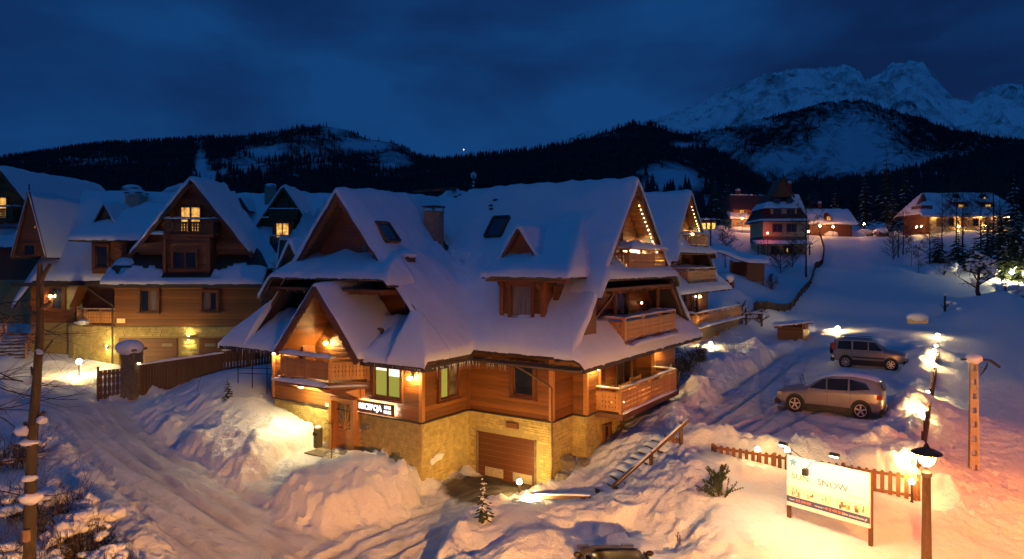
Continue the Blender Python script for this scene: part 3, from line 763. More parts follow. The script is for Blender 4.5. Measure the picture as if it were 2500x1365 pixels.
def rake(par, pts, mat=M_WOODD, w=.10, h=.3, name='barge_board', notch=True):
    m = MB()
    for a, b in zip(pts[:-1], pts[1:]):
        m.bar(Vector(a), Vector(b), w, h)
        if notch:   # carved lower edge
            a = Vector(a); b = Vector(b); L = (b - a).length; n = int(L / .3); d = (b - a).normalized()
            up = Vector((0, 0, 1)) - d * d.z; up.normalize()
            for i in range(n):
                c = a + d * (i + .5) * L / n - up * (h / 2 + .03)
                m.bar(c - d * .09, c + d * .09, w * .8, .1)
    return m.build(name, mat, par)
def chimney(par, x, y, z0, z1, w=.55, d=.8, capsnow=True, mat=None, name='chimney'):
    c = MB().box(-w / 2, w / 2, -d / 2, d / 2, z0, z1).build(name, mat or M_PLASTER, par, (x, y, 0))
    MB().box(-w / 2 - .06, w / 2 + .06, -d / 2 - .06, d / 2 + .06, z1 + .18, z1 + .25).build('chimney_cap', M_BLACK, c)
    m = MB()
    for sx_ in (-1, 1):
        for sy_ in (-1, 1):
            m.box(sx_ * w / 2 - .05 * (sx_ > 0) - (0 if sx_ > 0 else 0), sx_ * w / 2 + .05 * (sx_ < 0), sy_ * d / 2 - .05 * (sy_ > 0), sy_ * d / 2 + .05 * (sy_ < 0), z1, z1 + .18)
    m.build('cap_post', M_PLASTER, c)
    if capsnow:
        s = MB().ell((0, 0, z1 + .25), (w / 2 + .14, d / 2 + .14, .3), 14, 8, .08); s.build('snow', M_SNOW, c, smooth=True)
    return c
def wall_lamp(loc, ang, label, s=60, warm=(1, .62, .22), group='wall lamps on the chalets', r=.075):
    s = s * 6; t = thing('wall_lamp', label, 'lamp', loc, ang, group)
    MB().box(-.06, .06, -.03, .0, -.09, .09).build('back_plate', M_BLACK, t)
    MB().bar((0, -.02, .02), (0, -.16, .02), .03, .03).build('arm', M_BLACK, t)
    MB().ell((0, -.17, -.03), (r, r, r * 1.1), 10, 8).build('globe', emit('globe_%g_%g' % (s, warm[1]), warm, s), t, smooth=True)
    MB().lathe([(.01, .10), (.10, .045), (.105, .04)], (0, -.17, 0), 12).build('cover', M_BLACK, t)
    return t
# ------------------------------------------------------------------ main chalet (local x along the front to the right, y going back)
RA = -math.atan(1100 / 1650.)
AX, AY = (1030 - CX) / FOC * 27.5, 27.5
house = thing('timber_chalet', 'big timber chalet with stone base, garage and lit reception door under deep snow', 'house', (AX, AY, 0), RA)
def hp(x, y, z=0):      # house to world
    c, s = math.cos(RA), math.sin(RA); return (AX + c * x - s * y, AY + s * x + c * y, z)
KF = 1.235; KB = 1.03; RY = 8.6; RZ = 13.05; KW = 1.15; WX = -5.6; WZ = 12.55; EZ = 5.22
def body(v): return np.where(v < RY, RZ - KF * (RY - v), RZ - KB * (v - RY))
def wing(u): return WZ - KW * np.abs(u - WX)
def ease(z): return np.where(z < 7.0, 7.0 - (7.0 - z) * .82, z)
def roofh(u, v):
    b = np.minimum(body(v), RZ - KW * np.maximum(WX - u, 0) - .0)
    return ease(np.maximum(b, wing(u)))
sheet(house, -12.5, 5.7, .5, 16.3, roofh, T=.36, st=.1, mask=lambda X, Y: (Y >= 2.29) | (X <= .91), blur=5, seed=3, lump=.16,
      bare=lambda X, Y: ((np.abs(X + 4.6) < 1.6) & (np.abs(Y - 8.45) < .12 + .9 * fbm(X * 1.8, Y * 3, 3))) * 1.0 + (((X + 3.75) / .62) ** 2 + ((Y - 5.5) / .55) ** 2 < 1 + fbm(X * 3, Y * 3, 2)) * 1.0 + ((np.abs(X + 2.6) < .7) & (np.abs(Y - 5.35) < .05 + .5 * fbm(X * 2.2, Y * 4, 3))) * 1.0)
for xa, xb, ex in ((-1.0, .9, (0, 1, 1, 0)), (-12.5, -10.3, (1, 0, 1, 0))):
    sheet(house, xa, xb, -.9, .65, lambda u, v: np.minimum(ease(wing(u)) + .02, EZ + (v + .9) * 1.3), T=.36, st=.1, blur=2, seed=3, lump=.12, expose=ex)
# right gable end: mid skirt and lower skirt
sheet(house, 4.5, 5.95, 4.3, 13.5, lambda u, v: np.minimum(body(v) + .15, 8.62 + (5.95 - u) * .75), T=.28, st=.15, seed=7, expose=(0, 1, 1, 1), blur=2)
lowsk = lambda u, v: np.minimum(ease(body(v)) - .04, EZ + (6.2 - u) * 1.02)
sheet(house, 4.9, 6.2, 2.3, 16.3, lowsk, T=.30, st=.2, seed=9, expose=(0, 1, 1, 1), blur=2)
# left cross wing: mid skirt and lower skirt
sheet(house, -10.2, -1.7, -.25, 1.4, lambda u, v: np.minimum(wing(u) + .3, 8.62 + (v + .25) * .55), T=.32, st=.1, seed=11, expose=(1, 1, 1, 0), blur=2, lump=.16)
sheet(house, -10.5, -.9, -.9, 1.5, lambda u, v: EZ + (v + .9) * .57, T=.34, st=.1, seed=13, expose=(0, 0, 1, 0), blur=2,
      mask=lambda X, Y: (X < -7.35) | (X > -2.65) | (Y > .8))
# little front gable over the balcony
LGX = -4.97
sheet(house, LGX - 2.6, LGX + 2.6, -1.25, 1.9, lambda u, v: 8.3 - np.abs(u - LGX) * 1.14, T=.22, st=.1, seed=15, expose=(1, 1, 1, 0), blur=1, lump=.03)
# dormer on the front slope
dl, dr = .95, 5.15
def dorm(u, v): return np.minimum(np.minimum(8.72 + (v - 2.85) * .60, 8.72 + (u - dl) * 1.3), 8.72 + (dr - u) * 1.6)
sheet(house, dl, dr, 2.85, 7.5, dorm, T=.36, st=.1, seed=17, expose=(1, 1, 1, 0), blur=2, lump=.18)
# small triangular dormer gable above it
DX = 2.32
sheet(house, DX - 1.15, DX + 1.15, 3.65, 8.6, lambda u, v: 10.85 - np.abs(u - DX) * 1.5, T=.2, st=.1, seed=19, expose=(1, 1, 1, 0), blur=1, lump=.04)
gablewall(house, [(DX - 1.1, 3.95, 9.0), (DX + 1.1, 3.95, 9.0), (DX, 3.95, 10.7)], (0, -1, 0), .1, M_WOODD)
planks(house, (DX - 1.1, 3.94), (DX + 1.1, 3.94), 9.1, 10.5, lambda z, L: [(L / 2 - (10.7 - z) * .62, L / 2 + (10.7 - z) * .62)], M_WOODD, .18)
rake(house, [(DX - 1.17, 3.64, 9.05), (DX, 3.64, 10.78), (DX + 1.17, 3.64, 9.05)], h=.14, w=.06, notch=False)
# dormer body
wallbox(house, (1.7, 3.45), (3.7, 3.45), 6.3, 8.8, M_WOODD, 2.0)
planks(house, (1.7, 3.44), (3.7, 3.44), 6.75, 8.6, mat=M_WOOD, step=.2)
planks(house, (3.71, 3.45), (3.71, 5.3), 6.75, 8.6, mat=M_WOODD, step=.2)
for x_ in (1.66, 3.74): MB().box(x_ - .10, x_ + .10, 3.28, 3.5, 6.6, 8.6).build('corner_post', M_WOOD, house)
window(house, (1.7, 3.44), (3.7, 3.44), .50, 1.0, 6.98, 8.3, pane=[M_CURT], sashes=1, out=.14, casing=.15)
MB().box(dl + .1, dr - .1, 2.95, 3.45, 8.46, 8.56).build('soffit', M_WOODD, house)
for x_ in (1.75, 3.65): MB().bar((x_, 3.3, 8.1), (x_, 2.95, 8.45), .12, .14).build('bracket', M_WOODD, house)
# small gable on the left slope
sheet(house, -10.1, -8.3, .75, 4.5, lambda u, v: 10.3 - np.abs(u + 9.2) * 1.5, T=.30, st=.15, seed=21, expose=(1, 1, 1, 0), blur=1, lump=.04)
gablewall(house, [(-10.0, .9, 8.9), (-8.4, .9, 8.9), (-9.2, .9, 10.15)], (0, -1, 0), .2, M_WOODD)
# chimney, roof lights and vent on the front slope
chimney(house, -3.75, 5.15, 9.5, 11.85, .72, .72, capsnow=False, mat=plain('chimney_stone', (.23, .18, .13), .9, noise=.4, nscale=5, bump=.3))
def skylight(u, v, w, l, n=(0, -KF, 1), lift=.40):
    z = float(roofh(np.array(u), np.array(v))) + lift; n = Vector(n).normalized(); d = (Vector((0, 0, 1)) - n * n.z).normalized(); c = Vector((u, v, z)); s_ = d.cross(n).normalized()
    m = MB()
    for a in (-1, 1): m.bar(c + s_ * a * w / 2 - d * l / 2, c + s_ * a * w / 2 + d * l / 2, .10, .22, n)
    for a in (-1, 1): m.bar(c - s_ * w / 2 + d * a * l / 2, c + s_ * w / 2 + d * a * l / 2, .12, .22, n)
    s = m.build('roof_window', M_DECK, house)
    g = MB(); g.bar(c - d * l / 2 + n * .03, c + d * l / 2 + n * .03, w, .04, n); g.build('pane', M_BLUEP, s)
    return s
skylight(-3.61, 1.72, .85, 1.1, (KW, 0, 1)); skylight(-.9, 6.65, .95, 1.25)
v_ = MB().box(-3.15, -2.45, 1.85, 2.35, 9.0, 9.62).build('roof_vent', M_DECK, house); MB().ell((-2.8, 2.1, 9.66), (.55, .42, .22), 12, 8, .1).build('snow', M_SNOW, v_, smooth=True)
for (u, v) in ((-1.9, 7.9), (-2.0, 7.65), (-1.85, 7.5), (-3.0, 5.6), (-2.7, 5.5)):
    z = float(body(np.array(v))) + .34; MB().ell((u, v, z), (.16, .1, .07), 7, 5, .5).build('bare_tile_patch', M_DECK, house)
for k in range(9):
    u = -7.3 - k * .33 + random.random() * .2; v = 8.6 + .1 * random.random(); MB().ell((u + 2.0, RY - .1, RZ + .33), (.22, .12, .08), 7, 5, .5).build('bare_ridge_patch', M_DECK, house)
# --- right gable (faces +x)
GXW = 4.75
gp_ = lambda z: (RY - (RZ - z) / KF, RY + (RZ - z) / KB)
a0, a1 = gp_(9.3)
gablewall(house, [(GXW, a0 + .25, 9.1), (GXW, a1 - .25, 9.1), (GXW, RY, 12.75)], (1, 0, 0), .15, M_WOODD)
def gspan(z0y):
    def f(z, L):
        a, b = gp_(z + .32); return [(max(a - z0y, 0), min(b - z0y, L))]
    return f
planks(house, (GXW + .01, a0), (GXW + .01, a1), 9.3, 12.4, gspan(a0), M_WOOD, .22)
# wooden soffits seen from below
for (ya, za, yb, zb) in ((RY, RZ - .32, a0 - .1, 9.2), (RY, RZ - .32, a1 + .1, 9.2)):
    n = int(math.hypot(yb - ya, zb - za) / .2)
    for i in range(n):
        t0, t1 = i / n, (i + .93) / n
        MB().bar((GXW + .05, (ya + (yb - ya) * (t0 + t1) / 2), za + (zb - za) * (t0 + t1) / 2), (5.6, (ya + (yb - ya) * (t0 + t1) / 2), za + (zb - za) * (t0 + t1) / 2), .05 if False else .19, .03, up=(0, (zb - za) * (1 if yb > ya else -1) * -1, abs(yb - ya))).build('soffit_board', M_WOOD, house)
rake(house, [(5.62, a0 - .35, 8.72), (5.62, RY, RZ - .16)], h=.3); rake(house, [(5.62, RY, RZ - .16), (5.62, a1 + .55, 8.75)], h=.3)
window(house, (GXW, a0), (GXW, a1), 1.35, 1.7, 9.15, 10.75, pane=[M_GLASS, M_LITD], out=.07)
balcony(house, [(4.9, 7.6), (5.7, 7.6), (5.7, 11.9), (4.9, 11.9)], 8.95, .9, slabpoly=[(4.7, 7.5), (5.8, 7.5), (5.8, 12), (4.7, 12)], mat=M_WOODL, rail_snow=False, post_every=1.4)
lump_snow(house, (5.66, 7.5, 9.93), (5.66, 12.1, 9.93), .5, .30, 'rail_snow'); lump_snow(house, (4.8, 7.6, 9.93), (5.7, 7.6, 9.93), .4, .3, 'rail_snow')
# loggia of the right gable
b0, b1 = 3.9, 14.4
wallbox(house, (4.1, b0), (4.1, b1), 5.6, 8.3, M_WOODD, .2)
planks(house, (4.11, b0), (4.11, b1), 5.75, 8.3, mat=M_WOOD, step=.22)
MB().box(4.1, 5.75, 4.6, 13.2, 8.05, 8.18).build('soffit', M_WOOD, house)
for j_ in range(12): MB().bar((4.2, 4.9 + j_ * .74, 8.0), (5.85, 4.9 + j_ * .74, 8.0), .1, .12).build('rafter', M_WOODD, house)
MB().box(4.0, 5.0, 3.4, 14.8, 5.62, 5.78).build('loggia_floor', M_WOODD, house)
rake(house, [(5.63, 3.25, 6.5), (5.63, 4.75, 8.2)], h=.22, notch=False); rake(house, [(5.63, 13.0, 8.2), (5.63, 14.9, 6.5)], h=.3, notch=False)
MB().prism([(4.1, 3.3, 6.2), (4.1, 4.75, 8.1), (4.1, 4.75, 6.2)], (1.4, 0, 0)).build('loggia_side', M_WOODD, house)
window(house, (4.11, b0), (4.11, b1), 1.6, .8, 5.95, 7.8, pane=[M_BLUEP], sashes=1, out=.08)
window(house, (4.11, b0), (4.11, b1), 5.3, 1.5, 5.95, 7.8, pane=[M_BLUEP, M_GLASS], out=.08)
MB().bar((5.1, 4.2, 6.2), (5.1, 7.4, 7.9), .09, .1).build('brace', M_WOODD, house)
for y_ in (7.6, 12.9): MB().box(4.95, 5.08, y_ - .07, y_ + .07, 5.8, 8.05).build('loggia_post', M_WOODD, house)
balcony(house, [(4.9, 6.55), (5.95, 6.55), (5.95, 12.75), (4.9, 12.75)], 5.82, .98, slabpoly=[(4.7, 6.4), (6.1, 6.4), (6.1, 12.9), (4.7, 12.9)], post_every=2.0, snow=.05)
lump_snow(house, (6.18, 6.6, 5.62), (6.18, 12.6, 5.62), .4, .16, 'ledge_snow')
# --- upper gable of the cross wing (faces the drive)
GY_ = 1.35
sp_ = lambda z: (WX - (WZ - z) / KW, WX + (WZ - z) / KW)
c0, c1 = sp_(9.2)
gablewall(house, [(c0 + .2, GY_, 8.9), (c1 - .2, GY_, 8.9), (WX, GY_, 12.2)], (0, -1, 0), .15, M_WOODD)
planks(house, (c0, GY_ - .01), (c1, GY_ - .01), 8.95, 12.0, lambda z, L: [(sp_(z + .35)[0] - c0, sp_(z + .35)[1] - c0)], M_WOODD, .2)
for k, (x_, r_) in enumerate(((-4.55, .17), (-4.15, .11))):
    MB().tube([(x_, GY_ - .07, 9.95), (x_, GY_ - .11, 9.95)], r_, 16).build('round_vent', M_GREY, house)
rake(house, [(c0 - .3, .56, 8.85), (WX, .56, WZ - .18)], h=.3); rake(house, [(WX, .56, WZ - .18), (c1 + .3, .56, 8.85)], h=.3)
MB().tube([(WX, .6, WZ + .3), (WX - .35, .6, WZ + 1.2)], .012, 5).build('antenna', M_BLACK, house)
# loggia of the cross wing
wallbox(house, (-9.2, 2.2), (-2.4, 2.2), 6.0, 8.6, M_WOODD, .2); wallbox(house, (-10.4, 2.2), (-1.3, 2.2), 6.0, 7.3, M_WOODD, .2)
planks(house, (-10.0, 2.19), (-1.2, 2.19), 6.4, 8.4, lambda z, L: [(max(.1, (z - 6.9) * .8 + .3), L - max(.1, (z - 6.9) * .8 + .2))], M_WOODD, .2)
MB().box(-9.6, -2.1, -.1, 2.2, 8.0, 8.12).build('soffit', M_WOODD, house)
for j_ in range(13): MB().bar((-9.4 + j_ * .6, -.2, 7.95), (-9.4 + j_ * .6, 2.1, 7.95), .1, .12).build('rafter', M_WOODD, house)
rake(house, [(-1.55, .52, 8.0), (-.45, .52, 6.75)], h=.2, w=.08, notch=False); rake(house, [(-9.6, .52, 8.0), (-10.8, .52, 6.6)], h=.25, notch=False)
MB().box(-10.5, -1.0, .9, 2.3, 6.3, 6.42).build('loggia_floor', M_WOODD, house)
lump_snow(house, (-2.9, 1.3, 6.4), (-1.4, 1.3, 6.4), 1.0, .25, 'ledge_snow')
window(house, (-10, 2.19), (-1.2, 2.19), 7.3, .7, 6.6, 8.0, pane=[M_BLUEP], sashes=1, out=.07)
window(house, (-10, 2.19), (-1.2, 2.19), 1.2, 1.2, 6.6, 8.0, pane=[M_GLASS, M_GLASS], out=.07)
# --- balcony niche under the little gable
NY = .75
nsp = lambda z: (LGX - (8.1 - z) / 1.14, LGX + (8.1 - z) / 1.14)
planks(house, (LGX - 3, NY), (LGX + 3, NY), 4.15, 7.75, lambda z, L: [(max(nsp(z + .1)[0] - LGX + 3, .55), min(nsp(z + .1)[1] - LGX + 3, L - .55))], M_WOOD, .2)
gablewall(house, [(LGX - 2.5, NY + .06, 4.0), (LGX + 2.5, NY + .06, 4.0), (LGX + 2.5, NY + .06, 5.3), (LGX, NY + .06, 8.15), (LGX - 2.5, NY + .06, 5.3)], (0, -1, 0), .1, M_WOODD)
for s_ in (-1, 1):
    n = 16
    for i in range(n):
        t0 = (i + .5) / n; x_ = LGX + s_ * 2.55 * t0; z_ = 8.1 - 1.14 * 2.55 * t0
        MB().bar((x_, -1.1, z_), (x_, NY, z_), .24, .03, up=(s_ * 1.14, 0, 1)).build('soffit_board', M_WOOD, house)
rake(house, [(LGX - 2.65, -1.3, 5.16), (LGX, -1.3, 8.18)], h=.26, w=.08); rake(house, [(LGX, -1.3, 8.18), (LGX + 2.65, -1.3, 5.16)], h=.26, w=.08)
door_ = window(house, (LGX - 3, NY), (LGX + 3, NY), 3.9, 1.2, 4.3, 6.3, pane=[M_LITD, M_LITG], out=.08, sill=False)
# side walls of niche
wallbox(house, (LGX + 2.45, -.02), (LGX + 2.45, .8), 4.1, 5.4, M_WOOD, .12); wallbox(house, (LGX - 2.45, .8), (LGX - 2.45, -.02), 4.1, 5.4, M_WOOD, .12)
pp = [(-7.55, .0), (-7.35, -1.15), (-4.15, -1.15), (-3.05, .0)]
balcony(house, pp, 4.16, .98, slabpoly=[(-7.7, .7), (-7.5, -1.3), (-4.05, -1.3), (-2.85, .0), (-2.85, .7)], slab=.3, post_every=1.55, snow=.12, rail_snow=False)
lump_snow(house, (-7.5, -1.15, 5.2), (-4.0, -1.15, 5.2), .34, .2, 'rail_snow')
lump_snow(house, (-7.6, -1.38, 4.0), (-4.1, -1.38, 4.0), .34, .18, 'ledge_snow'); lump_snow(house, (-4.1, -1.38, 4.0), (-2.9, -.15, 4.0), .2, .06, 'ledge_snow')
for x_ in (-7.2, -5.3, -3.45): MB().prism([(x_, -.2, 3.4), (x_, -1.1, 3.84), (x_, -.2, 3.84)], (.14, 0, 0)).build('balcony_bracket', M_WOODL, house)
MB().box(-7.2, -3.2, -.25, .0, 3.45, 3.84).build('balcony_beam', M_WOODL, house)
# --- walls: outline of the two storeys
BZ = 2.77
OUT = [(-9.4, 0), (0, 0), (0, 3.1), (4.3, 3.1), (4.3, 4.85), (4.96, 4.85), (4.96, 6.05), (4.0, 6.05), (4.0, 12.4), (4.96, 12.4), (4.96, 15.4), (-11.5, 15.4), (-11.5, 2.2), (-9.4, 2.2)]
c_ = OUT + [OUT[0]]
for i in range(len(c_) - 1):
    a, b = c_[i], c_[i + 1]
    vis = i in (0, 1, 2, 3, 4, 5, 6, 7, 8, 9, 12, 13) or True
    top = 5.35 if i not in (0,) else 4.12
    wallbox(house, a, b, BZ, 5.4 if i != 0 else 4.1, M_WOODD, .2)
    if i in (0, 1, 2, 3, 4, 5, 6, 7, 8, 9): planks(house, a, b, BZ + .02, 4.12 if i == 0 else 5.4, mat=M_WOOD, step=.2, depth=.055)
# upper band of front wall beside the niche
for a, b in (((-9.4, 0), (LGX - 2.5, 0)), ((LGX + 2.5, 0), (0, 0))):
    wallbox(house, a, b, 4.12, 5.4, M_WOODD, .2); planks(house, a, b, 4.12, 5.4, mat=M_WOOD, step=.2, depth=.055)
holes = {0: [(4.35, 5.75, 0, 3.3)], 2: [(.45, 3.65, -1, 1.98), (2.05, 2.75, 2.22, 2.5)]}
for i in (0, 1, 2, 3, 4, 5, 6, 7, 8, 9):
    a, b = c_[i], c_[i + 1]
    wallbox(house, a, b, -.6, BZ - .02, M_MORTAR, .3, 'stone_base')
    stones(house, a, b, -.2, BZ - .05, holes=holes.get(i, []))
    P0, d_, n_, an_ = frame(a, b); L_ = (Vector((b[0], b[1], 0)) - P0).length
    MB().bar(P0 + n_ * .05 + Vector((0, 0, BZ - .02)) - d_ * .03, P0 + d_ * (L_ + .03) + n_ * .05 + Vector((0, 0, BZ - .02)), .14, .06).build('drip_board', M_DECK, house)
for i in (10, 11, 12): wallbox(house, c_[i], c_[i + 1], -.6, BZ - .02, M_MORTAR, .3, 'stone_base')
for (x_, y_) in ((0, 0), (4.3, 3.1), (4.96, 4.85), (-9.4, 0), (4.96, 6.05), (4.96, 12.4)):
    MB().box(x_ - .08, x_ + .10, y_ - .10, y_ + .08, BZ + .03, 5.3).build('corner_board', M_WOODL, house)
MB().box(.0, .14, 2.96, 3.06, BZ + .03, 5.3).build('corner_board', M_WOODD, house)
MB().box(-12.3, .75, -.85, .0, 5.0, 5.06).build('soffit', M_WOODD, house) if False else None
# eaves: fascia and soffit lines
for a, b in (((.9, 2.3), (6.2, 2.3)), ((6.2, 2.3), (6.2, 16.3)), ((.9, -.9), (.9, 2.3)), ((-2.6, -.9), (.9, -.9)), ((-12.5, -.9), (-8.5, -.9))):
    MB().bar((a[0], a[1], EZ - .10), (b[0], b[1], EZ - .10), .05, .24).build('fascia_board', M_DECK, house)
MB().box(4.97, 6.15, 2.4, 16.2, 5.30, 5.36).build('soffit', M_WOOD, house) if False else None
for i_ in range(20): MB().bar((4.3, 3.0 + i_ * .66, 5.16), (6.1, 3.0 + i_ * .66, 5.16), .09, .12).build('rafter', M_WOODL, house)
for i_ in range(7): MB().bar((1.3 + i_ * .66, 2.4, 5.14), (1.3 + i_ * .66, 3.1, 5.14), .09, .12).build('rafter', M_WOODL, house)
icicles(house, (.93, -.5, EZ - .1), (.93, 2.3, EZ - .1), 45, .45); icicles(house, (.9, 2.28, EZ - .1), (2.6, 2.28, EZ - .1), 30, .35); icicles(house, (-12.2, -.92, EZ - .1), (-8.8, -.92, EZ - .1), 26, .35); icicles(house, (-1.9, -.92, EZ - .1), (.8, -.92, EZ - .1), 22, .3)
# windows of the wood storey
window(house, (-9.4, 0), (0, 0), 6.85, 1.5, 3.62, 5.0, pane=[M_LITG, M_LITG], out=.10, casing=.13)
for x_, w_ in ((6.85 + .06, .63), (7.6 + .06, .63)): MB().box(-9.4 + x_, -9.4 + x_ + w_, -.097, -.093, 4.72, 4.94).build('blind_gap', M_LITW, house) if w_ and x_ < 7 else MB().box(-9.4 + x_, -9.4 + x_ + w_, -.097, -.093, 4.52, 4.94).build('blind_gap', M_LITW, house)
window(house, (0, 0), (0, 3.1), 1.0, 1.15, 3.55, 5.0, pane=[M_LITG, M_LITD], out=.10, casing=.13)
window(house, (0, 3.1), (4.3, 3.1), 2.5, .98, 3.72, 5.02, pane=[M_GLASS], sashes=1, out=.10, casing=.16)
window(house, (4.96, 4.85), (4.96, 6.05), .35, .001 + .5, 3.5, 3.52, pane=[M_GLASS], sashes=1) if False else None
window(house, (4.0, 6.05), (4.0, 12.4), .5, 1.7, 2.85, 4.95, pane=[M_LITD, M_GLASS], out=.08, sill=False)
window(house, (4.0, 6.05), (4.0, 12.4), 3.6, 1.9, 2.85, 4.95, pane=[M_BLUEP, M_GLASS], out=.08, sill=False)
window(house, (4.96, 6.05), (4.96, 12.4), .3, .55, .95, 2.0, pane=[M_GLASS], sashes=1, out=.08)
wallbox(house, (4.96, 6.1), (4.96, 12.4), -.6, BZ - .02, M_MORTAR, .3, 'stone_base'); stones(house, (4.96, 6.05), (4.96, 12.4), -.2, BZ - .1)
# terrace balcony
balcony(house, [(4.95, 5.75), (6.15, 5.75), (6.15, 12.3), (4.95, 12.3)], 2.78, 1.05, slabpoly=[(4.0, 5.6), (6.3, 5.6), (6.3, 12.45), (4.0, 12.45)], slab=.2, post_every=1.7, snow=.03, bw=.15)
lump_snow(house, (6.22, 5.8, 2.8), (6.22, 12.3, 2.8), .15, .1, 'ledge_snow')
# reception door in its frame
dr_ = MB(); dr_.box(-.78, -.60, -.35, .06, -.1, 2.35).box(.60, .78, -.35, .06, -.1, 2.35).box(-.60, .60, -.35, .06, 2.2, 2.35)
door = dr_.build('door', M_WOODL, house, (-4.35, -.04, .98))
lf = MB().box(-.6, .6, -.06, -.01, 0, .95).box(-.6, -.48, -.06, -.01, .95, 2.2).box(.48, .6, -.06, -.01, .95, 2.2).box(-.48, .48, -.06, -.01, 2.05, 2.2).build('door_leaf', M_WOODL, door)
MB().box(-.48, .48, -.035, -.025, .95, 2.05).build('pane', M_LITD, door)
ry = MB()
for a_ in (20, 48, 75, 90, 105, 132, 160):
    r_ = 1.08 if 60 < a_ < 120 else (.8 if 40 < a_ < 140 else .5)
    ry.bar((0, -.06, .98), (r_ * math.cos(math.radians(a_)) * .95, -.06, .98 + r_ * math.sin(math.radians(a_))), .04, .035, up=(0, 1, 0))
ry.ell((0, -.07, .97), (.09, .04, .09), 10, 6); ry.build('sunray_bars', M_WOODL, door)
for k in range(5): MB().box(-.56, .56, -.075, -.06, .06 + k * .175, .06 + k * .175 + .155).build('door_board', M_WOODL, door)
MB().bar((.5, -.12, .85), (.5, -.12, 1.05), .03, .03).build('handle', M_GREY, door)
MB().box(-.46, -.34, -.045, -.04, 1.0, 1.16).build('sticker', emit('sticker', (.6, .12, .14), .15), door)
# garage door in its opening
g = MB()
gd = g.box(0, .06, -.1, .05, -.15, 1.9).box(3.0, 3.06, -.1, .05, -.15, 1.9).build('garage_door', M_STONED, house, (.5, 3.13, 0))
for k in range(8): MB().box(.065, 2.995, -.04, .0, -.12 + k * .25, -.12 + k * .25 + .243).build('door_panel', plain('garage_wood', (.095, .032, .012), .45, noise=.2, nscale=3, stretch=(1, 8, 8), rnd=.06), gd)
for x_ in (.45, 1.9): MB().box(x_, x_ + .95, -.055, -.042, .0, .38).build('vent_panel', M_CONC, gd)
MB().box(2.1, 2.7, 3.0, 3.09, 2.25, 2.47).build('vent_grille', M_WOODD, house)
# down pipe at the front corner, gutter line
MB().tube([(3.1, 2.25, 5.05), (3.2, 2.4, 4.95), (4.25, 2.95, 4.25), (4.36, 3.0, 4.15), (4.36, 3.0, .2)], .045, 8).build('down_pipe', M_COPPER, house)
MB().tube([(.95, 2.22, 5.12), (6.15, 2.2, 5.1)], .06, 8).build('gutter', M_COPPER, house)
# patches of plastered snow on the side wall
MB().ell((.06, 1.0, 1.15), (.05, .35, .16), 9, 6, .5).ell((.06, .65, 1.05), (.05, .2, .14), 8, 6, .5).build('thrown_snow', M_SNOW, house, smooth=True)
MB().box(4.2, 4.45, 5.9, 6.1, 5, 5.1) if False else None
# paved patio in front of the door
pt = MB(); 
for i_ in range(4):
    for j_ in range(2):
        MB().box(-.29, .29, -.29, .29, -.06, 0).build('paving_slab', M_STONED if (i_ + j_) % 3 else M_CONC, house, (-5.3 + i_ * .6, -.45 - j_ * .6, 1.02 - .02 * j_))
# --- things fixed to or standing by the chalet
wl = lambda x, y, z, a, lab, s=110, **k: wall_lamp(hp(x, y, z), RA + a, lab, s, **k)
wl(-9.05, -.1, 5.0, 0, 'glowing wall lamp at the far left corner of the reception front, above the ramp railing')
wl(-6.35, NY - .1, 5.55, 0, 'bright wall lamp inside the little gabled balcony above the reception door')
wl(-.45, -.1, 4.6, 0, 'glowing wall lamp between the lit blinds window and the house corner')
wl(5.05, 5.45, 4.75, math.pi / 2, 'glowing wall lamp at the near end of the ground terrace, above the garage side slope')
wl(5.05, 12.8, 4.85, math.pi / 2, 'glowing wall lamp at the far end of the ground terrace, by the dark covered barbecue')
wl(GXW + .12, 10.6, 9.95, math.pi / 2, 'wall lamp lighting the topmost gable balcony of the big chalet', 260)
wl(4.22, 12.2, 7.2, math.pi / 2, 'faint wall lamp deep in the middle loggia of the big chalet', 5, warm=(1, .5, .2), r=.05)
sg = thing('reception_sign', 'dark illuminated sign reading RECEPCJA beside the reception door', 'sign', hp(-2.45, -.16, 3.1), RA)
MB().box(-1.08, 1.08, -.03, .03, -.24, .24).build('sign_panel', plain('sign_face', (.14, .08, .06), .5), sg)
MB().box(-1.05, 1.05, .035, .05, -.21, .21).build('backlight', emit('sign_back', (1, .88, .62), 55), sg)
def text(par, s, size, loc, rot, mat, ext=.006, align='CENTER', sx=1.0, name='lettering', off=0.0):
    cu = bpy.data.curves.new(name, 'FONT'); cu.body = s; cu.size = size; cu.extrude = ext; cu.align_x = align; cu.align_y = 'CENTER'; cu.offset = .0
    o = bpy.data.objects.new(name, cu); COL.objects.link(o); o.parent = par; o.location = loc; o.rotation_euler = rot; o.scale = (sx, 1, 1)
    cu.offset = max(0, off); cu.resolution_u = 3
    bpy.context.view_layer.update()
    me = bpy.data.meshes.new_from_object(o.evaluated_get(bpy.context.evaluated_depsgraph_get())); me.name = name
    me.materials.clear(); me.materials.append(mat)
    for p_ in me.polygons: p_.material_index = 0
    bpy.data.objects.remove(o); bpy.data.curves.remove(cu)
    return _fin(obj(name, me, par, loc), rot, sx)
def _fin(o, rot, sx):
    o.rotation_euler = rot; o.scale = (sx, 1, 1); return o
M_LET = emit('letter_glow', (1, .9, .85), 2.2)
text(sg, 'RECEPCJA', .34, (-.30, -.04, 0), (math.pi / 2, 0, 0), M_LET, .012, sx=.9, off=.008)
text(sg, 'LIPKI', .17, (.72, -.04, .10), (math.pi / 2, 0, 0), M_LET, .01, off=.004)
text(sg, 'PARK', .17, (.72, -.04, -.10), (math.pi / 2, 0, 0), M_LET, .01, off=.004)
fl = thing('flood_light', 'small grey box floodlight on the stone wall right of the reception door', 'lamp', hp(-2.95, -.12, 2.25), RA)
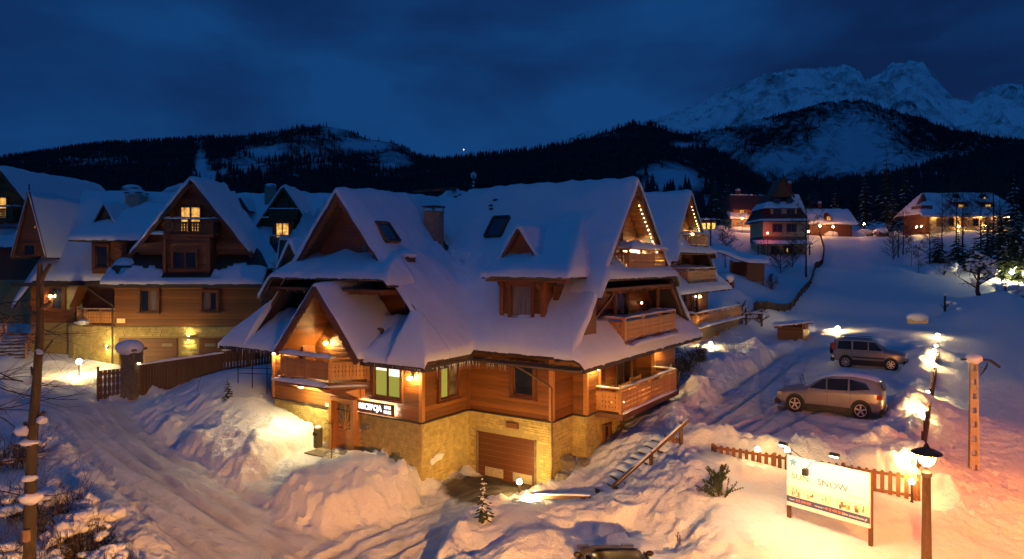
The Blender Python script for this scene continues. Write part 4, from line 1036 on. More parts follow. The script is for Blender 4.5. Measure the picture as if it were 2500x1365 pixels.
MB().box(-.14, .14, -.25, -.04, -.1, .1).build('housing', M_GREY, fl); MB().box(-.11, .11, -.262, -.252, -.075, .075).build('lens', M_CURT, fl); MB().box(-.05, .05, -.04, .06, -.03, .03).build('bracket', M_BLACK, fl)
hn = tag(MB().box(-.16, .16, -.02, .02, -.07, .07).build('house_number_plate', M_WHITE, None, hp(-5.5, -.1, 2.86), RA), 'small white number plate on the wall left of the reception door', 'sign')
ut = tag(MB().tube([(0, -.1, 0), (0, -.1, .02)], .0, 3).build('door_bell', M_WHITE, None, hp(-3.45, -.08, 2.0), RA), 'small white door bell right of the reception door frame', 'bell')
ut.data = MB().box(-.04, .04, -.03, .0, -.06, .06).mesh('door_bell', M_WHITE)
lb = thing('litter_bin', 'grey cylindrical litter bin with ashtray left of the reception door', 'bin', hp(-5.75, -.45, 1.0), RA)
MB().lathe([(.0, 0), (.19, 0), (.2, .02), (.2, .82), (.17, .86), (0, .87)], n=18).build('body', plain('bin_paint', (.12, .12, .07), .5), lb, smooth=False)
MB().box(-.12, .12, -.206, -.15, .55, .7).build('opening', M_BLACK, lb); MB().ell((0, 0, .9), (.14, .14, .07), 10, 6, .2).build('snow', M_SNOW, lb, smooth=True)
# downlight added out of sight under the balcony to brighten the entrance
dlm = thing('added_entrance_lamp', 'added unseen lamp under the balcony brightening the reception entrance', 'lamp', hp(-6.3, -.95, 3.72), RA)
MB().lathe([(0, 0), (.14, 0), (.15, .05), (0, .06)], n=14).build('housing', M_WHITE, dlm); MB().lathe([(0, -.012), (.11, -.01), (.12, -.002)], n=14).build('diffuser', emit('entrance_fill', (1, .74, .32), 1400), dlm)
bq = thing('covered_barbecue', 'dark hooded barbecue cover standing beyond the far end of the ground terrace', 'barbecue', hp(5.5, 13.6, H(*hp(5.5, 13.6)[:2])), RA)
MB().lathe([(.3, 0), (.36, .5), (.42, .8), (.38, 1.05), (.2, 1.2), (.17, 1.35), (.05, 1.45), (0, 1.46)], n=12).build('cover', M_BLACK, bq, smooth=True)
# terrace bench and table
def bench(loc, rz, label, cat='bench'):
    b = thing('wooden_bench', label, cat, loc, rz, 'wooden seats on the ground terrace')
    for k in range(3): MB().box(-.7, .7, -.2 + k * .14, -.08 + k * .14, .42, .45).build('seat_slat', M_WOODL, b)
    for k in range(2): MB().box(-.7, .7, .22, .25, .55 + k * .17, .68 + k * .17).build('back_slat', M_WOODL, b)
    for x_ in (-.6, .6):
        MB().box(x_ - .04, x_ + .04, .2, .26, 0, .9).build('leg', M_WOODL, b); MB().box(x_ - .04, x_ + .04, -.2, -.14, 0, .42).build('leg', M_WOODL, b)
    return b
bench(hp(5.1, 10.3, 2.79), RA + math.pi / 2, 'wooden bench on the ground terrace, nearer the far lamp')
bench(hp(5.0, 8.2, 2.79), RA - math.pi / 2, 'wooden bench on the ground terrace, behind the middle of the rail')
tb = thing('wooden_table', 'wooden table between the benches on the ground terrace', 'table', hp(5.2, 9.2, 2.79), RA)
for k in range(4): MB().box(-.35 + k * .18, -.19 + k * .18, -.6, .6, .72, .75).build('top_slat', M_WOODL, tb)
for x_ in (-.3, .3):
    for y_ in (-.5, .5): MB().box(x_ - .03, x_ + .03, y_ - .03, y_ + .03, 0, .72).build('leg', M_WOODL, tb)
# string of little lights along the top gable
def light_string(par_loc, pts, n, label, s=30):
    t = thing('light_string', label, 'string lights', par_loc[0], par_loc[1]); w = MB(); bl = MB()
    pv = [Vector(p) for p in pts]; w.tube(pv, .008, 4, cap=False); w.build('cable', M_BLACK, t)
    for i in range(n):
        u = (i + .5) / n * (len(pv) - 1); k = int(u); c = pv[k].lerp(pv[k + 1], u - k) - Vector((0, 0, .04))
        MB().ell(c, (.022, .022, .03), 6, 4).build('bulb', emit('fairy', (1, .7, .3), s), t)
light_string(((AX, AY, 0), RA), [(5.58, RY + .4, 12.1), (5.58, RY + 1.2, 11.3), (5.58, RY + 2.0, 10.5), (5.58, RY + 2.8, 9.75)], 13, 'string of small warm lights along the top gable edge of the big chalet')
# ------------------------------------------------------------------ the second chalet of the same kind, behind on the right
e2 = thing('timber_chalet', 'snowy timber chalet right behind the big one, with lit top gable and long terrace', 'house', hp(-6.1, 25.3, 2.0), RA)
def ep(x, y, z=0):
    q = hp(x - 6.1, y + 25.3); return (q[0], q[1], z + 2.0)
sheet(e2, -9, 5.7, 2.3, 16.3, lambda u, v: ease(body(v)), T=.34, st=.3, blur=2, seed=31)
sheet(e2, 4.5, 6.2, 3.9, 13.9, lambda u, v: np.minimum(body(v) + .15, 8.1 + (6.2 - u) * 1.0), T=.32, st=.2, seed=33, expose=(0, 1, 1, 1))
sheet(e2, 4.9, 6.8, 2.3, 16.3, lambda u, v: np.minimum(ease(body(v)) - .04, 4.9 + (6.8 - u) * 1.0), T=.30, st=.25, seed=35, expose=(0, 1, 1, 1))
gablewall(e2, [(GXW, a0 + .25, 9.1), (GXW, a1 - .25, 9.1), (GXW, RY, 12.75)], (1, 0, 0), .15, M_WOODD)
planks(e2, (GXW + .01, a0), (GXW + .01, a1), 9.3, 12.4, gspan(a0), M_WOOD, .3)
for (ya, za, yb, zb) in ((RY, RZ - .32, a0 - .1, 9.2), (RY, RZ - .32, a1 + .1, 9.2)):
    MB().bar((5.2, ya, za), (5.2, yb, zb), .9, .03, up=(0, (zb - za) * (-1 if yb > ya else 1), abs(yb - ya))).build('soffit', M_WOOD, e2)
rake(e2, [(5.62, a0 - .35, 8.72), (5.62, RY, RZ - .16)], h=.3, notch=False); rake(e2, [(5.62, RY, RZ - .16), (5.62, a1 + .55, 8.75)], h=.3, notch=False)
window(e2, (GXW, a0), (GXW, a1), 1.3, 1.5, 9.15, 10.9, out=.07)
balcony(e2, [(4.9, 8.0), (5.9, 8.0), (5.9, 12.2), (4.9, 12.2)], 8.7, .95, slabpoly=[(4.7, 7.9), (6.0, 7.9), (6.0, 12.3), (4.7, 12.3)], snow=.12, bw=.2)
wallbox(e2, (4.1, 3.9), (4.1, 14.4), 5.4, 8.3, M_WOODD); planks(e2, (4.11, 3.9), (4.11, 14.4), 5.6, 8.2, mat=M_WOOD, step=.33)
for a_ in (1.8, 4.6, 7.2): window(e2, (4.11, 3.9), (4.11, 14.4), a_, 1.3, 5.75, 7.7, pane=[M_GLASS, M_BLUEP], out=.08, sill=False)
rake(e2, [(5.63, 3.25, 6.5), (5.63, 4.75, 8.2)], h=.22, notch=False); rake(e2, [(5.63, 13.0, 8.2), (5.63, 14.9, 6.5)], h=.3, notch=False)
MB().box(4.1, 6.0, 4.2, 13.8, 7.95, 8.05).build('soffit', M_WOODL, e2)
MB().bar((5.4, 4.3, 6.7), (5.4, 7.4, 7.9), .09, .1).build('brace', M_WOODL, e2); MB().box(4.95, 5.08, 7.5, 7.64, 5.6, 7.95).build('loggia_post', M_WOODD, e2)
balcony(e2, [(4.9, 6.0), (6.35, 6.0), (6.35, 13.0), (4.9, 13.0)], 5.75, 1.0, slabpoly=[(4.7, 5.9), (6.5, 5.9), (6.5, 13.1), (4.7, 13.1)], snow=.08, bw=.2)
for a, b in (((-9, 3.1), (4.96, 3.1)), ((4.96, 3.1), (4.96, 15.4)), ((4.96, 15.4), (-9, 15.4))):
    wallbox(e2, a, b, 2.4, 5.2, M_WOODD)
planks(e2, (4.96, 3.1), (4.96, 15.4), 2.5, 5.1, mat=M_WOOD, step=.3)
for a_ in (2.0, 4.6, 7.6): window(e2, (4.96, 3.1), (4.96, 15.4), a_, 1.4, 2.7, 4.7, pane=[M_GLASS, M_BLUEP], out=.08, sill=False)
balcony(e2, [(4.9, 4.2), (7.6, 4.2), (7.6, 16.6)], 2.35, 1.0, slabpoly=[(4.7, 4.0), (7.8, 4.0), (7.8, 16.8), (4.7, 16.8)], slab=.25, snow=.14, bw=.2)
lump_snow(e2, (7.75, 4.1, 2.3), (7.75, 16.7, 2.3), .5, .24, 'ledge_snow')
bs_ = wallbox(e2, (7.4, 4.5), (7.4, 16.5), -1.5, 2.1, M_MORTAR, 2.4, 'terrace_base')
stones(e2, (7.41, 4.5), (7.41, 16.5), -.6, 2.05, mat=plain('grey_cladding', (.24, .20, .14), .85, noise=.3, nscale=4, bump=.3), h=.2, lmin=.4, lmax=1.0)
wallbox(e2, (0, 4.4), (7.4, 4.4), -1.5, 2.1, M_MORTAR, .3, 'terrace_base')
wallbox(e2, (4.96, 3.1), (4.96, 15.4), -1.5, 2.35, M_MORTAR, .3, 'stone_base'); wallbox(e2, (-9, 3.1), (4.96, 3.1), -1.5, 2.4, M_PLASTER, .3, 'stone_base')
for a_ in (5.0, 8.4): window(e2, (7.42, 4.5), (7.42, 16.5), a_, .42, .3, 1.5, pane=[M_LIT], sashes=1, out=.09)
MB().box(-3, -1.8, 2.95, 3.09, -.5, 1.8).build('store_door', M_WOODD, e2)
wall_lamp(ep(GXW + .15, 10.9, 9.75), RA + math.pi / 2, 'bright wall lamp in the top gable of the chalet behind', 150)
wall_lamp(ep(5.05, 12.4, 4.3), RA + math.pi / 2, 'bright wall lamp by the terrace windows of the chalet behind', 150)
light_string((ep(0, 0, 0), RA), [(5.58, RY + .4, 12.1), (5.58, RY + 1.8, 10.7), (5.58, RY + 2.8, 9.75)], 10, 'string of small warm lights along the top gable edge of the chalet behind')

# ------------------------------------------------------------------ chalets seen from the front (left side of the street)
def front_chalet(root, AZ=12.6, half=3.85, gz=7.8, eave=5.6, EW=5.0, body_x=(-13, 6.2), body_ridge_y=7.5, RZb=12.3, seed=41, st=.25, front_lit=M_LIT, lowpanes=None, wallr=4.85, bare=None, det=1, cut=False):
    k = (AZ - gz) / half
    GW = .9
    def gh(x, y): return AZ - k * np.abs(x)
    def bh(x, y): 
        z = np.where(y < body_ridge_y, RZb - 1.15 * (body_ridge_y - y), RZb - 1.15 * (y - body_ridge_y))
        z = z - np.maximum(body_x[0] + 1.5 - x, 0) * 1.3 - np.maximum(x - (body_x[1] if body_x[1] < 5.3 else 0), 0) * 3
        z = np.where((x > 5.4) & (z < 8.6), 8.6 - (8.6 - z) * .0 - .0, z)
        return z
    def tot(x, y):
        g = gh(x, y)
        if cut: g = np.where(x > 0, np.minimum(g, AZ - (y - (5.6 - .75 * x)) * 2.6), np.where(y > 5.6, AZ - k * np.abs(x) - (y - 5.6) * 2.0, g))
        return np.maximum(g, bh(x, y))
    ey = body_ridge_y - (RZb - eave) / 1.15
    sheet(root, body_x[0], body_x[1] if body_x[1] > 5.3 else 5.3, .3, body_ridge_y * 2 - ey, tot, T=.34, st=st, blur=2, seed=seed,
          mask=lambda X, Y: ((Y >= ey - .01) & ((X < 5.5) | (Y > body_ridge_y - (RZb - 8.6) / 1.15 - .01)) | ((np.abs(X) <= half + .25))))
    # lower skirt in front of the gable
    def low(x, y): return np.minimum(eave + (y + .9) * 1.05, gh(x, y) + (np.abs(x) > half) * .0 + .4 + np.maximum(np.abs(x) - half, 0) * (k - 1.15))
    sheet(root, -EW - .2, EW + .2, -.9, 1.4, low, T=.26, st=.16, blur=1, seed=seed + 3, expose=(1, 1, 1, 0), bare=bare, lump=.05)
    gablewall(root, [(-half, GW, gz), (half, GW, gz), (0, GW, AZ - .3)], (0, -1, 0), .15, M_WOODD)
    planks(root, (-half, GW - .01), (half, GW - .01), gz - .3, AZ - .6, lambda z, L: [(max(0, L / 2 - (AZ - z - .3) / k), min(L, L / 2 + (AZ - z - .3) / k))], M_WOOD, .24 if det else .4)
    rake(root, [(-half - .3, .32, gz - .45), (0, .32, AZ - .2)], h=.34, notch=False); rake(root, [(0, .32, AZ - .2), (half + .3, .32, gz - .45)], h=.34, notch=False)
    wallbox(root, (-wallr, 0), (wallr, 0), 2.75, eave + .1, M_WOODD); wallbox(root, (wallr, 0), (wallr, 10), 2.75, eave, M_WOODD); wallbox(root, (-wallr, 3), (-wallr, 0), 2.75, eave, M_WOODD)
    wallbox(root, (-wallr, 0), (wallr, 0), -1, 2.73, M_MORTAR, .3, 'stone_base'); wallbox(root, (wallr, 0), (wallr, 10), -1, 2.73, M_MORTAR, .3, 'stone_base')
    if det:
        planks(root, (-wallr, -.01), (wallr, -.01), 2.77, eave + .05, mat=M_WOOD, step=.22)
    # upper balcony with its door
    window(root, (-half, GW - .01), (half, GW - .01), half - .9, 1.35, gz + 1.15, gz + 2.95, pane=[front_lit, front_lit], out=.07, sill=False)
    balcony(root, [(-1.4, .85), (-1.4, -.3), (1.75, -.3), (1.75, .85)], gz + 1.05, .95, slabpoly=[(-1.5, .9), (-1.5, -.4), (1.85, -.4), (1.85, .9)], slab=.22, mat=M_WOODB if det else M_WOODD, snow=.12, bw=.17)
    lump_snow(root, (-2.3, -.2, gz + 1.03), (-1.45, -.2, gz + 1.03), .5, .2, 'ledge_snow')
def long_stone(root, a, b, z0, z1, holes=()): return stones(root, a, b, z0, z1, mat=M_STONE, holes=holes, h=.13, lmin=.3, lmax=.8)
BX, BY, BZg = -21.55, 45.0, 2.3
hb = thing('timber_chalet', 'long timber chalet on the left with lit gable balcony and brown garage doors', 'house', (BX, BY, BZg), 0)
def bareB(X, Y):
    n = fbm(X * .9, Y * 5, 3) * 1.4
    return ((np.abs(X) > 1.4) & (Y > .02 + n * 1.1)) * 1.0 + ((np.abs(X - .2) < 2.1 + 3 * n) & (Y > -.62)) * 1.0 + ((np.hypot(X + 2.75, (Y - .1) * 2) < .3) * 1.0)
front_chalet(hb, bare=bareB, seed=41, cut=True)
# lower bay with its window, between the bare patches of the skirt
wallbox(hb, (-1.3, -.35), (1.6, -.35), 6.3, 8.6, M_WOODD, 1.2); planks(hb, (-1.3, -.36), (1.6, -.36), 6.4, 8.3, mat=M_WOOD, step=.24)
window(hb, (-1.3, -.36), (1.6, -.36), .55, 1.5, 6.6, 7.7, pane=[M_GLASS, M_GLASS], out=.08)
for x_ in (-1.3, 1.6): MB().box(x_ - .1, x_ + .1, -.6, -.3, 6.3, 8.5).build('corner_post', M_WOODD, hb)
planks(hb, (-3.7, .3), (-1.4, .3), 7.65, 8.3, mat=M_WOOD, step=.2); planks(hb, (1.75, .3), (3.7, .3), 7.65, 8.3, mat=M_WOOD, step=.2)
window(hb, (-4.85, -.01), (4.85, -.01), 1.75, 1.1, 3.75, 5.15, pane=[M_GLASS, M_CURT], out=.1, casing=.15)
window(hb, (-4.85, -.01), (4.85, -.01), 5.85, .95, 3.8, 5.0, pane=[M_CURT, M_GLASS], out=.1, casing=.15)
long_stone(hb, (-4.85, -.01), (4.85, -.01), .1, 2.7, holes=[(.2, 4.4, -1, 1.95), (5.55, 9.6, -1, 1.95)])
for x_, w_ in ((-4.6, 3.9), (.75, 3.9)):
    gdo = MB().box(0, w_, .02, .08, -.2, 1.93).build('garage_door', M_WOODD, hb, (x_, -.08, 0))
    for k_ in range(7): MB().box(.03, w_ - .03, -.03, .015, -.15 + k_ * .3, .13 + k_ * .3).build('door_panel', M_WOODD, gdo)
    MB().box(.4, 1.1, -.05, -.035, 1.4, 1.6).build('small_sign', M_CONC, gdo); MB().box(2.9, 3.6, -.05, -.035, 1.4, 1.6).build('small_sign', M_CONC, gdo)
MB().tube([(-6.5, -.6, 5.4), (-5.0, -.3, 4.2), (-4.98, -.15, 4.1), (-4.98, -.15, .2)], .06, 8).build('down_pipe', M_COPPER, hb)
MB().tube([(5.5, -.6, 5.4), (4.95, -.2, 4.6), (4.95, -.2, 3.2)], .06, 8).build('down_pipe', M_COPPER, hb)
MB().box(-4.7, -4.15, -.12, -.08, 2.95, 3.25).build('number_plate', emit('plate', (.9, .6, .25), .25), hb)
for a, b in (((-5.2, -.92), (5.2, -.92)), ((-13, 1.66), (-5.3, 1.66))): MB().bar((*a, 5.45), (*b, 5.45), .06, .26).build('fascia_board', M_DECK, hb)
# porch part on the left: set back wall, slanted balcony niche
wallbox(hb, (-12.3, 2.6), (-4.85, 2.6), 2.75, 5.6, M_WOODD); planks(hb, (-12.3, 2.59), (-9.1, 2.59), 2.8, 5.4, mat=M_WOOD, step=.24)
wallbox(hb, (-12.3, 2.6), (-4.85, 2.6), -1, 2.73, M_MORTAR, .4, 'stone_base')
long_stone(hb, (-8.2, .9), (-4.85, .0), -.6, 2.7); wallbox(hb, (-8.9, 1.4), (-4.85, .02), -1, 2.68, M_MORTAR, .6, 'stone_base'); long_stone(hb, (-9.6, 2.5), (-8.2, .9), -.6, 2.7)
balcony(hb, [(-8.9, 2.4), (-7.3, .75), (-4.95, .25)], 2.8, 1.0, slabpoly=[(-9.1, 2.6), (-7.4, .6), (-4.85, .1), (-4.85, 2.6)], mat=M_WOODL, snow=.02, bw=.2, post_every=1.3)
lump_snow(hb, (-9.0, 2.3, 2.75), (-7.4, .55, 2.75), .25, .12, 'ledge_snow'); MB().box(-7.6, -7.0, .3, .9, 2.8, 3.0).ell((-7.3, .55, 3.0), (.35, .3, .14), 8, 5, .2).build('ledge_snow', M_SNOW, hb)
window(hb, (-12.3, 2.59), (-4.85, 2.59), 1.5, .75, 3.7, 5.2, pane=[M_GLASS], sashes=1, out=.1); window(hb, (-12.3, 2.59), (-4.85, 2.59), 2.5, 1.2, 3.6, 5.25, pane=[lit_mat('dim_yellow', (.12, .10, .02), (.40, .30, .06), .6)], sashes=1, out=.1)
for x_ in (-9.2, -4.95): MB().box(x_ - .15, x_ + .15, .3 if x_ > -6 else 2.3, .6 if x_ > -6 else 2.6, 2.8, 5.5).build('porch_post', M_WOOD, hb)
MB().prism([(-8.9, 1.5, 5.4), (-7.9, .9, 5.4), (-8.9, 1.5, 3.9)], (.1, 1.0, 0)).build('knee_brace', M_WOODD, hb)
# left dormer and narrow gable
sheet(hb, -8.6, -3.6, .9, 6.0, lambda x, y: np.minimum(8.55 + (y - .9) * .5, 8.55 + (x + 8.6) * 1.2), T=.42, st=.2, seed=47, expose=(1, 1, 1, 0), lump=.15)
wallbox(hb, (-7.4, 1.6), (-5.0, 1.6), 6.2, 8.5, M_WOODD, 2.0); planks(hb, (-7.4, 1.59), (-5.0, 1.59), 6.4, 8.4, mat=M_WOODD, step=.24)
window(hb, (-7.4, 1.59), (-5, 1.59), .35, .8, 6.7, 8.1, pane=[M_GLASS], sashes=1, out=.12, casing=.15)
sheet(hb, -8.3, -6.1, 2.6, 7.0, lambda x, y: 11.1 - np.abs(x + 7.2) * 1.9, T=.26, st=.18, seed=49, expose=(1, 1, 1, 0), lump=.03)
gablewall(hb, [(-7.85, 2.75, 9.3), (-6.55, 2.75, 9.3), (-7.2, 2.75, 10.9)], (0, -1, 0), .1, M_WOODD)
ng = math.radians(-38)
sheet(hb, -12.6, -10.4, 1.2, 8.0, lambda x, y: 11.75 - np.abs(x + 11.5) * 4.0 + np.minimum(0, (y - 1.2)) * .0, T=.16, st=.12, seed=51, expose=(1, 1, 1, 0), lump=.01)
gablewall(hb, [(-12.45, 1.4, 7.4), (-10.55, 1.4, 7.4), (-11.5, 1.4, 11.6)], (0, -1, 0), .2, M_WOODD)
planks(hb, (-12.5, 1.39), (-10.5, 1.39), 7.4, 11.3, lambda z, L: [(L / 2 - (11.6 - z) / 4.4, L / 2 + (11.6 - z) / 4.4)], M_WOODD, .25)
rake(hb, [(-12.65, 1.2, 7.3), (-11.5, 1.2, 11.8), (-10.35, 1.2, 7.3)], h=.18, w=.08, notch=False)
window(hb, (-12.5, 1.39), (-10.5, 1.39), .6, .8, 7.5, 8.2, pane=[M_GLASS], sashes=1, out=.06)
MB().prism([(-11.2, 1.3, 9.35), (-10.95, 1.3, 9.35), (-11.0, 1.3, 9.75)], (0, .02, 0)).build('gable_pane', emit('gpane', (.8, .25, .05), .5), hb)
MB().lathe([(.05, 0), (.03, .3), (.06, .35), (0, .5)], (-11.5, 1.25, 11.9), 8).build('finial', M_BLACK, hb)
chimney(hb, -6.9, 6.2, 9.8, 12.0, 1.1, 1.1); chimney(hb, -8.6, 8.6, 11.2, 12.6, 1.2, 1.0); chimney(hb, -2.9, 8.2, 11.8, 13.1, .9, .9)
lump_snow(hb, (-6.2, 8.9, 12.5), (-3.2, 8.9, 13.0), .9, .5, 'ridge_snow')
def lamp2(loc, lab, s=60, **k): return wall_lamp(loc, 0, lab, s, **k)
lamp2((BX - 10.75, BY + 2.45, BZg + 4.65), 'glowing wall lamp beside the porch window of the left chalet', 90)
def updown(loc, lab, s=60):
    t = thing('wall_lamp', lab, 'lamp', loc, 0, 'wall lamps on the chalets')
    MB().box(-.05, .05, -.1, 0, -.03, .03).build('bracket', M_GREY, t)
    MB().lathe([(.06, -.12), (.06, .12)], (0, -.14, 0), 12).build('body', M_GREY, t)
    for z_ in (-.122, .122): MB().lathe([(0, z_), (.055, z_)], (0, -.14, 0), 10).build('lens', emit('updown_%g' % s, (1, .72, .25), s * 3), t)
updown((BX - 5.3, BY - .12, BZg + 1.35), 'up and down wall lamp on the stone corner left of the brown garage doors', 260)
updown((BX + .1, BY - .12, BZg + 2.0), 'up and down wall lamp on the stone pier between the two brown garage doors', 260)
# outside steps of the left chalet
stp = thing('outside_staircase', 'snowy outside steps with wooden railing at the left chalet entrance', 'stairs', (-33.2, 44.6, 2.9), math.radians(20))
for k in range(8):
    s_ = MB().box(-.9, .9, k * .35, k * .35 + .34, k * .19, k * .19 + .08).build('step', M_WOODB, stp); lump_snow(s_, (-.85, k * .35 + .22, k * .19 + .08), (.85, k * .35 + .22, k * .19 + .08), .18, .05)
for x_ in (-.95, .95):
    MB().bar((x_, 0, .95), (x_, 2.8, 2.5), .06, .1).build('hand_rail', M_WOODL, stp); MB().bar((x_, 0, .5), (x_, 2.8, 2.05), .05, .08).build('rail', M_WOODL, stp)
    for k in range(4): MB().box(x_ - .05, x_ + .05, k * .9, k * .9 + .1, k * .49, k * .49 + 1.0).build('post', M_WOODL, stp)

hc = thing('timber_chalet', 'distant timber chalet between the roofs, with a lit window under its gable balcony', 'house', (-27.2, 80, 5.8), 0)
front_chalet(hc, half=3.3, gz=7.7, EW=4.6, body_x=(-10, 4.6), RZb=12.3, seed=61, st=.35, front_lit=M_GLASS, det=0)
window(hc, (-3.3, -.2), (3.3, -.2), 2.7, 1.5, 6.2, 8.1, pane=[M_LIT, M_LIT], out=.15); wallbox(hc, (-1.1, -.2), (1.4, -.2), 6, 8.6, M_WOODD, 1)
balcony(hc, [(-1.0, -.3), (-1.0, -1.1), (1.6, -1.1), (1.6, -.3)], 5.5, 1.0, slabpoly=[(-1.1, 0), (-1.1, -1.2), (1.7, -1.2), (1.7, 0)], mat=M_WOODB, bw=.25, snow=.1)
chimney(hc, -3.6, 6.2, 10.5, 13.0, 1.2, .9, mat=M_CONC)
sheet(hc, -7.3, -5.1, 2.9, 7.4, lambda x, y: 11.6 - np.abs(x + 6.2) * 1.6, T=.3, st=.25, seed=63, expose=(1, 1, 1, 0)); gablewall(hc, [(-7.1, 3.0, 9.8), (-5.3, 3.0, 9.8), (-6.2, 3.0, 11.4)], (0, -1, 0), .1, M_WOODD)
hd = thing('timber_chalet', 'timber chalet cut by the left edge, with a lit window behind its balcony', 'house', (-44.4, 58, 5.0), 0)
front_chalet(hd, half=4.6, gz=7.0, EW=6.2, body_x=(-9, 5.4), RZb=12.6, seed=71, st=.35, body_ridge_y=8.5, det=0, wallr=5.6,
             bare=lambda X, Y: (((Y > .1 + fbm(X * .8, Y * 6, 3)) & (np.abs(fbm(X * .4, Y * 4, 2)) < .13)) * 1.0))

# ------------------------------------------------------------------ far houses
def pbox(root, px0, px1, py0, py1, Y, y0, y1, mat, name, zr):
    s = Y / FOC; return MB().box((px0 - CX) * s - root.location.x, (px1 - CX) * s - root.location.x, y0, y1, CH - (py1 - HY) * s - zr, CH - (py0 - HY) * s - zr).build(name, mat, root)
def frustum(root, name, b, t, z0, z1, mat):   # b, t = (x0,x1,y0,y1)
    m = MB(); m.add([(b[0], b[2], z0), (b[1], b[2], z0), (b[1], b[3], z0), (b[0], b[3], z0), (t[0], t[2], z1), (t[1], t[2], z1), (t[1], t[3], z1), (t[0], t[3], z1)],
                    [(3, 2, 1, 0), (4, 5, 6, 7), (0, 1, 5, 4), (1, 2, 6, 5), (2, 3, 7, 6), (3, 0, 4, 7)])
    return m.build(name, mat, root)
fy = thing('yellow_house', 'tall yellow house with red roof and snowy tiers beside the field fence', 'house', (48.0, 120, 10.3), math.radians(-4))
frustum(fy, 'wall', (-3.3, 4.2, 0, 8), (-3.3, 4.2, 0, 8), -1, 3.6, M_YELLOW)
frustum(fy, 'stone_band', (-3.4, 4.3, -.1, 8), (-3.4, 4.3, -.1, 8), 2.55, 3.55, M_STONED)
sheet(fy, -5.0, 4.6, -1.7, .3, lambda x, y: 2.2 + (y + 1.7) * .25, T=.35, st=.4, seed=81); 
for x_ in (-4.6, -1.5, 1.5, 4.2): MB().box(x_ - .1, x_ + .1, -1.5, -1.3, -1, 2.1).build('porch_post', M_WOODD, fy)
frustum(fy, 'wall', (-3.4, 4.3, -.1, 8), (-3.4, 4.3, -.1, 8), 3.6, 6.3, M_YELLOW)
frustum(fy, 'roof', (-4.3, 4.6, -.7, 8.8), (-3.0, 3.4, .5, 7.6), 6.15, 8.6, M_REDROOF)
frustum(fy, 'snow', (-4.4, 4.7, -.8, 8.9), (-3.6, 3.9, -.05, 8), 6.3, 7.1, M_SNOW)
frustum(fy, 'wall', (-2.0, 2.5, .0, 7), (-2.0, 2.5, .0, 7), 6.9, 8.5, M_YELLOW)
frustum(fy, 'roof', (-3.3, 3.1, -.5, 8), (-1.4, 1.7, 1.5, 6.5), 8.5, 11.0, M_REDROOF)
frustum(fy, 'snow', (-3.4, 3.2, -.6, 8), (-2.5, 2.4, .35, 7), 8.55, 9.75, M_SNOW)
frustum(fy, 'snow', (2.35, 4.6, .5, 8.5), (1.9, 3.4, 1.6, 6.5), 7.3, 11.2, M_SNOW)
gablewall(fy, [(-1.3, .2, 10.6), (1.8, .2, 10.6), (.25, .2, 14.0)], (0, -1, 0), 6, M_WOODD)
rake(fy, [(-1.6, 0, 10.4), (.25, 0, 14.2), (2.1, 0, 10.4)], mat=M_REDROOF, h=.3, notch=False)
chimney(fy, 2.1, 3, 10.8, 13.2, .9, .9, mat=M_REDROOF)
for (x_, z0, z1, w_, y_) in ((-1.7, 4.4, 5.7, 1.5, -.1), (.7, 4.4, 5.7, 1.6, -.1), (-1.5, 7.15, 8.35, 1.2, .0), (.8, 7.15, 8.35, 1.2, .0), (-1.9, .6, 1.8, 1.2, 0), (.4, .6, 1.8, 1.2, 0)):
    window(fy, (-3.4, y_), (4.3, y_), x_ + 3.4, w_, z0, z1, pane=[M_BLUEP, M_BLUEP], out=.05, casing=.1)
window(fy, (-3.4, -.1), (4.3, -.1), 4.0, .35, .7, 1.5, pane=[M_LIT], sashes=1, out=.12)
for x_ in (-.95, 1.2): MB().box(x_ - .5, x_ + .5, -.25, .2, 9.5, 10.3).build('roof_window', M_BLUEP, fy)
gy = thing('red_roofed_house', 'house with a dark red roof and orange lit front left of the tall yellow house', 'house', (52.5, 150, 16.0), 0)
frustum(gy, 'wall', (-3.8, 5, 0, 8), (-3.8, 5, 0, 8), -1, 3.1, M_PLASTER)
sheet(gy, -4.4, 0.2, -.8, 1.2, lambda x, y: 2.9 + (y + .8) * .8, T=.35, st=.4, seed=83); sheet(gy, 1.2, 4.2, -.8, 1.2, lambda x, y: 2.6 + (y + .8) * .8, T=.35, st=.4, seed=84)
frustum(gy, 'wall', (-3.2, 4.5, .6, 8), (-3.2, 4.5, .6, 8), 3.1, 5.0, M_WOOD)
frustum(gy, 'roof', (-3.9, 6, -.2, 9), (-3.2, 6, 3.5, 5), 5.0, 8.6, M_REDROOF)
gablewall(gy, [(.4, -.6, 2.4), (3.2, -.6, 2.4), (1.8, -.6, 6.2)], (0, -1, 0), 4, M_WOOD); rake(gy, [(.2, -.7, 2.3), (1.8, -.7, 6.4), (3.4, -.7, 2.3)], mat=M_WOODD, h=.25, notch=False)
for a_, b_, z_ in ((-3, 1.5, 8.5), (1.2, 5.6, 8.4)): lump_snow(gy, (a_, 4, z_), (b_, 4, z_ - .1), 1.2, .3, 'ridge_snow')
chimney(gy, -1.0, 4, 8, 9.5, .9, .9, mat=M_REDROOF); window(gy, (-3.2, .6), (4.5, .6), 1.4, 1.0, 3.9, 4.9, pane=[M_LIT, M_LIT], out=.08)
window(gy, (-3.8, 0), (5, 0), 1.2, 1.1, .6, 2.0, pane=[M_CURT, M_CURT], out=.08); window(gy, (-3.8, 0), (5, 0), 4.5, 1.1, .6, 2.0, pane=[M_CURT, M_CURT], out=.08)
wh = thing('low_building', 'low building with a yellow lit glass front between the bare trees', 'building', (44.5, 155, 16.4), 0)
frustum(wh, 'wall', (-3.5, 2.4, 0, 5), (-3.5, 2.4, 0, 5), -1, 2.4, M_WOODD); sheet(wh, -4, 3, -.8, 5, lambda x, y: 2.6 + .05 * y, T=.35, st=.6, seed=85)
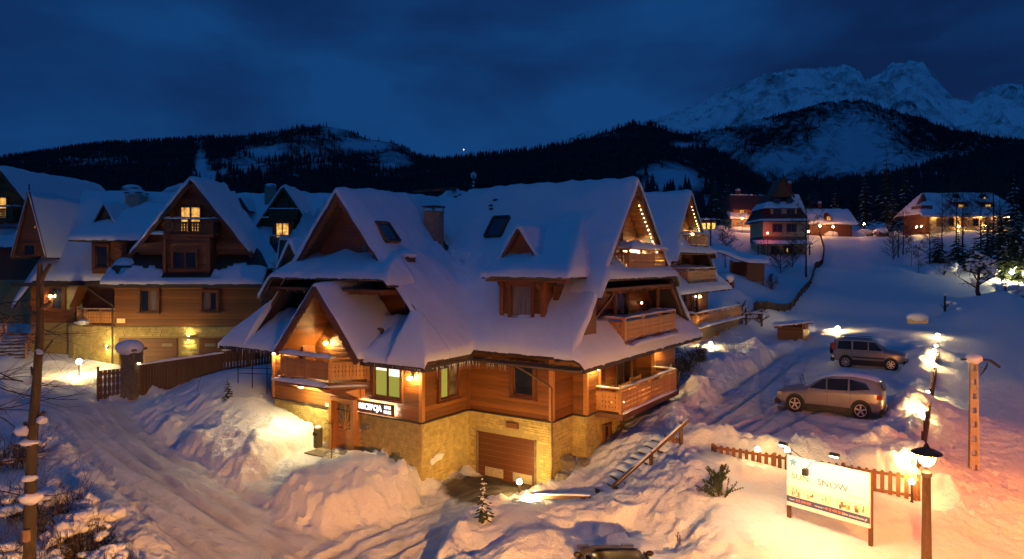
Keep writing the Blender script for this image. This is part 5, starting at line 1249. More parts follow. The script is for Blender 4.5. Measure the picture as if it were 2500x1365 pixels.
for k in range(5): window(wh, (-3.5, 0), (2.4, 0), .3 + k * 1.12, .9, .2, 1.9, pane=[emit('lit_shop', (1, .62, .12), 1.4)], sashes=1, out=.06, casing=.05)
ct = thing('small_cottage', 'low snow-roofed cottage with a lit attic window right of the yellow house', 'house', (69.5, 150, 15.6), 0)
frustum(ct, 'wall', (-3.4, 6.0, 0, 7), (-3.4, 6.0, 0, 7), -1, 2.3, M_WOODD)
sheet(ct, -4.0, 6.8, -.8, 7.8, lambda x, y: 5.6 - np.abs(y - 3.5) * .82, T=.4, st=.4, seed=86)
gablewall(ct, [(-.6, -.3, 2.6), (1.8, -.3, 2.6), (.6, -.3, 4.7)], (0, -1, 0), 2, M_REDROOF); window(ct, (-.6, -.32), (1.8, -.32), .8, .8, 2.9, 3.8, pane=[M_LIT, M_LIT], out=.05, casing=.06)
chimney(ct, .4, 3.5, 5, 7.0, .6, .6, mat=M_REDROOF)
hr = thing('timber_chalet', 'wide snowy chalet behind the trees on the far right, warm lights along its ground floor', 'house', (100.5, 150, 16.7), 0)
frustum(hr, 'wall', (-7.5, 10, 0, 9), (-7.5, 10, 0, 9), -1, 3.4, M_PLASTER); frustum(hr, 'wall', (-8.5, -7.6, 0.5, 9), (-8.5, -7.6, 0.5, 9), -1, 3.4, M_WOODD)
sheet(hr, -10, 12, -1.0, 10.2, lambda x, y: np.minimum(8.3 - np.abs(y - 4.6) * 1.0, np.minimum(8.3 + (x + 10) * 1.5 - 5, 8.3 + (12 - x) * 1.4 - 4)) , T=.4, st=.45, seed=87)
gablewall(hr, [(-9.0, 2.0, 5.6), (-7.0, 2.0, 5.6), (-7.8, 2.0, 8.0)], (0, -1, 0), 1, M_WOODD); frustum(hr, 'loggia', (-9.5, -7.0, .3, 4), (-9.5, -7.0, .3, 4), 3.4, 5.2, M_WOODD)
for x_ in (-.4, 5.6):
    sheet(hr, x_ - 1.5 - .6, x_ + 1.5 + .6, .2, 4.2, lambda x, y: 6.0 + (y - .2) * .35, T=.35, st=.4, seed=88); wallbox(hr, (x_ - 1.5, .8), (x_ + 1.5, .8), 4, 5.9, M_WOOD, 2)
    window(hr, (x_ - 1.5, .8), (x_ + 1.5, .8), .9, 1.3, 4.2, 5.5, pane=[M_LIT, M_LIT], out=.1)
    gablewall(hr, [(x_ - 1.0, 1.7, 6.6), (x_ + 1.0, 1.7, 6.6), (x_, 1.7, 8.0)], (0, -1, 0), 1.5, M_REDROOF)
window(hr, (4.6, 1.68), (6.6, 1.68), .65, .6, 6.7, 7.2, pane=[M_LIT], sashes=1, out=.04, casing=.03)
for k in range(6): window(hr, (-7.5, 0), (10, 0), 1.2 + k * 2.7, 1.1, .6, 2.3, pane=[M_GLASS if k % 2 else M_LITD], sashes=1, out=.08)
# ------------------------------------------------------------------ lamps on posts
GL = (1, .64, .20)
def bollard(loc, h, r, label, s, group='globe lamps on short posts', pr=.035):
    t = thing('globe_lamp', label, 'lamp', loc, 0, group)
    MB().lathe([(pr * 2, -.2), (pr * 1.6, .02), (pr, .05), (pr, h - r)], n=10).build('post', M_WOODB, t)
    MB().lathe([(pr * 1.3, h - r - .03), (pr * 2, h - r + .02), (pr * 1.6, h - r + .04)], n=10).build('collar', M_BLACK, t)
    MB().ell((0, 0, h), (r, r, r), 14, 10).build('globe', emit('gl_%g_%g' % (s, r), GL, s * 6), t, smooth=True)
    return t
def ground(px, py, z):
    x, y, _ = gp(px, py, z); return (x, y, H(x, y))
def at(x, y): return (x, y, H(x, y))
def fitY(px, Y): return at((px - CX) / FOC * Y, Y)
l = fitY(1268, 27.0); bollard((l[0], l[1], l[2]), .72, .10, 'globe lamp on a thin post in front of the garage door', 85)
l = fitY(1520, 31.0); bollard((l[0], l[1], l[2]), 1.15, .10, 'globe lamp on a thick brown post on the snow below the terrace', 120, pr=.075)
l = fitY(1297, 25.2); bollard((l[0], l[1], l[2] - .25), .36, .10, 'globe lamp half sunk in snow at the foot of the handrail', 160)
l = fitY(1735, 50.0); bollard((l[0], l[1], l[2] - .3), .55, .10, 'globe lamp on the snow ridge between car park and chalet', 170)
l = fitY(193, 41.5); bollard((l[0], l[1], l[2] - .1), .95, .14, 'globe lamp on the snowy lawn of the left chalet', 190)
# big street lamp near the camera and two more of the same street, outside the picture
def street_lamp(loc, h, label, s, rz=0, skirt=0, col=(1, .23, .03)):
    t = thing('street_lamp', label, 'street lamp', loc, rz, 'street lamps along the road')
    MB().lathe([(.13, -1.0), (.125, .5), (.10, h * .62), (.095, h - .62)], n=12).build('post', M_WOODB, t)
    MB().lathe([(.10, h - .62), (.12, h - .60), (.12, h - .5), (.05, h - .45), (.05, h - .38), (.09, h - .34)], n=12).build('collar', M_GREY, t)
    MB().lathe([(.36, h - .03), (.34, h + .0), (.20, h + .07), (.08, h + .12), (.03, h + .22), (0, h + .24)], n=24).build('shade', M_BLACK, t, smooth=True)
    if skirt: MB().lathe([(.36, h - .03), (.40, h - skirt)], n=24).build('cutoff_rim', M_BLACK, t)  # rim added on the unseen lamps, blocks their light from the upper roofs
    MB().lathe([(.355, h - .04), (0, h + .02)], n=24).build('reflector', M_WHITE, t)
    MB().lathe([(.07, h - .34), (.15, h - .27), (.19, h - .16), (.20, h - .05)], n=20).build('globe', emit('street_%g' % s, col, s), t, smooth=True)
    return t
l = fitY(2262, 17.0); street_lamp(l, 4.52 - l[2], 'street lamp with a round black hood beside the big billboard', 700)
street_lamp(at(2.6, 1.5), 5.6 - H(2.6, 1.5), 'street lamp by the road just below the viewpoint', 80000, skirt=.29, col=(1, .40, .08))
street_lamp(at(22, 18.0), 6.2 - H(22, 18.0), 'street lamp beside the path, right of the viewpoint', 7000, skirt=.27)
fl2 = fitY(2470, 85); t = thing('street_lamp', 'white lamp on a thin mast at the far right among snowy bushes', 'street lamp', fl2, 0, 'street lamps along the road')
MB().tube([(0, 0, -.5), (0, 0, 7.9 - fl2[2])], .05, 8).build('mast', M_BLACK, t); MB().ell((0, 0, 8.0 - fl2[2]), (.22, .22, .18), 12, 8).build('head', emit('far_lamp', (1, .82, .38), 1000), t, smooth=True)
l = fitY(2045, 62); ll = thing('ground_lamp', 'lamp melting a bright hollow in the snow at the field edge', 'lamp', l)
MB().lathe([(.09, -.2), (.09, .25)], n=10).build('post', M_BLACK, ll); MB().ell((0, 0, .36), (.16, .16, .12), 12, 8).build('head', emit('gnd_lamp', (1, .62, .2), 900), ll, smooth=True)
MB().ell((-.6, .5, -.1), (1.2, .4, .35), 12, 6, .25).ell((1.0, .4, -.1), (.9, .4, .3), 10, 6, .2).build('snow_rim', M_SNOW, ll, smooth=True)
# distant village lights
for i, (px, Y, up, s, c, lab) in enumerate([(1812, 146, 2.2, 60, (1, .35, .1), 'orange lamp in front of the red roofed house'), (1842, 146, 1.6, 60, (1, .35, .1), 'orange lamp by the porch of the red roofed house'),
      (1874, 118, 3.0, 12, (1, .1, .04), 'red light at the left corner of the tall yellow house'), (1974, 135, 1.2, 80, (1, .42, .12), 'orange lamp right of the tall yellow house'),
      (2002, 146, 1.3, 60, (1, .4, .12), 'orange lamp at the cottage gate'), (2034, 147, 1.2, 40, (1, .4, .12), 'orange lamp right of the cottage door'), (2110, 158, 1.8, 110, (1, .36, .14), 'orange lamp over the parked snowy cars'), (2070, 158, 2.0, 90, (1, .36, .14), 'orange lamp at the far end of the field')]):
    l = fitY(px, Y); t = thing('street_lamp', lab, 'street lamp', l, 0, 'street lamps of the far village')
    MB().tube([(0, 0, -.5), (0, 0, up + .9)], .04, 6).build('mast', M_BLACK, t); MB().ell((0, 0, up + 1.0), (.16, .16, .16), 8, 6).build('globe', emit('vl_%d' % i, c, s * 9), t)
for k, (x_, z_) in enumerate(((-6.9, 3.0), (-1.6, .5), (-1.2, 3.1), (1.6, 3.2), (3.4, 2.7), (4.3, .6), (7.2, 2.8), (9.4, 2.5), (11, 2.4), (-10.5, .5), (-11.5, .3))):
    t = thing('wall_lamp', ['wall lamp at the left end of the far right chalet', 'low lamp left of centre on the far right chalet', 'eave lamp over the pale bay of the far right chalet', 'eave lamp left of the second bay of the far right chalet', 'eave lamp right of the second bay of the far right chalet', 'low lamp between the bays of the far right chalet', 'eave lamp at the right part of the far right chalet', 'lamp at the right porch of the far right chalet', 'outermost lamp on the right of the far right chalet', 'ground lamp in the snow before the far right chalet', 'second ground lamp in the snow before the far right chalet'][k], 'lamp', (100.5 + x_, 149.6 - (1 if k > 8 else 0), 16.7 + z_), 0, 'lamps of the far right chalet')
    MB().ell((0, 0, 0), (.13, .13, .13), 8, 6).build('globe', emit('fr_lamp', (1, .5, .10), 450), t); MB().box(-.05, .05, .1, .4, .1, .16).build('bracket', M_BLACK, t)

# ------------------------------------------------------------------ billboard
sl_, sr_ = Vector(yp(1921, 1113, 20.6)), Vector(yp(2124, 1152, 18.75))
bd = (sr_ - sl_); bl_ = math.hypot(bd.x, bd.y); ba = math.atan2(bd.y, bd.x); bh_ = 1.53; top = (sl_.z + sr_.z) / 2
bb = thing('billboard', 'large floodlit SUN & SNOW advertising board on two posts in the snow', 'billboard', (sl_.x, sl_.y, top - bh_), ba)
MB().box(0, bl_, 0, .05, 0, bh_).build('board', M_WHITE, bb)
for x_ in (.02, bl_ - .02): MB().box(x_ - .05, x_ + .05, .055, .15, -1.4, bh_ + .02).build('leg', M_WOODB, bb)
M_BLUE = plain('banner_blue', (.05, .06, .16), .6, noise=.02); M_ORT = plain('banner_orange', (.8, .25, .05), .6, noise=.02); M_OLV = plain('letter_olive', (.32, .22, .01), .6, noise=.02); M_LGR = plain('letter_grey', (.10, .11, .14), .6, noise=.02)
MB().box(.0, bl_, -.004, -.001, .12, .30).build('banner', M_BLUE, bb)
text(bb, 'SUN', .25, (.42, -.008, .93), (math.pi / 2, 0, 0), M_OLV, .003, sx=1.15); text(bb, '&', .16, (.86, -.008, .90), (math.pi / 2, 0, 0), plain('amp', (.7, .68, .6), .6), .003)
text(bb, 'SNOW', .25, (1.38, -.008, .93), (math.pi / 2, 0, 0), M_LGR, .003, sx=1.15); text(bb, 'apartments', .11, (bl_ - .38, -.008, .78), (math.pi / 2, 0, 0), plain('pale_letter', (.62, .55, .45), .6), .002)
text(bb, 'biuro', .07, (.17, -.010, .21), (math.pi / 2, 0, 0), M_WHITE, .002); text(bb, '502 018 000', .105, (.52, -.010, .21), (math.pi / 2, 0, 0), M_ORT, .002, sx=.9)
text(bb, 'recepcja', .07, (.98, -.010, .21), (math.pi / 2, 0, 0), M_WHITE, .002); text(bb, '+48 22 400 20 20', .105, (1.42, -.010, .21), (math.pi / 2, 0, 0), M_ORT, .002, sx=.82); text(bb, 'www.sunandsnow.pl', .105, (bl_ - .42, -.010, .21), (math.pi / 2, 0, 0), M_WHITE, .002, sx=.8)
# small pictures of rooms printed along the lower part, and a star mark at the top left
star = MB(); pts_ = []
for k in range(10):
    r_ = .16 if k % 2 == 0 else .07; a_ = math.pi / 2 + k * math.pi / 5; pts_.append((.20 + r_ * math.cos(a_), -.004, 1.34 + r_ * math.sin(a_)))
star.prism(pts_, (0, .003, 0)).build('star_mark', plain('star_blue', (.12, .25, .42), .6), bb)
cols_ = [(.55, .30, .12), (.2, .13, .08), (.45, .48, .08), (.75, .6, .35), (.35, .2, .1), (.6, .62, .55), (.10, .09, .08)]
pm_ = [plain('print_%d' % k, c, .6) for k, c in enumerate(cols_)]
pw = bl_ / 5
for k in range(5):
    ph = MB().box(k * pw + .02, (k + 1) * pw - .02, -.003, -.001, .31, .62).build('printed_photo', plain('print_pale', (.72, .66, .52), .6), bb)
    for q in range(9):
        x0_ = k * pw + .03 + random.random() * (pw - .18); w_ = .02 + random.random() * .09; z0_ = .32 + random.random() * .14; h_ = .03 + random.random() * .12
        MB().box(x0_, x0_ + w_, -.0045 - q * .0002, -.0032, z0_, z0_ + h_).build('print_detail', random.choice(pm_), ph)
arm = thing('billboard_light', 'small spotlight on a bent arm hanging in front of the billboard', 'lamp', (sl_.x, sl_.y, top - bh_), ba)
MB().tube([(1.12, .03, bh_ + .02), (1.02, -.45, bh_ + .10), (.98, -.75, bh_ - .05)], .012, 6).build('arm', M_BLACK, arm)
MB().box(.90, 1.04, -.86, -.72, bh_ - .24, bh_ - .06).build('housing', M_BLACK, arm)
# the two floodlights that light the board and the snow below
def floodhead(x, s, lab):
    t = thing('flood_light', lab, 'lamp', (sl_.x, sl_.y, top - bh_), ba, 'floodlights of the billboard')
    MB().tube([(x, .03, bh_ + .0), (x, -1.05, bh_ + .6)], .012, 6).build('arm', M_BLACK, t)
    MB().bar((x - .12, -1.05, bh_ + .6), (x + .12, -1.05, bh_ + .6), .12, .08).build('housing', M_BLACK, t)
    MB().bar((x - .10, -1.05, bh_ + .554), (x + .10, -1.05, bh_ + .554), .10, .008).build('lens', emit('flood', (1, .80, .42), s * 2.2), t)
floodhead(.45, 480, 'floodlight on an arm over the left half of the billboard'); floodhead(bl_ - .5, 480, 'floodlight on an arm over the right half of the billboard')

# ------------------------------------------------------------------ wooden fences
def picket(h, w=.12, th=.025):
    return MB().prism([(-w / 2, 0, 0), (w / 2, 0, 0), (w / 2, 0, h - .05), (w * .25, 0, h), (-w * .25, 0, h), (-w / 2, 0, h - .05)], (0, th, 0))
def picket_fence(label, a, b, n, ztop_a, ztop_b, mat, ph=1.0, w=.12, group=None, down=True, snowcap=0):
    a = Vector(a); b = Vector(b); t = thing('picket_fence', label, 'fence', (a.x, a.y, ztop_a), math.atan2(b.y - a.y, b.x - a.x), group)
    L = math.hypot(b.x - a.x, b.y - a.y); dz = ztop_b - ztop_a
    pm = picket(ph, w).mesh('picket', mat)
    for k in range(n):
        u = (k + .5) / n; obj('picket', pm, t, (u * L, 0, dz * u - ph))
    for z_ in (-.12, -ph + .25):
        MB().bar((0, .055, z_), (L, .055, z_ + dz), .05, .09).build('rail', mat, t)
    m = max(2, int(L / 2.0))
    for k in range(m + 1): MB().box(-.05, .05, .08, .18, -ph - .3, 0).build('post', mat, t, (L * k / m, 0, dz * k / m))
    if snowcap: lump_snow(t, (0, .03, -.0), (L, .03, dz), .26, snowcap, 'cap_snow')
    return t
f0 = Vector(yp(1738, 1085, 25.3)); f1 = Vector(yp(2243, 1161, 21.7))
picket_fence('brown picket fence running behind the billboard at the edge of the car park', f0, f1, 29, f0.z, f1.z, plain('fence_brown', (.20, .075, .025), .6, noise=.3, nscale=6, stretch=(3, 3, 1), rnd=.15), ph=.95, w=.125)
for px, Y, lab in ((1850, 24.2, 'globe lamp behind the left end of the picket fence'), (1922, 23.6, 'globe lamp peeping over the left corner of the billboard'), (2226, 21.3, 'globe lamp by the last pickets next to the street lamp')):
    l = fitY(px, Y + .25); bollard((l[0], l[1], l[2]), {1850: 2.52, 1922: 2.66, 2226: 2.3}[px] - l[2], .085, lab, 50)
f2 = Vector(yp(1620, 1062, 26.6)); f3 = Vector(yp(1656, 1068, 26.0))
picket_fence('short piece of brown picket fence at the top of the stairs', f2, f3, 4, f2.z, f3.z, M_WOODD, ph=.5, w=.1)
# fence with lamps along the right bank
r0 = Vector((*gp(2252, 1090, 3.1)[:2], 0)); r1 = Vector((*gp(2296, 830, 3.3)[:2], 0))
zr0, zr1 = H(r0.x, r0.y) + .45, H(r1.x, r1.y) + .45
picket_fence('dark board fence on the snow bank right of the parked cars, seen end on', r0, r1, 105, zr0 - .1, zr1 - .05, M_WOODB, ph=.5, w=.13)
dd_ = (r1 - r0).normalized(); nn_ = Vector((-dd_.y, dd_.x, 0))
for k, (u, lab) in enumerate(((.0, 'nearest of the lamps along the bank fence, melting a bright hollow'), (.27, 'second nearest lamp along the bank fence'), (.47, 'third lamp along the bank fence, level with the nearer car'), (.66, 'fourth lamp along the bank fence, between the two cars'), (.86, 'fifth lamp along the bank fence, level with the farther car'), (1.02, 'lamp at the far end of the bank fence'), (1.2, 'last lamp beyond the bank fence by the snowy post'))):
    c = r0.lerp(r1, u) + nn_ * .3; z_ = H(c.x, c.y) + .05
    t = thing('globe_lamp', lab, 'lamp', (c.x, c.y, z_), 0, 'lamps along the bank fence')
    MB().tube([(0, 0, -.3), (0, 0, .12)], .03, 6).build('post', M_BLACK, t); MB().ell((0, 0, .22), (.11, .11, .11), 12, 8).build('globe', emit('bank_gl', GL, 500), t, smooth=True)
# left gate and fence
gt = ground(312, 968, 2.3)
gpst = thing('gate_pillar', 'stone gate pillar with a thick round cap of snow', 'pillar', (gt[0], 35.6, 2.1), math.radians(-8))
MB().box(-.36, .36, -.36, .36, 0, 2.55).build('core', M_MORTAR, gpst)
for a, b in (((-.37, -.37), (.37, -.37)), ((.37, -.37), (.37, .37))): stones(gpst, a, b, 0, 2.5, mat=M_STONED, h=.12)
MB().box(-.5, .5, -.5, .5, 2.55, 2.68).build('cap', M_STONED, gpst); MB().ell((-.1, -.05, 2.70), (.68, .66, .42), 18, 10, .03).build('snow', M_SNOW, gpst, smooth=True)
MB().box(.36, .5, -.1, .02, 1.9, 2.1).build('lamp_housing', M_GREY, gpst); MB().box(.38, .48, -.09, .0, 1.885, 1.9).build('lens', emit('pillar_lamp', (1, .75, .3), 60), gpst)
gx0 = Vector(yp(241, 905, 34.9)); gx1 = Vector(yp(292, 898, 35.5))
gtt = thing('wooden_gate', 'low dark wooden gate leaf with cut-outs left of the stone pillar', 'gate', (gx0.x, gx0.y, 2.15), math.atan2(gx1.y - gx0.y, gx1.x - gx0.x))
gm = board_mesh(1.5, M_WOODB, .17)
for k in range(6): obj('board', gm, gtt, (.1 + k * .19, 0, .05))
for z_ in (.2, 1.35): MB().bar((0, .06, z_), (1.2, .06, z_), .05, .1).build('rail', M_WOODB, gtt)
MB().box(-.08, .02, -.06, .06, 0, 1.75).build('post', M_WOODB, gtt)
q0 = Vector(yp(326, 893, 35.4)); q1 = Vector(yp(545, 862, 39.0)); q2 = Vector(yp(672, 845, 41.5))
picket_fence('long dark board fence right of the stone gate pillar', q0, q1, 34, q0.z, q1.z, M_WOODB, ph=1.7, w=.13, snowcap=.10)
picket_fence('upper board fence with a thick roll of snow beside the reception chalet', q1, q2, 17, q1.z + .12, q2.z + .12, M_WOODB, ph=1.3, w=.13, snowcap=.42)
# ramp railing
rr = thing('ramp_railing', 'black metal ramp railing at the left corner of the reception chalet', 'railing', hp(-13.2, .6, 3.3), RA)
for z_ in (.35, .62, .9): MB().tube([(0, 0, z_ - .15), (3.8, 0, z_ + .12)], .02, 6).build('rail', M_BLACK, rr)
for k in range(4): MB().tube([(k * 1.2, 0, -.8), (k * 1.2, 0, .78 + k * .085)], .025, 6).build('post', M_BLACK, rr)

# ------------------------------------------------------------------ stairs by the garage
s0 = Vector((*gp(1470, 1212, .5)[:2], 0)); s1 = Vector((*gp(1625, 1080, 2.15)[:2], 0)); sd = (s1 - s0).normalized(); sn_ = Vector((sd.y, -sd.x, 0))
L_ = (s1 - s0).length; sa = math.atan2(sd.y, sd.x)
zA, zB = H(s0.x, s0.y) - .02, H(s1.x, s1.y) + .0
st_ = thing('garden_stairs', 'snow-covered wooden garden stairs climbing from the garage to the car park', 'stairs', (s0.x, s0.y, zA), sa)
ns_ = 9
for k in range(ns_):
    zz = (zB - zA) * (k + 1) / ns_; y0_ = .5
    sp_o = MB().box(k * L_ / ns_, k * L_ / ns_ + .06, -.75, .45, zz - .17, zz - .03).build('step', M_WOODB, st_)
    lump_snow(sp_o, (k * L_ / ns_ + .36, -.85, zz - .03), (k * L_ / ns_ + .36, .6, zz - .03), .58, .17)
hr_ = thing('wooden_handrail', 'thick snow-dusted wooden handrail beside the garden stairs', 'railing', (s0.x, s0.y, zA), sa)
yo = -.9
MB().bar((-.2, yo, .62), (L_ + .35, yo, zB - zA + .95), .10, .13).build('hand_rail', M_WOODB, hr_); lump_snow(hr_, (-.1, yo, .69), (L_ + .3, yo, zB - zA + 1.01), .10, .05, 'rail_snow')
for u_ in (.0, .52, 1.0): MB().box(u_ * L_ - .06, u_ * L_ + .06, yo - .05, yo + .05, (zB - zA) * u_ - .6, (zB - zA + .33) * u_ + .6).build('post', M_WOODB, hr_)
w0 = Vector(yp(1296, 1212, 25.6)); w1 = Vector(yp(1440, 1214, 24.4))
lr = thing('wooden_handrail', 'low wooden rail above the bright sunken globe lamp', 'railing', (w0.x, w0.y, w0.z), math.atan2(w1.y - w0.y, w1.x - w0.x))
LL = (w1 - w0).length
MB().bar((0, 0, 0), (LL, 0, w1.z - w0.z), .08, .12).build('hand_rail', M_WOODD, lr); lump_snow(lr, (0, 0, .06), (LL, 0, w1.z - w0.z + .06), .1, .05, 'rail_snow')
for u_ in (.1, .95): MB().box(u_ * LL - .05, u_ * LL + .05, -.04, .04, -.7, (w1.z - w0.z) * u_).build('post', M_WOODD, lr)
# boulders by the house corner
for k, (x_, y_, r_) in enumerate(((4.6, 4.0, .45), (4.75, 3.2, .32), (5.15, 4.35, .28))):
    q = hp(x_, y_); tag(MB().ell((0, 0, 0), (r_ * 1.2, r_ * .8, r_ * .7), 9, 6, .35).build('boulder', M_ROCK, None, (q[0], q[1], H(q[0], q[1]) + .1), random.random() * 6), ['biggest boulder against the stone base beside the down pipe', 'small boulder below the biggest one at the stone base', 'snow-edged boulder just right of the biggest one'][k], 'boulder')

# ------------------------------------------------------------------ shed, box, pole, posts
sh = fitY(1936, 58.5)
shd = thing('wooden_shed', 'small brown slatted bin shed with a slanting snowy roof by the car park', 'shed', (sh[0], sh[1], H(sh[0], sh[1]) - .3), math.radians(-18))
wallbox(shd, (-1.2, -.7), (.7, -.7), 0, 1.35, M_WOODB, .08); wallbox(shd, (.7, -.7), (1.3, .8), 0, 1.75, M_WOODB, .08); wallbox(shd, (1.3, .8), (-1.2, .8), 0, 1.6, M_WOODB, .08); wallbox(shd, (-1.2, .8), (-1.2, -.7), 0, 1.3, M_WOODB, .08)
planks(shd, (-1.2, -.71), (.7, -.71), .05, 1.2, mat=M_WOODD, step=.2); planks(shd, (.71, -.7), (1.31, .8), .05, 1.25, mat=M_WOODL, step=.2)
for u_ in (0, .45, .9): MB().box(-.05, .05, -.05, .05, 1.1, 1.75).build('post', M_WOODL, shd, (.72 + .58 * u_, -.7 + 1.5 * u_, 0))
rs = MB().prism([(-1.6, -1.1, 1.45), (1.5, -1.1, 1.85), (1.5, 1.2, 1.85), (-1.6, 1.2, 1.45)], (0, 0, .1)).build('roof', M_WOODD, shd)
sh2 = sheet(rs, -1.55, 1.45, -1.05, 1.15, lambda x, y: 1.56 + (x + 1.6) * .128, T=.14, st=.15, seed=91, th=.02)
for z_ in (0,): MB().box(-1.6, .9, -1.14, -1.10, 1.38, 1.5).build('fascia_board', M_WOODD, shd)
ub = fitY(2240, 66); ubx = thing('utility_box', 'pale utility box under a thick loaf of snow at the back of the car park', 'utility box', (ub[0], ub[1], 2.95), math.radians(-8))
MB().box(-.82, .82, -.35, .35, -.5, .95).build('body', M_YELLOW, ubx)
for x_ in (-.8, -.27, .28): MB().box(x_ + .02, x_ + .52, -.37, -.352, -.4, .9).build('door', M_YELLOW, ubx)
MB().ell((0, 0, .98), (1.0, .6, .46), 20, 12, .03).build('snow', M_SNOW, ubx, smooth=True)
cp = thing('concrete_pole', 'tall perforated concrete pole with a snow cap on the right bank', 'pole', (17.35, 25.4, H(17.35, 25.4) - .2), math.radians(-10))
PH = CH - (880 - HY) / FOC * 25.4 - cp.location.z
m = MB()
w0_, w1_ = .17, .105
nseg = 8
for s_ in (-1, 1): m.bar((s_ * (w0_ - .04), 0, 0), (s_ * (w1_ - .02), 0, PH), .07, .16, up=(0, 1, 0))
for k in range(nseg + 1):
    z_ = PH * k / nseg; w_ = w0_ + (w1_ - w0_) * k / nseg; m.box(-w_ + .02, w_ - .02, -.07, .07, z_ - .16 + (.16 if k == 0 else 0), z_ + (.16 if k < nseg else .0))
m.build('shaft', M_CONC, cp)
MB().box(-.42, .55, -.06, .06, PH, PH + .06).build('cross_arm', M_BLACK, cp); MB().tube([(.55, 0, PH + .02), (.85, -.1, PH - .22)], .05, 8).build('insulator', M_BLACK, cp)
MB().ell((0, 0, PH + .07), (.30, .26, .19), 14, 8, .12).build('snow', M_SNOW, cp, smooth=True)
cb = MB(); 
for k in range(6): cb.tube([(.5, 0, PH - .02), (.45 - .04 * k, 0, PH - .3 - .05 * k), (.2, 0, PH - .25 - .08 * k)], .01, 4)
cb.build('cable', M_BLACK, cp)
l = fitY(2307, 69); pp_ = thing('wooden_post', 'snowy wooden post wound with branches behind the last bank lamp', 'post', (l[0], l[1], H(l[0], l[1])), 0)
MB().tube([(0, 0, -.3), (0, 0, 1.7)], [.12, .09], 7).build('trunk', M_BARK, pp_); MB().tube([(0, 0, .3), (.5, 0, .9), (1.1, 0, .7)], [.06, .05, .03], 6).tube([(0, 0, .2), (-.4, .1, .7)], [.05, .03], 6).build('branch', M_BARK, pp_)
MB().ell((0, 0, 1.72), (.17, .16, .12), 9, 6).ell((.3, 0, .95), (.35, .25, .2), 9, 6, .2).ell((1.0, 0, .85), (.3, .2, .15), 9, 6, .2).ell((1.3, -.2, .3), (.35, .25, .2), 9, 6, .2).ell((.5, -.3, -.2), (.8, .5, .25), 12, 6, .3).build('snow', M_SNOW, pp_, smooth=True)
# antenna mast with white dish behind the ridge
an = thing('antenna_mast', 'snow-capped mast with a hexagonal white panel rising behind the main roof', 'mast', (-3.42, 60, 9.0), 0)
MB().tube([(0, 0, 0), (0, 0, 8.0)], .07, 6).build('mast', M_GREY, an)
MB().prism([(.28 * math.cos(a * math.pi / 3 + math.pi / 6), 0, 8.0 + .34 * math.sin(a * math.pi / 3 + math.pi / 6)) for a in range(6)], (0, .08, 0)).build('panel', M_WHITE, an)
sp_m = MB()
for k in range(5): sp_m.ell((.03 * (-1) ** k, -.05, 7.4 - k * .32), (.13, .1, .08), 7, 5, .3)
sp_m.build('snow', M_SNOW, an)
bs2 = thing('bright_star', 'single bright planet low over the valley between the hills', 'star', (-700, 9800, 1640), 0)
MB().ell((0, 0, 0), (9, 9, 9), 8, 6).build('disc', emit('planet', (1, .9, .7), 2.5), bs2)
# field fence (posts and dark mesh rails) following the slope
fpts = [yp(1842, 736, 66), yp(1900, 724, 69), yp(1930, 712, 72), yp(1965, 685, 80), yp(1990, 660, 90), yp(2008, 635, 104), yp(2012, 610, 124), yp(2003, 585, 145), yp(1995, 572, 158)]
M_FF = plain('weathered_fence', (.03, .025, .022), .85)
ff = thing('field_fence', 'dark wooden fence curving up the snowy field past the yellow house', 'fence', (0, 0, 0))
acc = 0
for a, b in zip(fpts[:-1], fpts[1:]):
    L = math.hypot(b[0] - a[0], b[1] - a[1]); n = max(1, int(round(L / 2.3)))
    prev = None
    for k in range(n + 1):
        u = k / n; x = a[0] + (b[0] - a[0]) * u; y = a[1] + (b[1] - a[1]) * u; z = H(x, y)
        if k < n: MB().box(-.06, .06, -.06, .06, -.3, .85).build('post', M_FF, ff, (x, y, z))
        if prev:
            for zz in (.3, .75): MB().bar((prev[0], prev[1], prev[2] + zz), (x, y, z + zz), .04, .10).build('rail', M_FF, ff)
            MB().bar((prev[0], prev[1] + .05, prev[2] + .42), (x, y + .05, z + .42), .01, .7).build('mesh_panel', plain('fence_mesh', (.03, .03, .035), .8), ff)
        prev = (x, y, z)
# open woodshed beyond the second chalet, snow roofed
ws = thing('snowy_woodshed', 'open woodshed under a deep sagging snow roof behind the second chalet', 'shed', (26.6, 82, H(26.6, 82) - .4), math.radians(-20))
sheet(ws, -4.2, 4.2, -2.4, 3.0, lambda x, y: 1.9 + 1.3 * np.exp(-((x + 1.6) / 2.3) ** 2) + .1 * y, T=.5, st=.3, seed=95, blur=3)
for x_ in (-3.5, 0, 3.6):
    for y_ in (-2, 2.6): MB().box(x_ - .12, x_ + .12, y_ - .12, y_ + .12, -1, 2.0).build('post', M_WOODD, ws)
wallbox(ws, (0, 2.0), (3.6, 2.0), -.5, 1.8, M_WOODD, .1); wallbox(ws, (1.8, -2.1), (3.6, -2.1), -.5, 1.6, M_WOODD, .1)
ch = fitY(1778, 70); cb_ = thing('garden_chimney', 'small red brick garden chimney under a tall cap of snow', 'chimney', (ch[0], ch[1], ch[2] - .3), .3)
MB().box(-.45, -.2, -.4, .4, 0, 1.2).box(.2, .45, -.4, .4, 0, 1.2).box(-.45, .45, -.4, .4, 0, .6).build('brickwork', plain('red_brick', (.22, .06, .03), .8), cb_); MB().ell((0, 0, 1.3), (.6, .55, .5), 12, 8, .1).build('snow', M_SNOW, cb_, smooth=True)
sw_ = fitY(1800, 62); pg_ = thing('rail_fence', 'low snow-blocked rail fence at the far end of the second chalet', 'fence', (sw_[0], sw_[1], sw_[2]), -.05)
for k in range(4): MB().box(-.07, .07, -.07, .07, -.3, 1.1).build('post', M_WOODB, pg_, (-2 + k * 1.4, 0, 0))
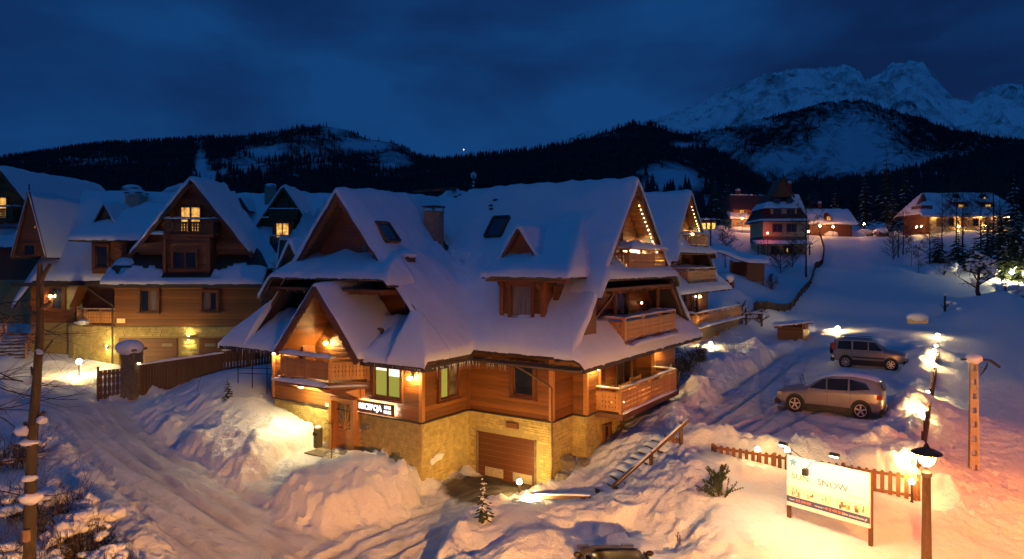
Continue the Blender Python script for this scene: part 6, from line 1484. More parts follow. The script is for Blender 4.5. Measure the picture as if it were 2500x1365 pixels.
for z_ in (.4, .85): MB().bar((-2, 0, z_), (2.2, 0, z_), .05, .1).build('rail', M_WOODB, pg_)
lump_snow(pg_, (-2.1, 0, .9), (2.3, 0, .9), .3, .2)

# ------------------------------------------------------------------ cars
def car(label, loc, rz, L, Wd, stations, paint, roof_z, wheel_r, wb, win, clad=True, kind='mpv', group=None, snow=None, cat='car', parts=True):
    """stations: (x, bottom z, belt z, top z, half width low, half width top)"""
    t = thing('parked_car', label, cat, loc, rz, group)
    M_P = plain(paint[0], paint[1], .28, metal=.55, noise=.05, nscale=2)
    m = MB(); rings = []
    for (x, zb, zl, zt, wl_, wt) in stations:
        rings.append([(x, -wl_ * .9, zb), (x, -wl_, zb + .14), (x, -wl_ * 1.0, (zb + zl) / 2 + .05), (x, -wl_ * .985, zl - .05), (x, -wl_ * .95, zl), (x, -(wt + .02), zt - .09), (x, -wt * .9, zt - .02), (x, -wt * .5, zt + .015), (x, 0, zt + .02),
                      (x, wt * .5, zt + .015), (x, wt * .9, zt - .02), (x, wt + .02, zt - .09), (x, wl_ * .95, zl), (x, wl_ * .985, zl - .05), (x, wl_ * 1.0, (zb + zl) / 2 + .05), (x, wl_, zb + .14), (x, wl_ * .9, zb)])
    vs = [p for r in rings for p in r]; n = 17; fs = []
    for i in range(len(rings) - 1):
        for k in range(n):
            a = i * n + k; b = i * n + (k + 1) % n; fs.append((a, b, b + n, a + n))
    fs.append(tuple(range(n))[::-1]); fs.append(tuple((len(rings) - 1) * n + k for k in range(n)))
    m.add(vs, fs); bd_ = m.build('body', M_P, t, smooth=True)
    md = bd_.modifiers.new('sub', 'SUBSURF'); md.levels = 2; md.render_levels = 2
    MG = M_GLASS
    # side windows
    for s in (-1, 1):
        for poly in win['side']:
            pts = [(x, s * y, z) for x, y, z in poly]
            if s > 0: pts = pts[::-1]
            MB().prism(pts, (0, s * .012, 0)).build('window', MG, t)
    for nm, poly in (('windscreen', win['front']), ('rear_window', win['rear'])):
        if poly: MB().add(poly + [(p[0] + (.02 if nm == 'windscreen' else -.02) * win['dir'], p[1], p[2] + .012) for p in poly], [(3, 2, 1, 0), (4, 5, 6, 7), (0, 1, 5, 4), (1, 2, 6, 5), (2, 3, 7, 6), (3, 0, 4, 7)]).build(nm, MG, t)
    hw = Wd / 2
    for s in (-1, 1):
        for x in (-wb / 2, wb / 2):
            ar = MB().tube([(x, s * (hw - .16), wheel_r), (x, s * (hw + .005), wheel_r)], wheel_r + .085, 22).build('wheel_arch', M_BLACK, t)
            w = MB(); w.tube([(0, s * -.1, 0), (0, s * .03, 0), (0, s * .05, 0)], [wheel_r, wheel_r, wheel_r - .03], 24)
            wh_ = w.build('wheel', plain('tyre', (.012, .012, .012), .8), t, (x, s * (hw - .02), wheel_r))
            sp = MB(); sp.tube([(0, s * .045, 0), (0, s * .058, 0)], .06, 10)
            ri = win.get('spokes', 5)
            for k in range(ri):
                a = 2 * math.pi * k / ri + .3; sp.bar((0, s * .055, 0), (math.cos(a) * wheel_r * .68, s * .055, math.sin(a) * wheel_r * .68), .06, .02, up=(0, 1, 0))
            for k in range(20):
                a = 2 * math.pi * k / 20; b = 2 * math.pi * (k + 1) / 20; r_ = wheel_r * .68
                sp.bar((math.cos(a) * r_, s * .055, math.sin(a) * r_), (math.cos(b) * r_, s * .055, math.sin(b) * r_), .025, .025, up=(0, 1, 0))
            sp.build('rim', plain('alloy', (.55, .52, .48), .3, metal=.4), wh_)
        MB().box(-wb / 2 + wheel_r + .05, wb / 2 - wheel_r - .05, min(s * (hw - .02), s * (hw + .02)), max(s * (hw - .02), s * (hw + .02)), win['zb'] - .02, win['zb'] + .16).build('sill_cladding', M_BLACK, t)
        for x in win['gaps']: MB().box(x - .006, x + .006, min(s * (hw - .03), s * (hw + .004)), max(s * (hw - .03), s * (hw + .004)), win['zb'] + .2, win['belt'] - .03).build('door_gap', M_BLACK, t)
        for x in win['handles']: MB().box(x - .09, x + .09, min(s * (hw - .02), s * (hw + .03)), max(s * (hw - .02), s * (hw + .03)), win['belt'] - .16, win['belt'] - .12).build('door_handle', M_P, t)
        MB().ell((win['mirror'], s * (hw + .10), win['belt'] + .06), (.07, .12, .08), 8, 6).build('wing_mirror', M_P, t, smooth=True)
        MB().box(*win['head'][:2], min(s * (hw * .55), s * (hw * .93)), max(s * (hw * .55), s * (hw * .93)), *win['head'][2:]).build('headlight', plain('headlamp', (.5, .48, .42), .1), t)
        MB().box(*win['tail'][:2], min(s * (hw * .70), s * (hw * .97)), max(s * (hw * .70), s * (hw * .97)), *win['tail'][2:]).build('tail_light', plain('tail_red', (.35, .02, .015), .25), t)
    for x0, x1 in win['bumpers']: MB().box(x0, x1, -hw * .92, hw * .92, win['zb'] - .0, win['zb'] + .22).build('bumper', M_BLACK, t)
    return t, M_P
# nearer car: long silver crossover, nose to the left, windscreen and roof under snow
c1a = Vector(gp(1957, 997, 2.0)); c1b = Vector(gp(2100, 1014, 2.0)); cm = (c1a + c1b) / 2
rz1 = RA + math.pi
hw1 = .89
st1 = [(2.27, .42, .68, .70, .55, .45), (2.18, .30, .72, .80, .78, .62), (1.9, .24, .78, .90, .87, .70), (1.3, .22, .92, 1.00, .89, .72), (.98, .22, .97, 1.04, .89, .70), (.25, .22, 1.0, 1.50, .89, .60), (-.1, .22, 1.01, 1.60, .89, .62), (-.9, .22, 1.03, 1.65, .89, .62), (-1.6, .22, 1.06, 1.60, .89, .60), (-2.0, .24, 1.08, 1.50, .88, .57), (-2.18, .28, 1.06, 1.30, .84, .56), (-2.28, .36, .95, 1.08, .74, .55)]
w1 = dict(side=[[(.80, .80, 1.05), (.05, .83, 1.05), (.05, .70, 1.47), (.20, .695, 1.44)], [(.0, .83, 1.05), (-.85, .83, 1.08), (-.85, .70, 1.54), (.0, .70, 1.49)], [(-.92, .83, 1.08), (-1.75, .80, 1.2), (-1.55, .71, 1.42), (-.92, .70, 1.54)]],
          front=None, rear=[(-2.13, -.5, 1.46), (-2.13, .5, 1.46), (-2.27, .58, 1.14), (-2.27, -.58, 1.14)], dir=1, zb=.24, belt=1.02, gaps=[.95, 0.0, -.95], handles=[.15, -.8], mirror=.75, head=(2.0, 2.2, .68, .80), tail=(-2.24, -2.0, .82, 1.0), bumpers=[(2.1, 2.3), (-2.32, -2.1)], spokes=5)
w1['head'] = (2.0, 2.19, .66, .79)
ca, MP1 = car('silver crossover with snow on its roof and windscreen, wipers raised, nearer in the car park', (cm.x, cm.y, 2.0), rz1, 4.54, 1.78, st1, ('silver_paint', (.33, .30, .27)), 1.6, .345, 2.76, w1, group='cars in the car park')
sn1 = MB(); rows = []
for i, x in enumerate(np.linspace(1.05, -2.05, 14)):
    zt = float(np.interp(-x, [-1.05, -.25, .1, .9, 1.6, 2.05], [1.03, 1.49, 1.60, 1.66, 1.61, 1.50])); hwx = .60
    for y in np.linspace(-hwx, hwx, 9):
        rows.append((x, y, zt + .075 * (1 - (y / hwx) ** 4) - .03 + .012 * random.random()))
sn1.add(rows, [(i * 9 + k, i * 9 + k + 1, (i + 1) * 9 + k + 1, (i + 1) * 9 + k) for i in range(13) for k in range(8)]); sn1.build('roof_snow', M_SNOW, ca, smooth=True)
for y_ in (-.35, .3): MB().tube([(1.15, y_, 1.02), (1.28, y_ + .05, 1.45)], .012, 5).build('wiper', M_BLACK, ca)
# farther car: older boxy silver off-roader, nose to the right
c2 = Vector(((gp(2073, 890, 2.0)[0] + gp(2168, 903, 2.0)[0]) / 2, 46.9, 2.0))
hw2 = .87
st2 = [(2.18, .42, .80, .82, .62, .5), (2.08, .34, .90, .94, .80, .66), (1.5, .32, .98, 1.04, .86, .70), (.95, .32, 1.03, 1.10, .87, .72), (.35, .32, 1.04, 1.62, .87, .64), (.0, .32, 1.04, 1.70, .87, .65), (-.9, .32, 1.04, 1.71, .87, .65), (-1.7, .32, 1.04, 1.69, .87, .65), (-1.98, .34, 1.04, 1.62, .85, .63), (-2.1, .38, 1.0, 1.12, .80, .64)]
w2 = dict(side=[[(.85, .79, 1.09), (.05, .82, 1.09), (.05, .73, 1.56), (.40, .72, 1.54)], [(-.02, .82, 1.09), (-.88, .82, 1.09), (-.88, .73, 1.59), (-.02, .73, 1.58)], [(-.98, .82, 1.09), (-1.82, .80, 1.09), (-1.75, .73, 1.57), (-.98, .73, 1.59)]],
          front=[(.93, -.62, 1.14), (.93, .62, 1.14), (.38, .55, 1.56), (.38, -.55, 1.56)], rear=[(-2.02, -.55, 1.58), (-2.02, .55, 1.58), (-2.1, .6, 1.15), (-2.1, -.6, 1.15)], dir=1, zb=.34, belt=1.04, gaps=[.95, .0, -.93], handles=[-.1 - .7 + .9, -.8], mirror=.85, head=(1.98, 2.14, .74, .88), tail=(-2.14, -2.0, 1.05, 1.45), bumpers=[(2.0, 2.28), (-2.24, -2.0)], spokes=7)
cbb, MP2 = car('old boxy silver off-roader with roof bars and spare wheel, farther back in the car park', c2, RA + .05, 4.5, 1.75, st2, ('dusty_silver_paint', (.30, .28, .26)), 1.7, .34, 2.62, w2, group='cars in the car park')
for s in (-1, 1): MB().tube([(.2, s * .58, 1.70), (.1, s * .58, 1.78), (-1.6, s * .58, 1.79), (-1.75, s * .58, 1.70)], .018, 6).build('roof_bar', M_BLACK, cbb); MB().box(-.95, .95, min(s * .87, s * .90), max(s * .87, s * .90), .62, .70).build('side_moulding', M_BLACK, cbb)
MB().tube([(-2.14, .05, 1.0), (-2.34, .05, 1.0)], .33, 20).build('spare_wheel', M_BLACK, cbb)
# car whose roof shows at the bottom edge
c3 = Vector((2.78, 17.6, H(2.78, 17.6)))
st3 = [(2.2, .3, .7, .75, .78, .6), (1.3, .25, .95, 1.0, .88, .7), (.9, .22, .98, 1.04, .88, .7), (.2, .22, 1.0, 1.42, .88, .62), (-.3, .22, 1.0, 1.5, .88, .62), (-1.1, .22, 1.02, 1.5, .88, .6), (-1.7, .24, 1.02, 1.35, .86, .58), (-2.15, .3, .95, 1.08, .78, .6)]
w3 = dict(side=[[(.75, .80, 1.03), (.0, .82, 1.03), (.0, .70, 1.38), (.25, .695, 1.34)], [(-.06, .82, 1.03), (-1.1, .82, 1.04), (-1.0, .70, 1.40), (-.06, .70, 1.41)]], front=[(.86, -.62, 1.08), (.86, .62, 1.08), (.30, .55, 1.38), (.30, -.55, 1.38)], rear=[(-1.72, -.5, 1.34), (-1.72, .5, 1.34), (-2.05, .58, 1.10), (-2.05, -.58, 1.10)], dir=1, zb=.24, belt=1.0, gaps=[.95, 0, -.95], handles=[.1, -.8], mirror=.75, head=(2.02, 2.16, .62, .76), tail=(-2.16, -2.0, .8, .95), bumpers=[(2.05, 2.24), (-2.24, -2.05)], spokes=5)
c3o, _m = car('dark car at the very bottom edge, only its glossy roof showing', (2.78, 17.55, 3.0 - 1.5 - .02), math.radians(92), 4.4, 1.76, st3, ('dark_paint', (.03, .025, .015)), 1.5, .33, 2.6, w3)
c3o.location.z = H(2.78, 17.55) if H(2.78, 17.55) > .2 else .0
for o_, xs_ in ((ca, (2.30, -2.33)), (cbb, (2.29, -2.26))):
    for x_ in xs_: MB().box(x_ - .012, x_ + .012, -.26, .26, .42, .53).build('number_plate', M_WHITE, o_)
    MB().box(-1.6, 1.6, -.7, .7, .16, .3).build('underbody', M_BLACK, o_)
# snow-covered vehicles far up the field
for k, (px, Y, lab) in enumerate(((2112, 156, 'car buried in snow at the top of the field, left of the other buried car'), (2150, 157, 'car buried in snow at the top of the field, next to the snow-capped box'),)):
    l = fitY(px, Y); t = thing('buried_car', lab, 'car', l, .2, 'cars buried in snow at the field top')
    MB().ell((0, 0, .6), (2.1, .85, .65), 16, 8, .1).build('body', MP2, t, smooth=True); MB().ell((0, 0, 1.05), (1.9, .85, .6), 16, 8, .12).build('snow', M_SNOW, t, smooth=True)
    for x_ in (-1.2, 1.2): MB().tube([(x_, -.8, .3), (x_, -.9, .3)], .32, 12).build('wheel', M_BLACK, t)
l = fitY(2153, 150); t = thing('snowy_kiosk', 'small dark box with a square block of snow on top at the field end', 'kiosk', l)
MB().box(-.9, .9, -.6, .6, -.5, 1.3).build('body', M_WOODD, t); MB().ell((0, 0, 1.35), (1.25, .9, .8), 4 * 4, 8, .05).build('snow', M_SNOW, t, smooth=True)
for k, (px, Y) in enumerate(((1760, 150), (1800, 148), (1830, 147), (2030, 150), (2060, 152), (2085, 153), (2190, 156))):
    l = fitY(px, Y); t = tag(MB().ell((0, 0, .3), (1.5 + (k % 3) * .6, .8, .8), 12, 7, .3).build('snow_heap', M_SNOW, None, l, smooth=True), 'snow heap atop the field, ' + ['leftmost, below the lit glass building', 'in front of the red roofed house wall', 'under the porch of the red roofed house', 'beside the cottage lamps', 'between cottage and buried cars', 'just left of the buried cars', 'right of the snow-capped kiosk'][k], 'snow heap', 'snow heaps at the field top')

for o_ in (ca, cbb): o_.scale = (1.04, 1.04, 1.16)
# ------------------------------------------------------------------ trees and bushes
def branch(m, p, d, L, r, depth, spread, up=.15, n=5, sm=None, minr=.006, jitter=.25):
    pts = [p.copy()]; rs = [r]; dd = d.copy(); q = p.copy()
    for i in range(n):
        dd = (dd + Vector((random.gauss(0, jitter), random.gauss(0, jitter), random.gauss(0, jitter) + up)) * .35).normalized()
        q = q + dd * L / n; pts.append(q.copy()); rs.append(max(minr * .7, r * (1 - .65 * (i + 1) / n)))
    m.tube(pts, rs, 5 if r < .05 else 8, cap=True)
    if sm is not None and random.random() < .5 and r > .01:
        k = random.randint(1, n); c = pts[k]; s = random.uniform(.5, 1.4) * sm
        SNB.ell((c.x, c.y, c.z + s * .3), (s, s * .8, s * .5), 7, 5, .25)
    if depth > 0:
        for k in range(random.randint(3, 4)):
            i = random.randint(1, n - 1); b = pts[i]; ax = Vector((random.gauss(0, 1), random.gauss(0, 1), random.gauss(0, .6))).normalized()
            nd = (dd * (1 - spread) + ax * spread).normalized()
            branch(m, b, nd, L * random.uniform(.45, .7), rs[i] * .6, depth - 1, spread, up, n, sm, minr, jitter)
SNB = MB()
def bare_tree(label, loc, h, r, nb=10, depth=2, spread=.55, start=.3, group=None, cat='tree', snow=None, trunk=True, name='bare_tree', lean=0, minr=.006, bl=.42):
    global SNB
    SNB = MB(); t = thing(name, label, cat, loc, 0, group)
    tm = MB(); pts = [Vector((lean * (k / 8) ** 1.5 + random.gauss(0, r * .25), random.gauss(0, r * .25), -.3 + (h + .3) * k / 8)) for k in range(9)]
    rs = [max(.01, r * (1 - .85 * k / 8)) for k in range(9)]
    tm.tube(pts, rs, 9); tm.build('trunk', M_BARK if r > .05 else M_TWIG, t)
    cm_ = MB()
    for k in range(nb):
        u = start + (1 - start) * (k + random.random()) / nb; i = min(7, int(u * 8)); p = pts[i].lerp(pts[i + 1], u * 8 - i); a = random.random() * 6.28
        d = Vector((math.cos(a), math.sin(a), random.uniform(.3, 1.0))).normalized()
        branch(cm_, p, d, h * bl * (1.15 - u * .75), max(minr, rs[i] * .45), depth, spread, sm=snow, minr=minr)
    cm_.build('crown', M_TWIG, t)
    if snow and SNB.v: SNB.build('snow', M_SNOW, t, smooth=True, kind='stuff')
    return t
def spruce(label, loc, h, w, group=None, snow=.4, tiers=14, name='spruce_tree', cat='tree', per=11, q=1.0):
    t = thing(name, label, cat, loc, 0, group)
    MB().tube([(0, 0, -.3), (0, 0, h * .97)], [h * .018 + .01, .01], 7).build('trunk', M_BARK, t)
    m = MB(); s = MB()
    for k in range(tiers):
        u = (k + .3) / tiers; z = h * (.1 + .88 * u); R = w * (1 - u) ** .85 * random.uniform(.8, 1.15) + .03 * h * .3
        for j in range(max(4, int(per * (1 - u * .5)))):
            a = random.random() * 6.28; Rj = R * random.uniform(.65, 1.15); dz = -Rj * random.uniform(.15, .5)
            c, sn_ = math.cos(a), math.sin(a); px_, py_ = -sn_, c; ww = Rj * .18 * q + .02
            nseg = 3
            for g_ in range(nseg):
                f0_, f1_ = g_ / nseg, (g_ + 1) / nseg
                wa = ww * (1 - f0_ * .6) * (1 if g_ else .5); wb_ = ww * (1 - f1_ * .9)
                za = z + dz * f0_ ** 1.4; zb_ = z + dz * f1_ ** 1.4
                A = (c * Rj * f0_ + px_ * wa, sn_ * Rj * f0_ + py_ * wa, za - wa * .5); B = (c * Rj * f0_ - px_ * wa, sn_ * Rj * f0_ - py_ * wa, za - wa * .5)
                C = (c * Rj * f1_ - px_ * wb_, sn_ * Rj * f1_ - py_ * wb_, zb_ - wb_ * .5); D = (c * Rj * f1_ + px_ * wb_, sn_ * Rj * f1_ + py_ * wb_, zb_ - wb_ * .5)
                T0 = (c * Rj * f0_, sn_ * Rj * f0_, za + .02 * h * .3); T1 = (c * Rj * f1_, sn_ * Rj * f1_, zb_ + .01)
                m.add([A, T0, B, C, T1, D], [(0, 1, 4, 5), (1, 2, 3, 4)])
                if random.random() < snow:
                    s.add([(A[0] * .97, A[1] * .97, A[2] + ww * .35 + .02), (T0[0], T0[1], T0[2] + ww * .3 + .02), (B[0] * .97, B[1] * .97, B[2] + ww * .35 + .02), (C[0], C[1], C[2] + ww * .3), (T1[0], T1[1], T1[2] + ww * .3 + .01), (D[0], D[1], D[2] + ww * .3)], [(0, 1, 4, 5), (1, 2, 3, 4)])
    m.build('crown', M_NEEDLE, t)
    if s.v: s.build('snow', M_SNOW, t, kind='stuff')
    return t
random.seed(21)
# small trees in the foreground
l = fitY(1180, 22.2); spruce('little spruce sapling loaded with snow in front of the garage drive', l, 1.5, .42, 'young spruces in the snow', snow=.28, tiers=9, per=9, q=1.6)
l = fitY(556, 33.5); spruce('tiny spruce on top of the left snow mound', (l[0], l[1], l[2] - .1), 1.15, .38, 'young spruces in the snow', snow=.2, tiers=9, per=12, q=1.6)
l = fitY(1755, 21.5); t = bare_tree('bushy snow-tipped spruce top sticking out of the snow left of the billboard', (l[0], l[1], l[2] - .1), .9, .03, nb=20, depth=1, spread=.35, start=.1, name='spruce_bush', cat='bush', snow=.035, minr=.014, bl=.75)
for c in t.children:
    if c.name.startswith('crown'): c.data.materials[0] = M_NEEDLE
ndl = MB()
for c in t.children:
    if c.name.startswith('crown'):
        vv = [v.co.copy() for v in c.data.vertices]
        for v in vv[::2]:
            for _ in range(5):
                d = Vector((random.gauss(0, 1), random.gauss(0, 1), random.gauss(.2, 1))).normalized() * random.uniform(.05, .10); q = Vector((random.gauss(0, 1), random.gauss(0, 1), 0)).normalized() * .012
                ndl.add([v - q, v + q, v + d], [(0, 1, 2)])
ndl.build('needles', M_NEEDLE, t)
l = fitY(808, 27.3); bare_tree('thin bare sapling standing in front of the reception door', (l[0], l[1], l[2]), 1.55, .022, nb=4, depth=1, start=.72, spread=.5, snow=None, lean=.1, bl=.5)
l = fitY(480, 35); bare_tree('single bare stick on the crest of the left snow mound', (l[0], l[1], l[2]), 1.3, .015, nb=2, depth=0, start=.5, lean=.4)
for px, Y, lab in ((1608, 25.9, 'twiggy shrub tip in the snow at the head of the stairs'), (1590, 25.2, 'second twiggy shrub tip beside the stairs post')):
    l = fitY(px, Y); bare_tree(lab, l, .55, .012, nb=10, depth=1, start=.05, group='shrub tips by the stairs', cat='bush', name='small_shrub', snow=.03)
for px, Y, lab in ((1405, 20.3, 'twig tips poking out of the front bank, left'), (1660, 19.8, 'twig tips poking out of the front bank, right')):
    l = fitY(px + 250 if px == 1405 else px, Y); bare_tree(lab, l, .3, .008, nb=7, depth=1, start=.05, cat='bush', name='small_shrub')
# rhododendron-like evergreen by the terrace
def leafy(label, loc, w, d, h, n, mat, group=None, snow=.0, ls=.09, name='evergreen_shrub', cat='shrub'):
    t = thing(name, label, cat, loc, 0, group); st = MB(); lf_ = MB(); s = MB()
    for k in range(14):
        a = random.random() * 6.28; st.tube([(0, 0, -.2), (math.cos(a) * w * .3, math.sin(a) * d * .3, h * .5), (math.cos(a) * w * .55, math.sin(a) * d * .55, h * random.uniform(.6, .95))], [.03, .02, .01], 5)
    st.build('stem', M_TWIG, t)
    cl = [(random.gauss(0, w * .35), random.gauss(0, d * .35), random.uniform(.1, 1) * h, random.uniform(.12, .3) * h) for _ in range(16)]
    for k in range(n):
        c = random.choice(cl); p = Vector((random.gauss(c[0], c[3] * .7), random.gauss(c[1], c[3] * .7), random.gauss(c[2], c[3] * .5)))
        a = Vector((random.gauss(0, 1), random.gauss(0, 1), random.gauss(-.2, .7))).normalized() * ls * random.uniform(.7, 1.6); b = a.cross(Vector((random.gauss(0, .3), random.gauss(0, .3), 1))).normalized() * ls * .28
        lf_.add([p, p + a * .5 + b, p + a, p + a * .5 - b], [(0, 1, 2, 3)])
    lf_.build('foliage', mat, t)
    if snow:
        for c in cl:
            if random.random() < snow: s.ell((c[0], c[1], c[2] + c[3] * .5), (c[3] * .9, c[3] * .8, c[3] * .4), 9, 6, .3)
        if s.v: s.build('snow', M_SNOW, t, smooth=True, kind='stuff')
    return t
M_LEAF = plain('evergreen_leaf', (.055, .075, .022), .5, noise=.4, nscale=6)
random.seed(5)
for (px, py, Y, w, h, lab) in ((1655, 930, 40.0, .5, 1.7, 'drooping evergreen shrub against the far corner of the ground terrace'), (1680, 900, 41.0, .7, 1.2, 'evergreen shrub on the bank just right of the terrace corner'), (1712, 890, 42.5, .6, .9, 'outer evergreen shrub on the snow bank right of the terrace')):
    l = fitY(px, Y); leafy(lab, (l[0], l[1], l[2] - .1), w, w * .8, h, 1500, M_LEAF, 'evergreens by the terrace', ls=.10)
l = fitY(1640, 44.5); leafy('evergreen boughs under the far eave of the big chalet', (l[0], l[1], 4.1), .9, .4, .5, 500, M_LEAF, ls=.10)
# big pruned tree at the left edge
random.seed(11)
lt = thing('pruned_tree', 'tall lopped bare tree trunk with snow pads in the left foreground', 'tree', (-10.15, 14.3, H(-10.15, 14.3)), 0)
z0 = lt.location.z
tz = lambda py: CH - (py - HY) / FOC * 14.3 - z0
tx = lambda px: (px - CX) / FOC * 14.3 + 10.15
MB().tube([(tx(70), 0, -.3), (tx(72), 0, tz(1365)), (tx(75), 0, tz(1180)), (tx(80), 0, tz(1050)), (tx(90), 0, tz(930)), (tx(98), 0, tz(800)), (tx(97), 0, tz(690)), (tx(98), 0, tz(642))], [.125, .12, .11, .10, .085, .075, .065, .045], 14).build('trunk', M_BARK, lt)
for (a, b, r_) in (((98, 690), (125, 645), .055), ((95, 755), (125, 738), .05), ((88, 925), (78, 895), .03), ((85, 1040), (110, 1005), .06), ((78, 1060), (62, 1030), .05), ((92, 770), (70, 742), .02), ((94, 880), (130, 830), .025)):
    MB().tube([(tx(a[0]), 0, tz(a[1])), (tx((a[0] + b[0]) / 2), -.05, tz((a[1] + b[1]) / 2) - .02), (tx(b[0]), -.02, tz(b[1]))], [r_, r_ * .85, r_ * .7], 8).build('branch', M_BARK, lt)
lt_pads = MB()
for (px, py, a, b) in ((75, 1078, .21, .10), (78, 1215, .26, .16), (60, 1050, .20, .15), (106, 1024, .12, .12), (76, 1165, .20, .09), (98, 855, .06, .05), (103, 860, .09, .06), (72, 930, .1, .1), (125, 1068, .05, .04)):
    lt_pads.ell((tx(px), -.05, tz(py)), (a * .85, a * .8, b * .75), 12, 8, .3)
lt_pads.build('snow', M_SNOW, lt, smooth=True, kind='stuff')
for py in (1280, 1300): MB().tube([(tx(76) - .0, -.145, tz(py) - .12), (tx(77), -.15, tz(py) + .12)], [.08, .075], 8).build('bare_wood_scar', plain('scar', (.16, .10, .06), .8), lt) if py == 1300 else None
# thin branches reaching in at the left edge
t = thing('bare_tree', 'fine bare twigs of a tree reaching in from the left edge', 'tree', (-15.6, 19.5, H(-15.6, 19.5)), 0)
MB().tube([(0, 0, -.3), (.1, 0, 4), (.2, 0, 8.0)], [.12, .1, .04], 8).build('trunk', M_BARK, t)
m = MB(); SNB = MB()
for k in range(17): 
    z = random.uniform(2.0, 8.0); branch(m, Vector((.1, 0, z)), Vector((1, random.uniform(-.4, .3), random.uniform(-.5, .3))).normalized(), random.uniform(1.6, 3.2), .022, 2, .4, up=.1, n=6, minr=.004)
m.build('crown', M_TWIG, t)
# snowy shrubbery at bottom left
random.seed(31)
def snowy_bush(label, loc, w, h, n=26, group='snowy bushes by the road', seed=1, padn=14, pad=.33, twig=True, dark=None):
    global SNB
    random.seed(seed); t = thing('snowy_bush', label, 'bush', loc, 0, group); m = MB(); SNB = MB()
    for k in range(n):
        a = random.random() * 6.28; sp = random.uniform(.15, .75)
        branch(m, Vector((math.cos(a) * w * .25, math.sin(a) * w * .25, -.1)), Vector((math.cos(a) * sp, math.sin(a) * sp, 1)).normalized(), h * random.uniform(.7, 1.15), .022, 2, .45, n=5, minr=.005)
    m.build('twigs', M_TWIG, t)
    lf_ = MB()
    for k in range(900):
        a = random.random() * 6.28; R = w * math.sqrt(random.random()) * .8; p = Vector((math.cos(a) * R, math.sin(a) * R, random.uniform(.05, .8) * h * (1 - .35 * R / w))); d = Vector((random.gauss(0, 1), random.gauss(0, 1), random.gauss(0, 1))).normalized() * .09; b = d.cross(Vector((0, 0, 1))).normalized() * .025
        lf_.add([p, p + d * .5 + b, p + d, p + d * .5 - b], [(0, 1, 2, 3)])
    lf_.build('foliage', plain('dead_leaf', (.035, .026, .014), .8, noise=.4), t)
    s = MB()
    for k in range(padn):
        a = random.random() * 6.28; R = w * math.sqrt(random.random()) * .85; r_ = pad * random.uniform(.35, 1.1); z = h * random.uniform(.45, .95) * (1 - .3 * R / w)
        for q in range(5): s.ell((math.cos(a) * R + random.gauss(0, r_ * .5), math.sin(a) * R + random.gauss(0, r_ * .5), z + random.gauss(0, r_ * .25)), (r_ * random.uniform(.35, .9), r_ * random.uniform(.35, .8), r_ * random.uniform(.22, .5)), 11, 7, .4)
    s.build('snow', M_SNOW, t, smooth=True, kind='stuff')
    return t
for k, (px, Y, w, h, lab) in enumerate(((205, 20.0, 1.0, 1.5, 'snow-piled bush nearest the road at the lower left'), (150, 21.5, 1.1, 1.6, 'large snow-piled bush behind the lopped tree'), (235, 18.2, .9, 1.5, 'twiggy snow-flecked bush by the wire fence'), (120, 18.6, 1.0, 1.4, 'dark snow-padded bush right of the lopped trunk'), (60, 22.5, 1.0, 1.2, 'low bush under blue snow left of the lopped tree'), (20, 18.2, .9, 1.5, 'dark bush at the very left edge'), (35, 27, 1.3, 1.2, 'rounded snowy shrub beyond the lopped tree at the left edge'))):
    l = fitY(px, Y); snowy_bush(lab, (l[0], l[1], l[2] - .1), w, h, seed=40 + k, n=22, padn=13 if k != 2 else 9, pad=.34)
# wire fence at the bottom left
wf0 = Vector(fitY(292, 19.4)); wf1 = Vector(fitY(400, 17.2)); t = thing('wire_fence', 'chain link fence with a square post at the bottom left of the road', 'fence', wf0, math.atan2(wf1.y - wf0.y, wf1.x - wf0.x))
Lw = (wf1 - wf0).length
for k in range(3): MB().box(-.05, .05, -.05, .05, -.3, 1.0).build('post', plain('old_post', (.12, .10, .09), .8), t, (k * Lw / 2, 0, 0)); lump_snow(t, (k * Lw / 2 - .06, 0, 1.0), (k * Lw / 2 + .06, 0, 1.0), .12, .06)
m = MB(); st_p = .075
for k in range(int(Lw / st_p) + 12):
    x_ = k * st_p
    m.bar((max(0, x_ - .85), 0, .85 if x_ >= .85 else x_), (min(x_, Lw), 0, 0 if x_ <= Lw else x_ - Lw), .006, .006) if max(0, x_ - .85) < Lw else None
    m.bar((max(0, x_ - .85), .008, 0 if x_ >= .85 else .85 - x_), (min(x_, Lw), .008, .85 if x_ <= Lw else .85 - (x_ - Lw)), .006, .006) if max(0, x_ - .85) < Lw else None
m.build('wire_mesh', M_GREY, t)
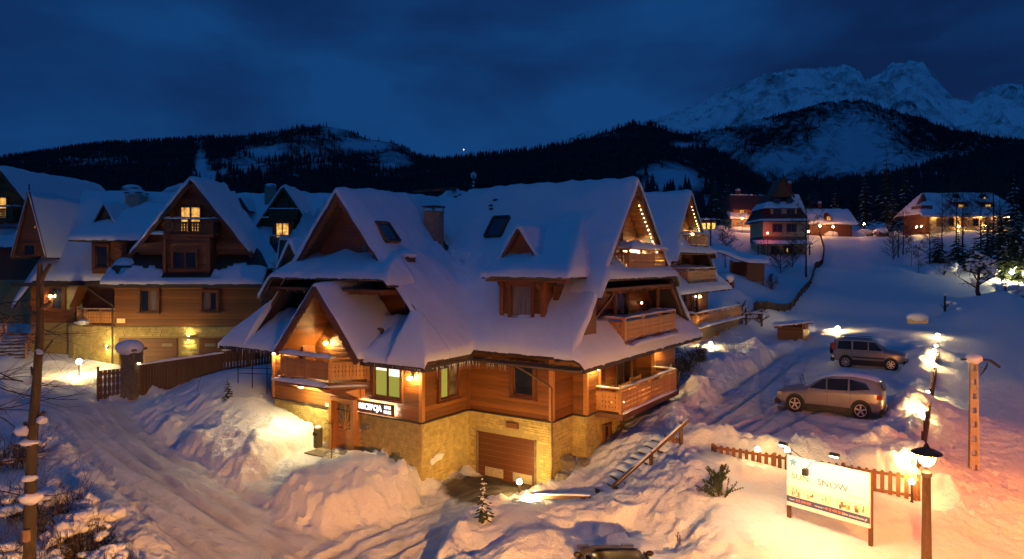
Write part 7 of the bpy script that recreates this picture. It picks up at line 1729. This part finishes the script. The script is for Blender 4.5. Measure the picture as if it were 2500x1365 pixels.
# trees beyond the chalets
random.seed(77)
for k, (px, Y, h, r, lab) in enumerate(((1968, 88, 9.5, .14, 'bare tree with a straight trunk beside the curving field fence'), (1770, 95, 6.5, .08, 'slim bare tree left of the snowy woodshed'), (1765, 118, 8, .1, 'slim bare tree behind the second chalet terrace'), (1865, 84, 5.0, .09, 'forked bare tree left of the round bush'), (1735, 128, 12, .14, 'tall bare tree between the second chalet and the lit glass building'), (1722, 70, 3.2, .05, 'small bare shrub tree behind the terrace rail'),
        (2335, 118, 12, .15, 'bare tree in front of the left bay of the far right chalet'), (2350, 112, 13, .16, 'second bare tree before the far right chalet'), (2395, 115, 12, .13, 'bare tree before the lit dormer of the far right chalet'), (2425, 118, 14, .2, 'thick dark tree right of the far right chalet dormer'), (2442, 110, 12, .15, 'bare tree at the right end of the far right chalet'), (2300, 122, 11, .12, 'bare tree at the left end of the far right chalet'),
        (2193, 112, 7, .1, 'dense bare tree at the right side of the field'), (2205, 116, 8, .12, 'dark bare tree just right of the dense one by the field'), (2225, 98, 4.5, .05, 'thin young tree planted at the field edge, left'), (2243, 92, 4.5, .05, 'thin young tree planted at the field edge, right'), (2270, 100, 6, .1, 'bare tree below the far right chalet'))):
    l = fitY(px, Y); bare_tree(lab, (l[0], l[1], l[2] - .2), h, r, nb=16 if h > 5 else 9, depth=2, group='bare trees around the field', start=.25 if k not in (0,) else .35, minr=.022, bl=.36)
for k, (px, Y, h, lab) in enumerate(((1905, 90, 3.2, 'large round bare bush below the yellow house, left half'), (1935, 95, 3.4, 'large round bare bush below the yellow house, right half'), (2180, 108, 4, 'brown round bush at the right side of the field'), (1885, 78, 1.6, 'small upright shrub left of the round bushes'), (1812, 62, 1.8, 'twiggy shrub in the snow above the rail fence, left'), (1855, 64, 1.8, 'bundle of upright canes above the rail fence'))):
    l = fitY(px, Y); t = bare_tree(lab, l, h, .05, nb=46, depth=1, group='bare bushes around the field', start=.05, minr=.020, bl=.6, cat='bush', name='bare_bush', spread=.35)
l = fitY(2390, 74); bare_tree('broad old apple tree with snow pads lit by the far lamp', l, 4.5, .26, nb=14, depth=2, start=.3, snow=.22, minr=.03, bl=.6, spread=.6)
for k, (px, Y, h, w, lab) in enumerate(((2180, 165, 12, 2.4, 'snowy spruce behind the field, left of the trees'), (1978 + 0, 170, 11, 2.2, 'snowy spruce behind the small cottage, left'), (2040, 168, 12, 2.4, 'snowy spruce behind the small cottage, right'), (2110, 175, 17, 3.0, 'dark spruce above the buried cars'), (2165, 172, 22, 3.6, 'tallest dark spruce above the snow-capped kiosk'), (2210, 170, 19, 3.2, 'dark spruce left of the far right chalet'), (1745, 165, 13, 2.6, 'dark spruce behind the lit glass building'), (1775, 170, 14, 2.8, 'dark spruce left of the red roofed house'), (2475, 125, 14, 3.6, 'dark spruce at the right edge behind the lamp'), (2440, 100, 9, 3.2, 'bushy green conifer behind the apple tree'), (2485, 98, 10, 3.2, 'green conifer at the right edge lit by the lamp'), (2340, 96, 5.5, 2.6, 'low dark conifer left of the apple tree'), (2380, 92, 5, 2.6, 'low dark conifer just behind the apple tree'), (2290, 102, 5, 2.2, 'low dark conifer at the edge of the field'), (2410, 108, 8, 3.0, 'dark conifer below the far right chalet'), (2458, 88, 5.5, 2.6, 'round green conifer by the white lamp mast'), (2500, 86, 5.5, 2.6, 'snow-flecked conifer right of the white lamp mast'))):
    l = fitY(px, Y); spruce(lab, (l[0], l[1], l[2] - .3), h, w, 'conifers beyond the field', snow=.08, tiers=16, per=15, q=.8)
for k, (px, Y, r_, lab) in enumerate(((2455, 80, 1.0, 'round snow-buried shrub left of the white lamp'), (2468, 76, .9, 'snow-buried shrub at the foot of the white lamp'), (2495, 78, 1.1, 'snow-buried shrub at the right edge'), (2305, 90, 1.3, 'snow-capped shrub at the right field edge'))):
    l = fitY(px, Y); t = thing('snow_shrub', lab, 'shrub', l, 0, 'snow-buried shrubs near the far lamp'); m = MB()
    for q in range(9): m.ell((random.gauss(0, r_ * .6), random.gauss(0, r_ * .5), r_ * random.uniform(.2, 1.1)), (r_ * random.uniform(.25, .6), r_ * random.uniform(.25, .5), r_ * random.uniform(.15, .35)), 10, 7, .35)
    m.build('snow', M_SNOW, t, smooth=True, kind='stuff'); m = MB(); SNB = MB()
    for q in range(8): branch(m, Vector((0, 0, 0)), Vector((random.gauss(0, .5), random.gauss(0, .5), 1)).normalized(), r_ * 2, .04, 1, .4, n=4, minr=.015)
    m.build('twigs', M_TWIG, t)
